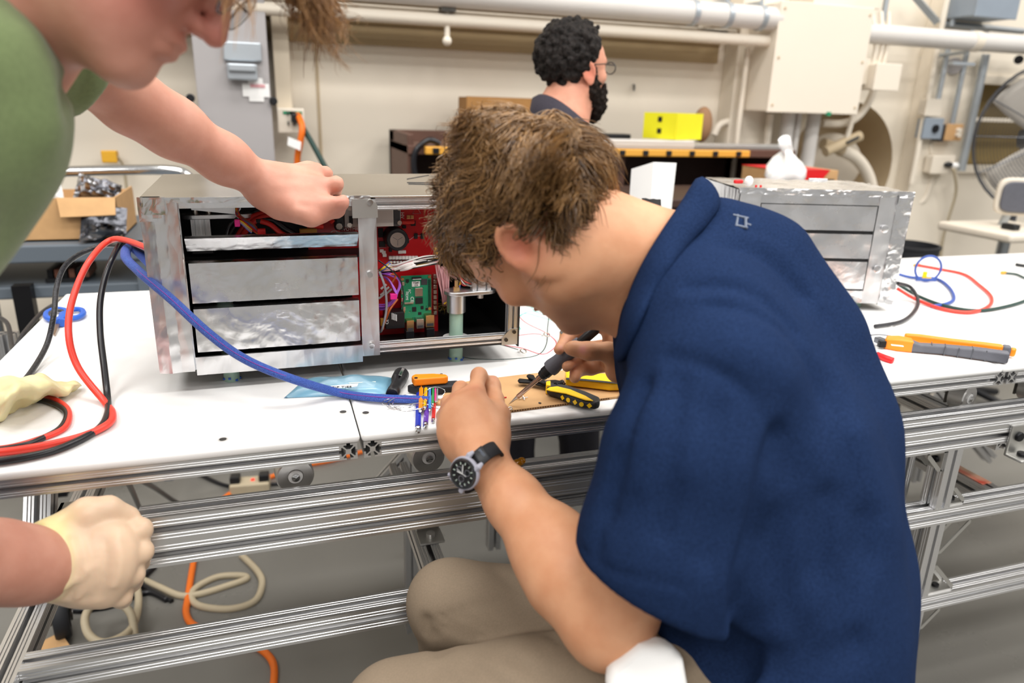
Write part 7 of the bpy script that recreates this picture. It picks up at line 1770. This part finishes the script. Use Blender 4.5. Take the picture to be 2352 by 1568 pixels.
# ================================================================ the person on the left in the green T-shirt
PL = root('person', 'person in a green T-shirt leaning in, bare hand reaching into the near foil box', 'person', (-.75, .55, 0))
skl = skin_mat('skin_left', '#cb9480', '#c18874', (('flush', '#c46a62'), ('nail', '#d9a79c')))
lf = nrm((.743*CR-.67*CU)*math.cos(R_(18))+CF*math.sin(R_(18))); lu_ = .656*CR+.755*CU
HL = Frame(at(298, -208, .62), lf, lu_, 1.0)
shF = at(80, 40, .80); elF = at(300, 232, .93); wrF = at(612, 425, 1.105)
shN = at(-430, 230, .52); elN = at(-420, 1240, .64); wrN = at(75, 1300, .845)
pts = [HL.o-.16, HL.o+.16, shF-.1, elF-.08, wrF-.06, at(800, 520, 1.22)+.03, at(800, 350, 1.26)+.03, shN-.1, elN-.08, at(340, 1420, .95)+.03, at(-600, 500, .5)-.1]
lo = np.min(pts, 0); hi = np.max(pts, 0)
S = SDF(lo, hi, .0045)
head(S, HL); ear(S, HL, -1); ear(S, HL, 1)
nb = at(-130, 30, .64)
S.cone(HL(0, -.04, -.06), nb, .06, .068, .04); S.cone(HL(0, .03, -.075), at(-60, 20, .64), .04, .05, .04)
S.cone(nb, shF, .08, .05, .04); S.cone(nb, shN, .08, .06, .04); S.cone(nb, at(-400, 500, .6), .09, .1, .05); S.cone(at(-400, 500, .6), at(-450, 1400, .62), .1, .1, .05)
# far bare arm and its hand pinching inside the box
fF = nrm(wrF-elF)
S.chain([(shF, .045), (shF*.5+elF*.5, .041), (elF, .0365), (elF*.72+wrF*.28, .0355), (elF*.35+wrF*.65, .030), (wrF, .0255)], .03)
k1, k2, k3, k4 = at(735, 478, 1.105), at(733, 432, 1.12), at(722, 398, 1.15), at(708, 385, 1.175)
for kk, r in ((k1, .0145), (k2, .0145), (k3, .013), (k4, .012)): S.cone(wrF+fF*.005, kk, .0235, r, .02)
S.cone(wrF, k1*.6+k4*.4, .024, .02, .03)
def finger(S, p, r, k=.005): S.chain([(q, r*f) for q, f in zip(p, (1.05, 1.05, .95, .8))], k)
finger(S, [k1, at(784, 464, 1.10), at(776, 484, 1.12), at(742, 490, 1.155)], .0112)
finger(S, [k2, at(772, 422, 1.12), at(770, 436, 1.15), at(745, 450, 1.165)], .0112)
finger(S, [k3, at(748, 398, 1.165), at(752, 415, 1.19), at(735, 432, 1.195)], .0105)
finger(S, [k4, at(728, 388, 1.19), at(735, 402, 1.21), at(720, 420, 1.215)], .0095)
S.chain([(at(650, 470, 1.10), .023), (at(688, 488, 1.085), .0165), (at(714, 502, 1.09), .0125), (at(738, 490, 1.115), .0105)], .006)
S.fold([(690, 470), (722, 478), (752, 484)], .004, .006); S.fold([(706, 482), (709, 490), (716, 497)], .003, .003); S.fold([(742, 452), (760, 450), (778, 448)], .004, .005)
S.cone(at(640, 455, 1.10), k1, .025, .018, .02)
for (a, b, kk) in (((640, 395, 1.2), (705, 395, 1.215), k3), ((650, 415, 1.185), (715, 425, 1.195), k2)): S.fold([(640, 400 if kk is k3 else 425), (690, 400 if kk is k3 else 424), (725, 404 if kk is k3 else 430)], .005, -.0016)
for kk in (k1, k2, k3): S.ell(kk-CF*.004, .0125, None, .01)
# near arm, its hand is inside the latex glove
fN = nrm(wrN-elN)
S.chain([(shN, .052), (shN*.5+elN*.5, .05), (elN, .045), (elN*.6+wrN*.4, .046), (elN*.2+wrN*.8, .0395), (wrN, .0365), (wrN+fN*.05, .030)], .03)
S.build('body', skl, PL, dict(flush=lambda P: blob(P, HL(-.055, .06, -.03), .05)*.55+sum(blob(P, kk, .016)*.45 for kk in (k1, k2, k3))+blob(P, at(785, 465, 1.10), .014)*.4+blob(P, HL(0, .11, -.03), .02)*.6, nail=lambda P: blob(P, at(735, 485, 1.19), .006)))
# ---- glove gripping the rail end
gp_ = [at(40, 1130, .84), at(340, 1130, .99), at(340, 1430, .99), at(40, 1430, .84), at(340, 1250, .86)]; lo = np.min(gp_, 0)-.05; hi = np.max(gp_, 0)+.05
S = SDF(lo, hi, .003)
g = lambda x, y, d: at(x, y, d)
S.ell(g(185, 1285, .895), (.064, .034, .057), [nrm(CR*.98-CF*.1), CF, CU], .02)
G = [(g(262, 1236, .905), .0160), (g(268, 1270, .90), .0165), (g(262, 1318, .90), .0155), (g(245, 1362, .905), .0145)]
for kk, r in G: S.cone(g(120, 1285, .875), kk, .033, r, .025)
S.chain([(g(140, 1228, .88), .026), (g(200, 1180, .89), .020), (g(248, 1168, .905), .0155), (g(296, 1186, .925), .0130)], .006)
for kk, m_, e_, t_, r in ((G[0][0], g(322, 1216, .925), g(318, 1245, .965), g(285, 1262, .975), .0135), (G[1][0], g(324, 1266, .92), g(318, 1290, .955), g(285, 1295, .965), .0135), (G[2][0], g(305, 1318, .915), g(303, 1335, .95), g(272, 1335, .96), .0128), (G[3][0], g(278, 1368, .915), g(280, 1375, .945), g(255, 1372, .955), .0118)):
    S.chain([(kk, r*1.05), (m_, r*1.08), (e_, r), (t_, r*.85)], .005)
S.cone(g(60, 1290, .845), g(135, 1285, .875), .037, .036, .02)
for (a, b, c, dd) in (((165, 1240), (180, 1300), (160, 1370), .0022), ((200, 1230), (215, 1290), (195, 1375), .002), ((235, 1240), (243, 1300), (225, 1370), .002), ((120, 1230), (138, 1290), (120, 1365), .0025), ((150, 1345), (175, 1330), (200, 1310), -.0022), ((270, 1235), (276, 1290), (262, 1345), -.002), ((180, 1370), (205, 1340), (215, 1300), -.0018)):
    S.fold([a, b, c], .005, dd*1.9)
fc = nrm(g(135, 1285, .875)-g(60, 1290, .845)); cut = g(78, 1292, .852)
S.cone(cut-fc*.03, cut+fc*.012, .0355, .0345, .002, sub=True); S.plane(cut, -fc)
mat('latex_skin', '#e3c5a8', .4, 0, noise=.06, nscale=30, sss=.25, attr=[('cuff', '#ecdcA0'.lower())])
S.build('latex_glove', mat('latex_skin'), PL, dict(cuff=lambda P: np.exp(-(np.abs((P-cut)@fc)/.022)**3)))
rr = []
for t in np.linspace(0, 2*math.pi, 30, endpoint=False):
    a_ = nrm(np.cross(fc, CF)); b_ = np.cross(fc, a_); rr.append(cut+(a_*math.cos(t)+b_*math.sin(t))*.0375)
MB().tube(rr, .0045, 8, closed=True).build('glove_cuff', mat('cuff_yellow', '#ecdca0', .45, sss=.2), PL)
# ---- T-shirt
mat('green_cloth', '#6f7f55', .85, noise=.08, nscale=200, bump=.1, bscale=500, sheen=.2, spec=.2)
lo = np.min([at(-560, 760, .55)-.2, at(-460, -220, .6)-.15], 0); hi = np.max([shF+.12, at(215, 200, .9)+.06, at(0, -100, .75)+.1], 0)
S = SDF(lo, hi, .006)
S.chain([(at(-190, 20, .68), .07), (at(-172, 150, .62), .092), (at(-205, 280, .60), .098), (at(-360, 430, .59), .10), (at(-540, 590, .58), .105), (at(-700, 760, .58), .11)], .05)
S.chain([(at(-360, 200, .56), .11), (at(-480, 420, .56), .11), (at(-620, 620, .56), .11)], .06)
S.chain([(at(-80, 30, .72), .07), (at(55, 55, .77), .064), (at(135, 118, .82), .060), (at(208, 186, .88), .056)], .03)
S.chain([(at(-250, 60, .62), .08), (shN, .085), (at(-600, 500, .53), .08)], .04)
x = S._win(at(215, 205, .88)-.13, at(215, 205, .88)+.13, 0); X, Y, Z = S._xyz(x); pc = at(200, 180, .87); an = nrm(elF-shF); an = nrm(an*.9+CR*.35)
S._sb(x, -((X-pc[0])*an[0]+(Y-pc[1])*an[1]+(Z-pc[2])*an[2]), .004)
S.cone(at(150, 135, .84), at(290, 235, .92), .046, .046, .003, sub=True)
S.cone(HL(0, -.03, -.05), at(-60, 50, .655), .072, .076, .006, sub=True)
for px, w_, d_ in (([(120, 60), (150, 130), (150, 230)], .012, .010), ([(80, 100), (110, 200), (110, 300)], .02, -.006), ([(30, 250), (40, 400), (10, 540)], .03, .008), ([(180, 130), (192, 175), (180, 220)], .006, .003), ([(20, 100), (40, 250), (20, 400)], .03, -.006)):
    S.fold(px, w_, d_)
S.build('t_shirt', mat('green_cloth'), PL)
# ---- jeans
mat('jeans', '#75869b', .85, noise=.15, nscale=300)
MB().tube(spline([at(-760, 1000, .58), at(-640, 1350, .64), at(-420, 1620, .70), V(-.76, .56, .40), V(-.76, .56, .05)], 4), [.13]*4+[.12]*4+[.10]*4+[.085]*5, 18).build('jeans', mat('jeans'), PL)
MB().tube(spline([at(-660, 1000, .6), V(-.95, .40, .6), V(-.96, .38, .05)], 4), [.12]*4+[.09]*5, 16).build('jeans', mat('jeans'), PL)
for p_ in (V(-.72, .62, .04), V(-.90, .44, .04)): MB().sphere(p_, (.12, .05, .04), 14, 8).build('shoe', mat('black_plastic'), PL)
# ---- glasses
ey = HL(-.031, .112, .008); mb = MB()
for sx in (-1, 1):
    c = HL(sx*.034, .108, .004); mb.tube([c+HL.l*.024*math.cos(t)+HL.u*.019*math.sin(t) for t in np.linspace(0, 2*math.pi, 24, endpoint=False)], .0011, 6, closed=True)
mb.tube([HL(-.010, .112, .008), HL(.010, .112, .008)], .0011, 6)
for sx in (-1, 1): mb.tube([HL(sx*.058, .105, .01), HL(sx*.078, .05, .012), HL(sx*.08, -.015, .008)], .0013, 6)
gl = mb.build('glasses', mat('gunmetal'), PL)
for sx in (-1, 1): MB().cyl(HL(sx*.034, .1075, .004), HL(sx*.034, .1085, .004), .0205, n=24).build('lens', mat('lens', '#ffffff', .02, trans=1.0, ior=1.2), gl)
# ---- hair
mat('hair_tan', '#6a4526', .38, attr=[('tone', '#c39562')], spec=.6)
def keep_l(p):
    x, y, z = p
    if z > .05: return True
    if y > .055: return z > .04
    return z > -.05+.3*max(0, y+.02) and not (y > -.03 and z < .01)
def flow_l(p):
    x, y, z = p
    if z > .02 and y > -.03: return V(x*4, 1.0, .15)
    return nrm(V(x*4, y+.05, -.6))
Sc = SDF(HL.o-.17, HL.o+.17, .006); A = HL.ax()
Sc.ell(HL(0, -.014, .046), V(.084, .107, .092), A, 0); Sc.plane(HL(0, .082, .05), lf*.8-HL.u*.6); Sc.plane(HL(0, .0, -.01), lf*.75-HL.u*.65)
hair('hair', HL, mat('hair_tan'), Sc.surf(1), 330, 22, lambda p: .075+.055*(p[1] > .02)+.02*(p[2] > .05), keep_l, flow_l, 23, r0=.0010, seg=14, lift=.5, curl=1.0, freq=34, clump=.008, parent=PL, grav=.4, frizz=.35)
S = None
# ================================================================ the bearded man behind the table
PS = root('person', 'standing man with curly dark hair, full beard and glasses behind the table looking right', 'person', (.62, 2.2, 0))
sks = skin_mat('skin_standing', '#d79a80', '#cd8f76', (('flush', '#d8705a'), ('nail', '#d79a80')))
sf = nrm(CR*.82+np.array([CF[0], CF[1], 0])*.60); D0 = 2.2
HB = Frame(at(1320, 158, D0), sf, V(0, 0, 1)+CR*.02, 1.0)
nk = at(1288, 272, D0+.02); ch = at(1240, 450, D0+.08); hp = V(ch[0]-.01, ch[1], .95)
sl = np.array([CF[0], CF[1], 0]); sl = nrm(sl); bx_ = nrm(np.cross(sl, V(0, 0, 1)))
shd = nrm(bx_*.55+sl*.6)
sA, sB = ch+V(0, 0, .10)+shd*.17, ch+V(0, 0, .10)-shd*.17
lo = np.min([HB.o-.2, sA-.2, sB-.2, V(hp[0]-.3, hp[1]-.3, 0)], 0); lo[2] = .75; hi = np.max([HB.o+.2, sA+.2, sB+.2], 0)
S = SDF(lo, hi, .006)
head(S, HB); ear(S, HB, -1); ear(S, HB, 1)
S.cone(HB(0, -.03, -.06), nk, .053, .058, .03); S.cone(HB(0, .02, -.08), nk+sf*.015, .04, .05, .03)
S.cone(nk, ch, .08, .1, .05); S.cone(ch, hp, .1, .1, .03); S.cone(sA, sB, .05, .05, .04)
hands = []
for s0 in (sA, sB):
    e0_ = s0+V(0, 0, -.30)+nrm(s0-ch)*.06; w0_ = e0_+V(0, 0, -.2)+sl*-.10
    S.chain([(s0, .05), (e0_, .042), (w0_, .028)], .02)
    pa_ = w0_+V(0, 0, -.07)-sl*.02; S.cone(w0_, pa_, .03, .034, .02, flat=(sl, 1.5))
    for j in range(4): b_ = pa_+bx_*(.022*(j-1.5)*.8); S.chain([(b_, .0105), (b_+V(0, 0, -.04), .010), (b_+V(0, 0, -.07)+sl*.012, .008)], .004)
    S.chain([(w0_+V(0, 0, -.02)+sl*-.02, .014), (w0_+V(0, 0, -.06)-sl*.045, .012), (w0_+V(0, 0, -.085)-sl*.045, .009)], .006)
er_ = HB(-.079, -.012, -.012)
S.build('body', sks, PS, dict(flush=lambda P: blob(P, er_, .03)*.6, nail=lambda P: P[:, 0]*0))
# hair and beard: curl-covered volumes
rp2 = np.random.RandomState(9)
def curls(S, amp, n=520, r=.014, surf=None):
    V0, _ = S.surf(0); idx = rp2.choice(len(V0), min(n, len(V0)), False)
    for i in idx: S.ell(V0[i]+rp2.randn(3)*r*.5, r*rp2.uniform(.5, 1.25), None, .003)
    return S
Sc = SDF(HB.o-.2, HB.o+.2, .0038); A = HB.ax(); k = HB.sc
Sc.ell(HB(0, -.02, .04), V(.083, .104, .090)*k, A, .0)
Sc.plane(HB(0, .072, .04), sf*.85-HB.u*.35); Sc.plane(HB(0, -.012, -.0), sf*.85-HB.u*.5)
Sc.plane(HB(0, -.05, -.068), -HB.u)
curls(Sc, 0, 1500, .0095)
mat('hair_black', '#100e0d', .5, bump=.9, bscale=170, noise=.5, nscale=120, col2='#2a2523', spec=.12)
Sc.build('hair', mat('hair_black'), PS, relax=1)
Sc = SDF(HB(0, .06, -.1)-.14, HB(0, .06, -.1)+.16, .0038)
for sx in (-1, 1):
    Sc.cone(HB(sx*.066, .012, .0), HB(sx*.058, .02, -.055), .012*k, .02*k, .01); Sc.cone(HB(sx*.058, .02, -.055), HB(sx*.02, .075, -.115), .024*k, .027*k, .02)
    Sc.cone(HB(sx*.03, .095, -.05), HB(sx*.035, .08, -.1), .008*k, .018*k, .01)
Sc.cone(HB(0, .08, -.10), HB(0, .075, -.135), .026*k, .02*k, .02); Sc.cone(HB(-.03, .095, -.047), HB(.03, .095, -.047), .007*k, .007*k, .006)
curls(Sc, 0, 420, .0065)
mat('beard_black', '#120e0c', .6, bump=.8, bscale=200, noise=.4, nscale=140, col2='#2c241f', spec=.1)
Sc.build('beard', mat('beard_black'), PS, relax=1)
mb = MB()
for sx in (-1, 1):
    c = HB(sx*.034, .112, .004); mb.tube([c+HB.l*.024*math.cos(t)+HB.u*.017*math.sin(t) for t in np.linspace(0, 2*math.pi, 20, endpoint=False)], .0016, 6, closed=True)
    mb.tube([HB(sx*.058, .108, .012), HB(sx*.078, .05, .014), HB(sx*.081, -.01, .01)], .0016, 6)
mb.tube([HB(-.01, .114, .008), HB(.01, .114, .008)], .0014, 6)
gl = mb.build('glasses', mat('black_plastic'), PS)
for sx in (-1, 1): MB().cyl(HB(sx*.034, .1115, .004), HB(sx*.034, .1125, .004), .02, n=20).build('lens', mat('lens'), gl)
# dark shirt with a collar
mat('dark_shirt', '#34303a', .85, noise=.15, nscale=250, bump=.1, bscale=400)
S = SDF(lo, hi, .007)
S.chain([(nk-V(0, 0, .05), .085), (ch+V(0, 0, .08), .12), (ch+V(0, 0, -.1), .125), (hp+V(0, 0, .1), .13), (hp-V(0, 0, .08), .135)], .05, flat=(sl, 1.15))
S.cone(sA, sB, .075, .075, .05)
for s0 in (sA, sB):
    e0_ = s0+V(0, 0, -.30)+nrm(s0-ch)*.06; S.chain([(s0, .075), (e0_, .062), (e0_+V(0, 0, -.12)+sl*-.06, .055)], .03)
S.cone(nk+V(0, 0, .12)+sf*.03, nk-V(0, 0, .03), .075, .074, .008, sub=True)
ts = S.build('shirt', mat('dark_shirt'), PS)
opx = [(1232, 212), (1246, 232), (1270, 262), (1296, 292), (1322, 318), (1350, 300), (1342, 268)]
mb = MB(); vs = []
a1_ = nrm(bx_); n = 28
for i in range(n):
    t = 2*math.pi*i/n; d_ = bx_*math.cos(t)*.085+sl*math.sin(t)*.082; back = .5-.5*math.cos(t-math.pi*.6)
    bk = np.dot(nrm(d_), -sf)*.5+.5; top = nk+d_*(.93+.12*(1-bk))+V(0, 0, -.045+.112*bk); mid_ = nk+d_*(1.04+.14*(1-bk))+V(0, 0, -.05+.112*bk); bot = nk+d_*(1.22+.22*(1-bk))+V(0, 0, -.10+.06*bk)
    vs += [top-V(0, 0, .02)-d_*.05, top, mid_, bot]
mb.add(vs, [(i*4+k2, i*4+k2+1, ((i+1) % n)*4+k2+1, ((i+1) % n)*4+k2) for i in range(n) for k2 in range(3)])
mb.build('collar', mat('dark_shirt'), ts, smooth=180, fixn=False, solid=.003)
# trousers and shoes
mat('dark_trousers', '#25242c', .85, noise=.2, nscale=200)
S = None
tl = onY(1180, 1030, 2.25); tr_ = onY(1330, 1010, 2.25)
for q in (tl, tr_):
    hx = V(hp[0]+(.09 if q is tr_ else -.09), 2.28, .92)
    MB().tube(spline([hx, V((hx[0]+q[0])/2, 2.27, .62), V(q[0], 2.25, q[2]), V(q[0], 2.25, .08)], 4), [.1]*4+[.085]*4+[.075]*5, 16).build('trousers', mat('dark_trousers'), PS)
    MB().sphere((q[0]+.05, 2.2, .045), (.13, .05, .045), 14, 8).build('shoe', mat('black_plastic'), PS)
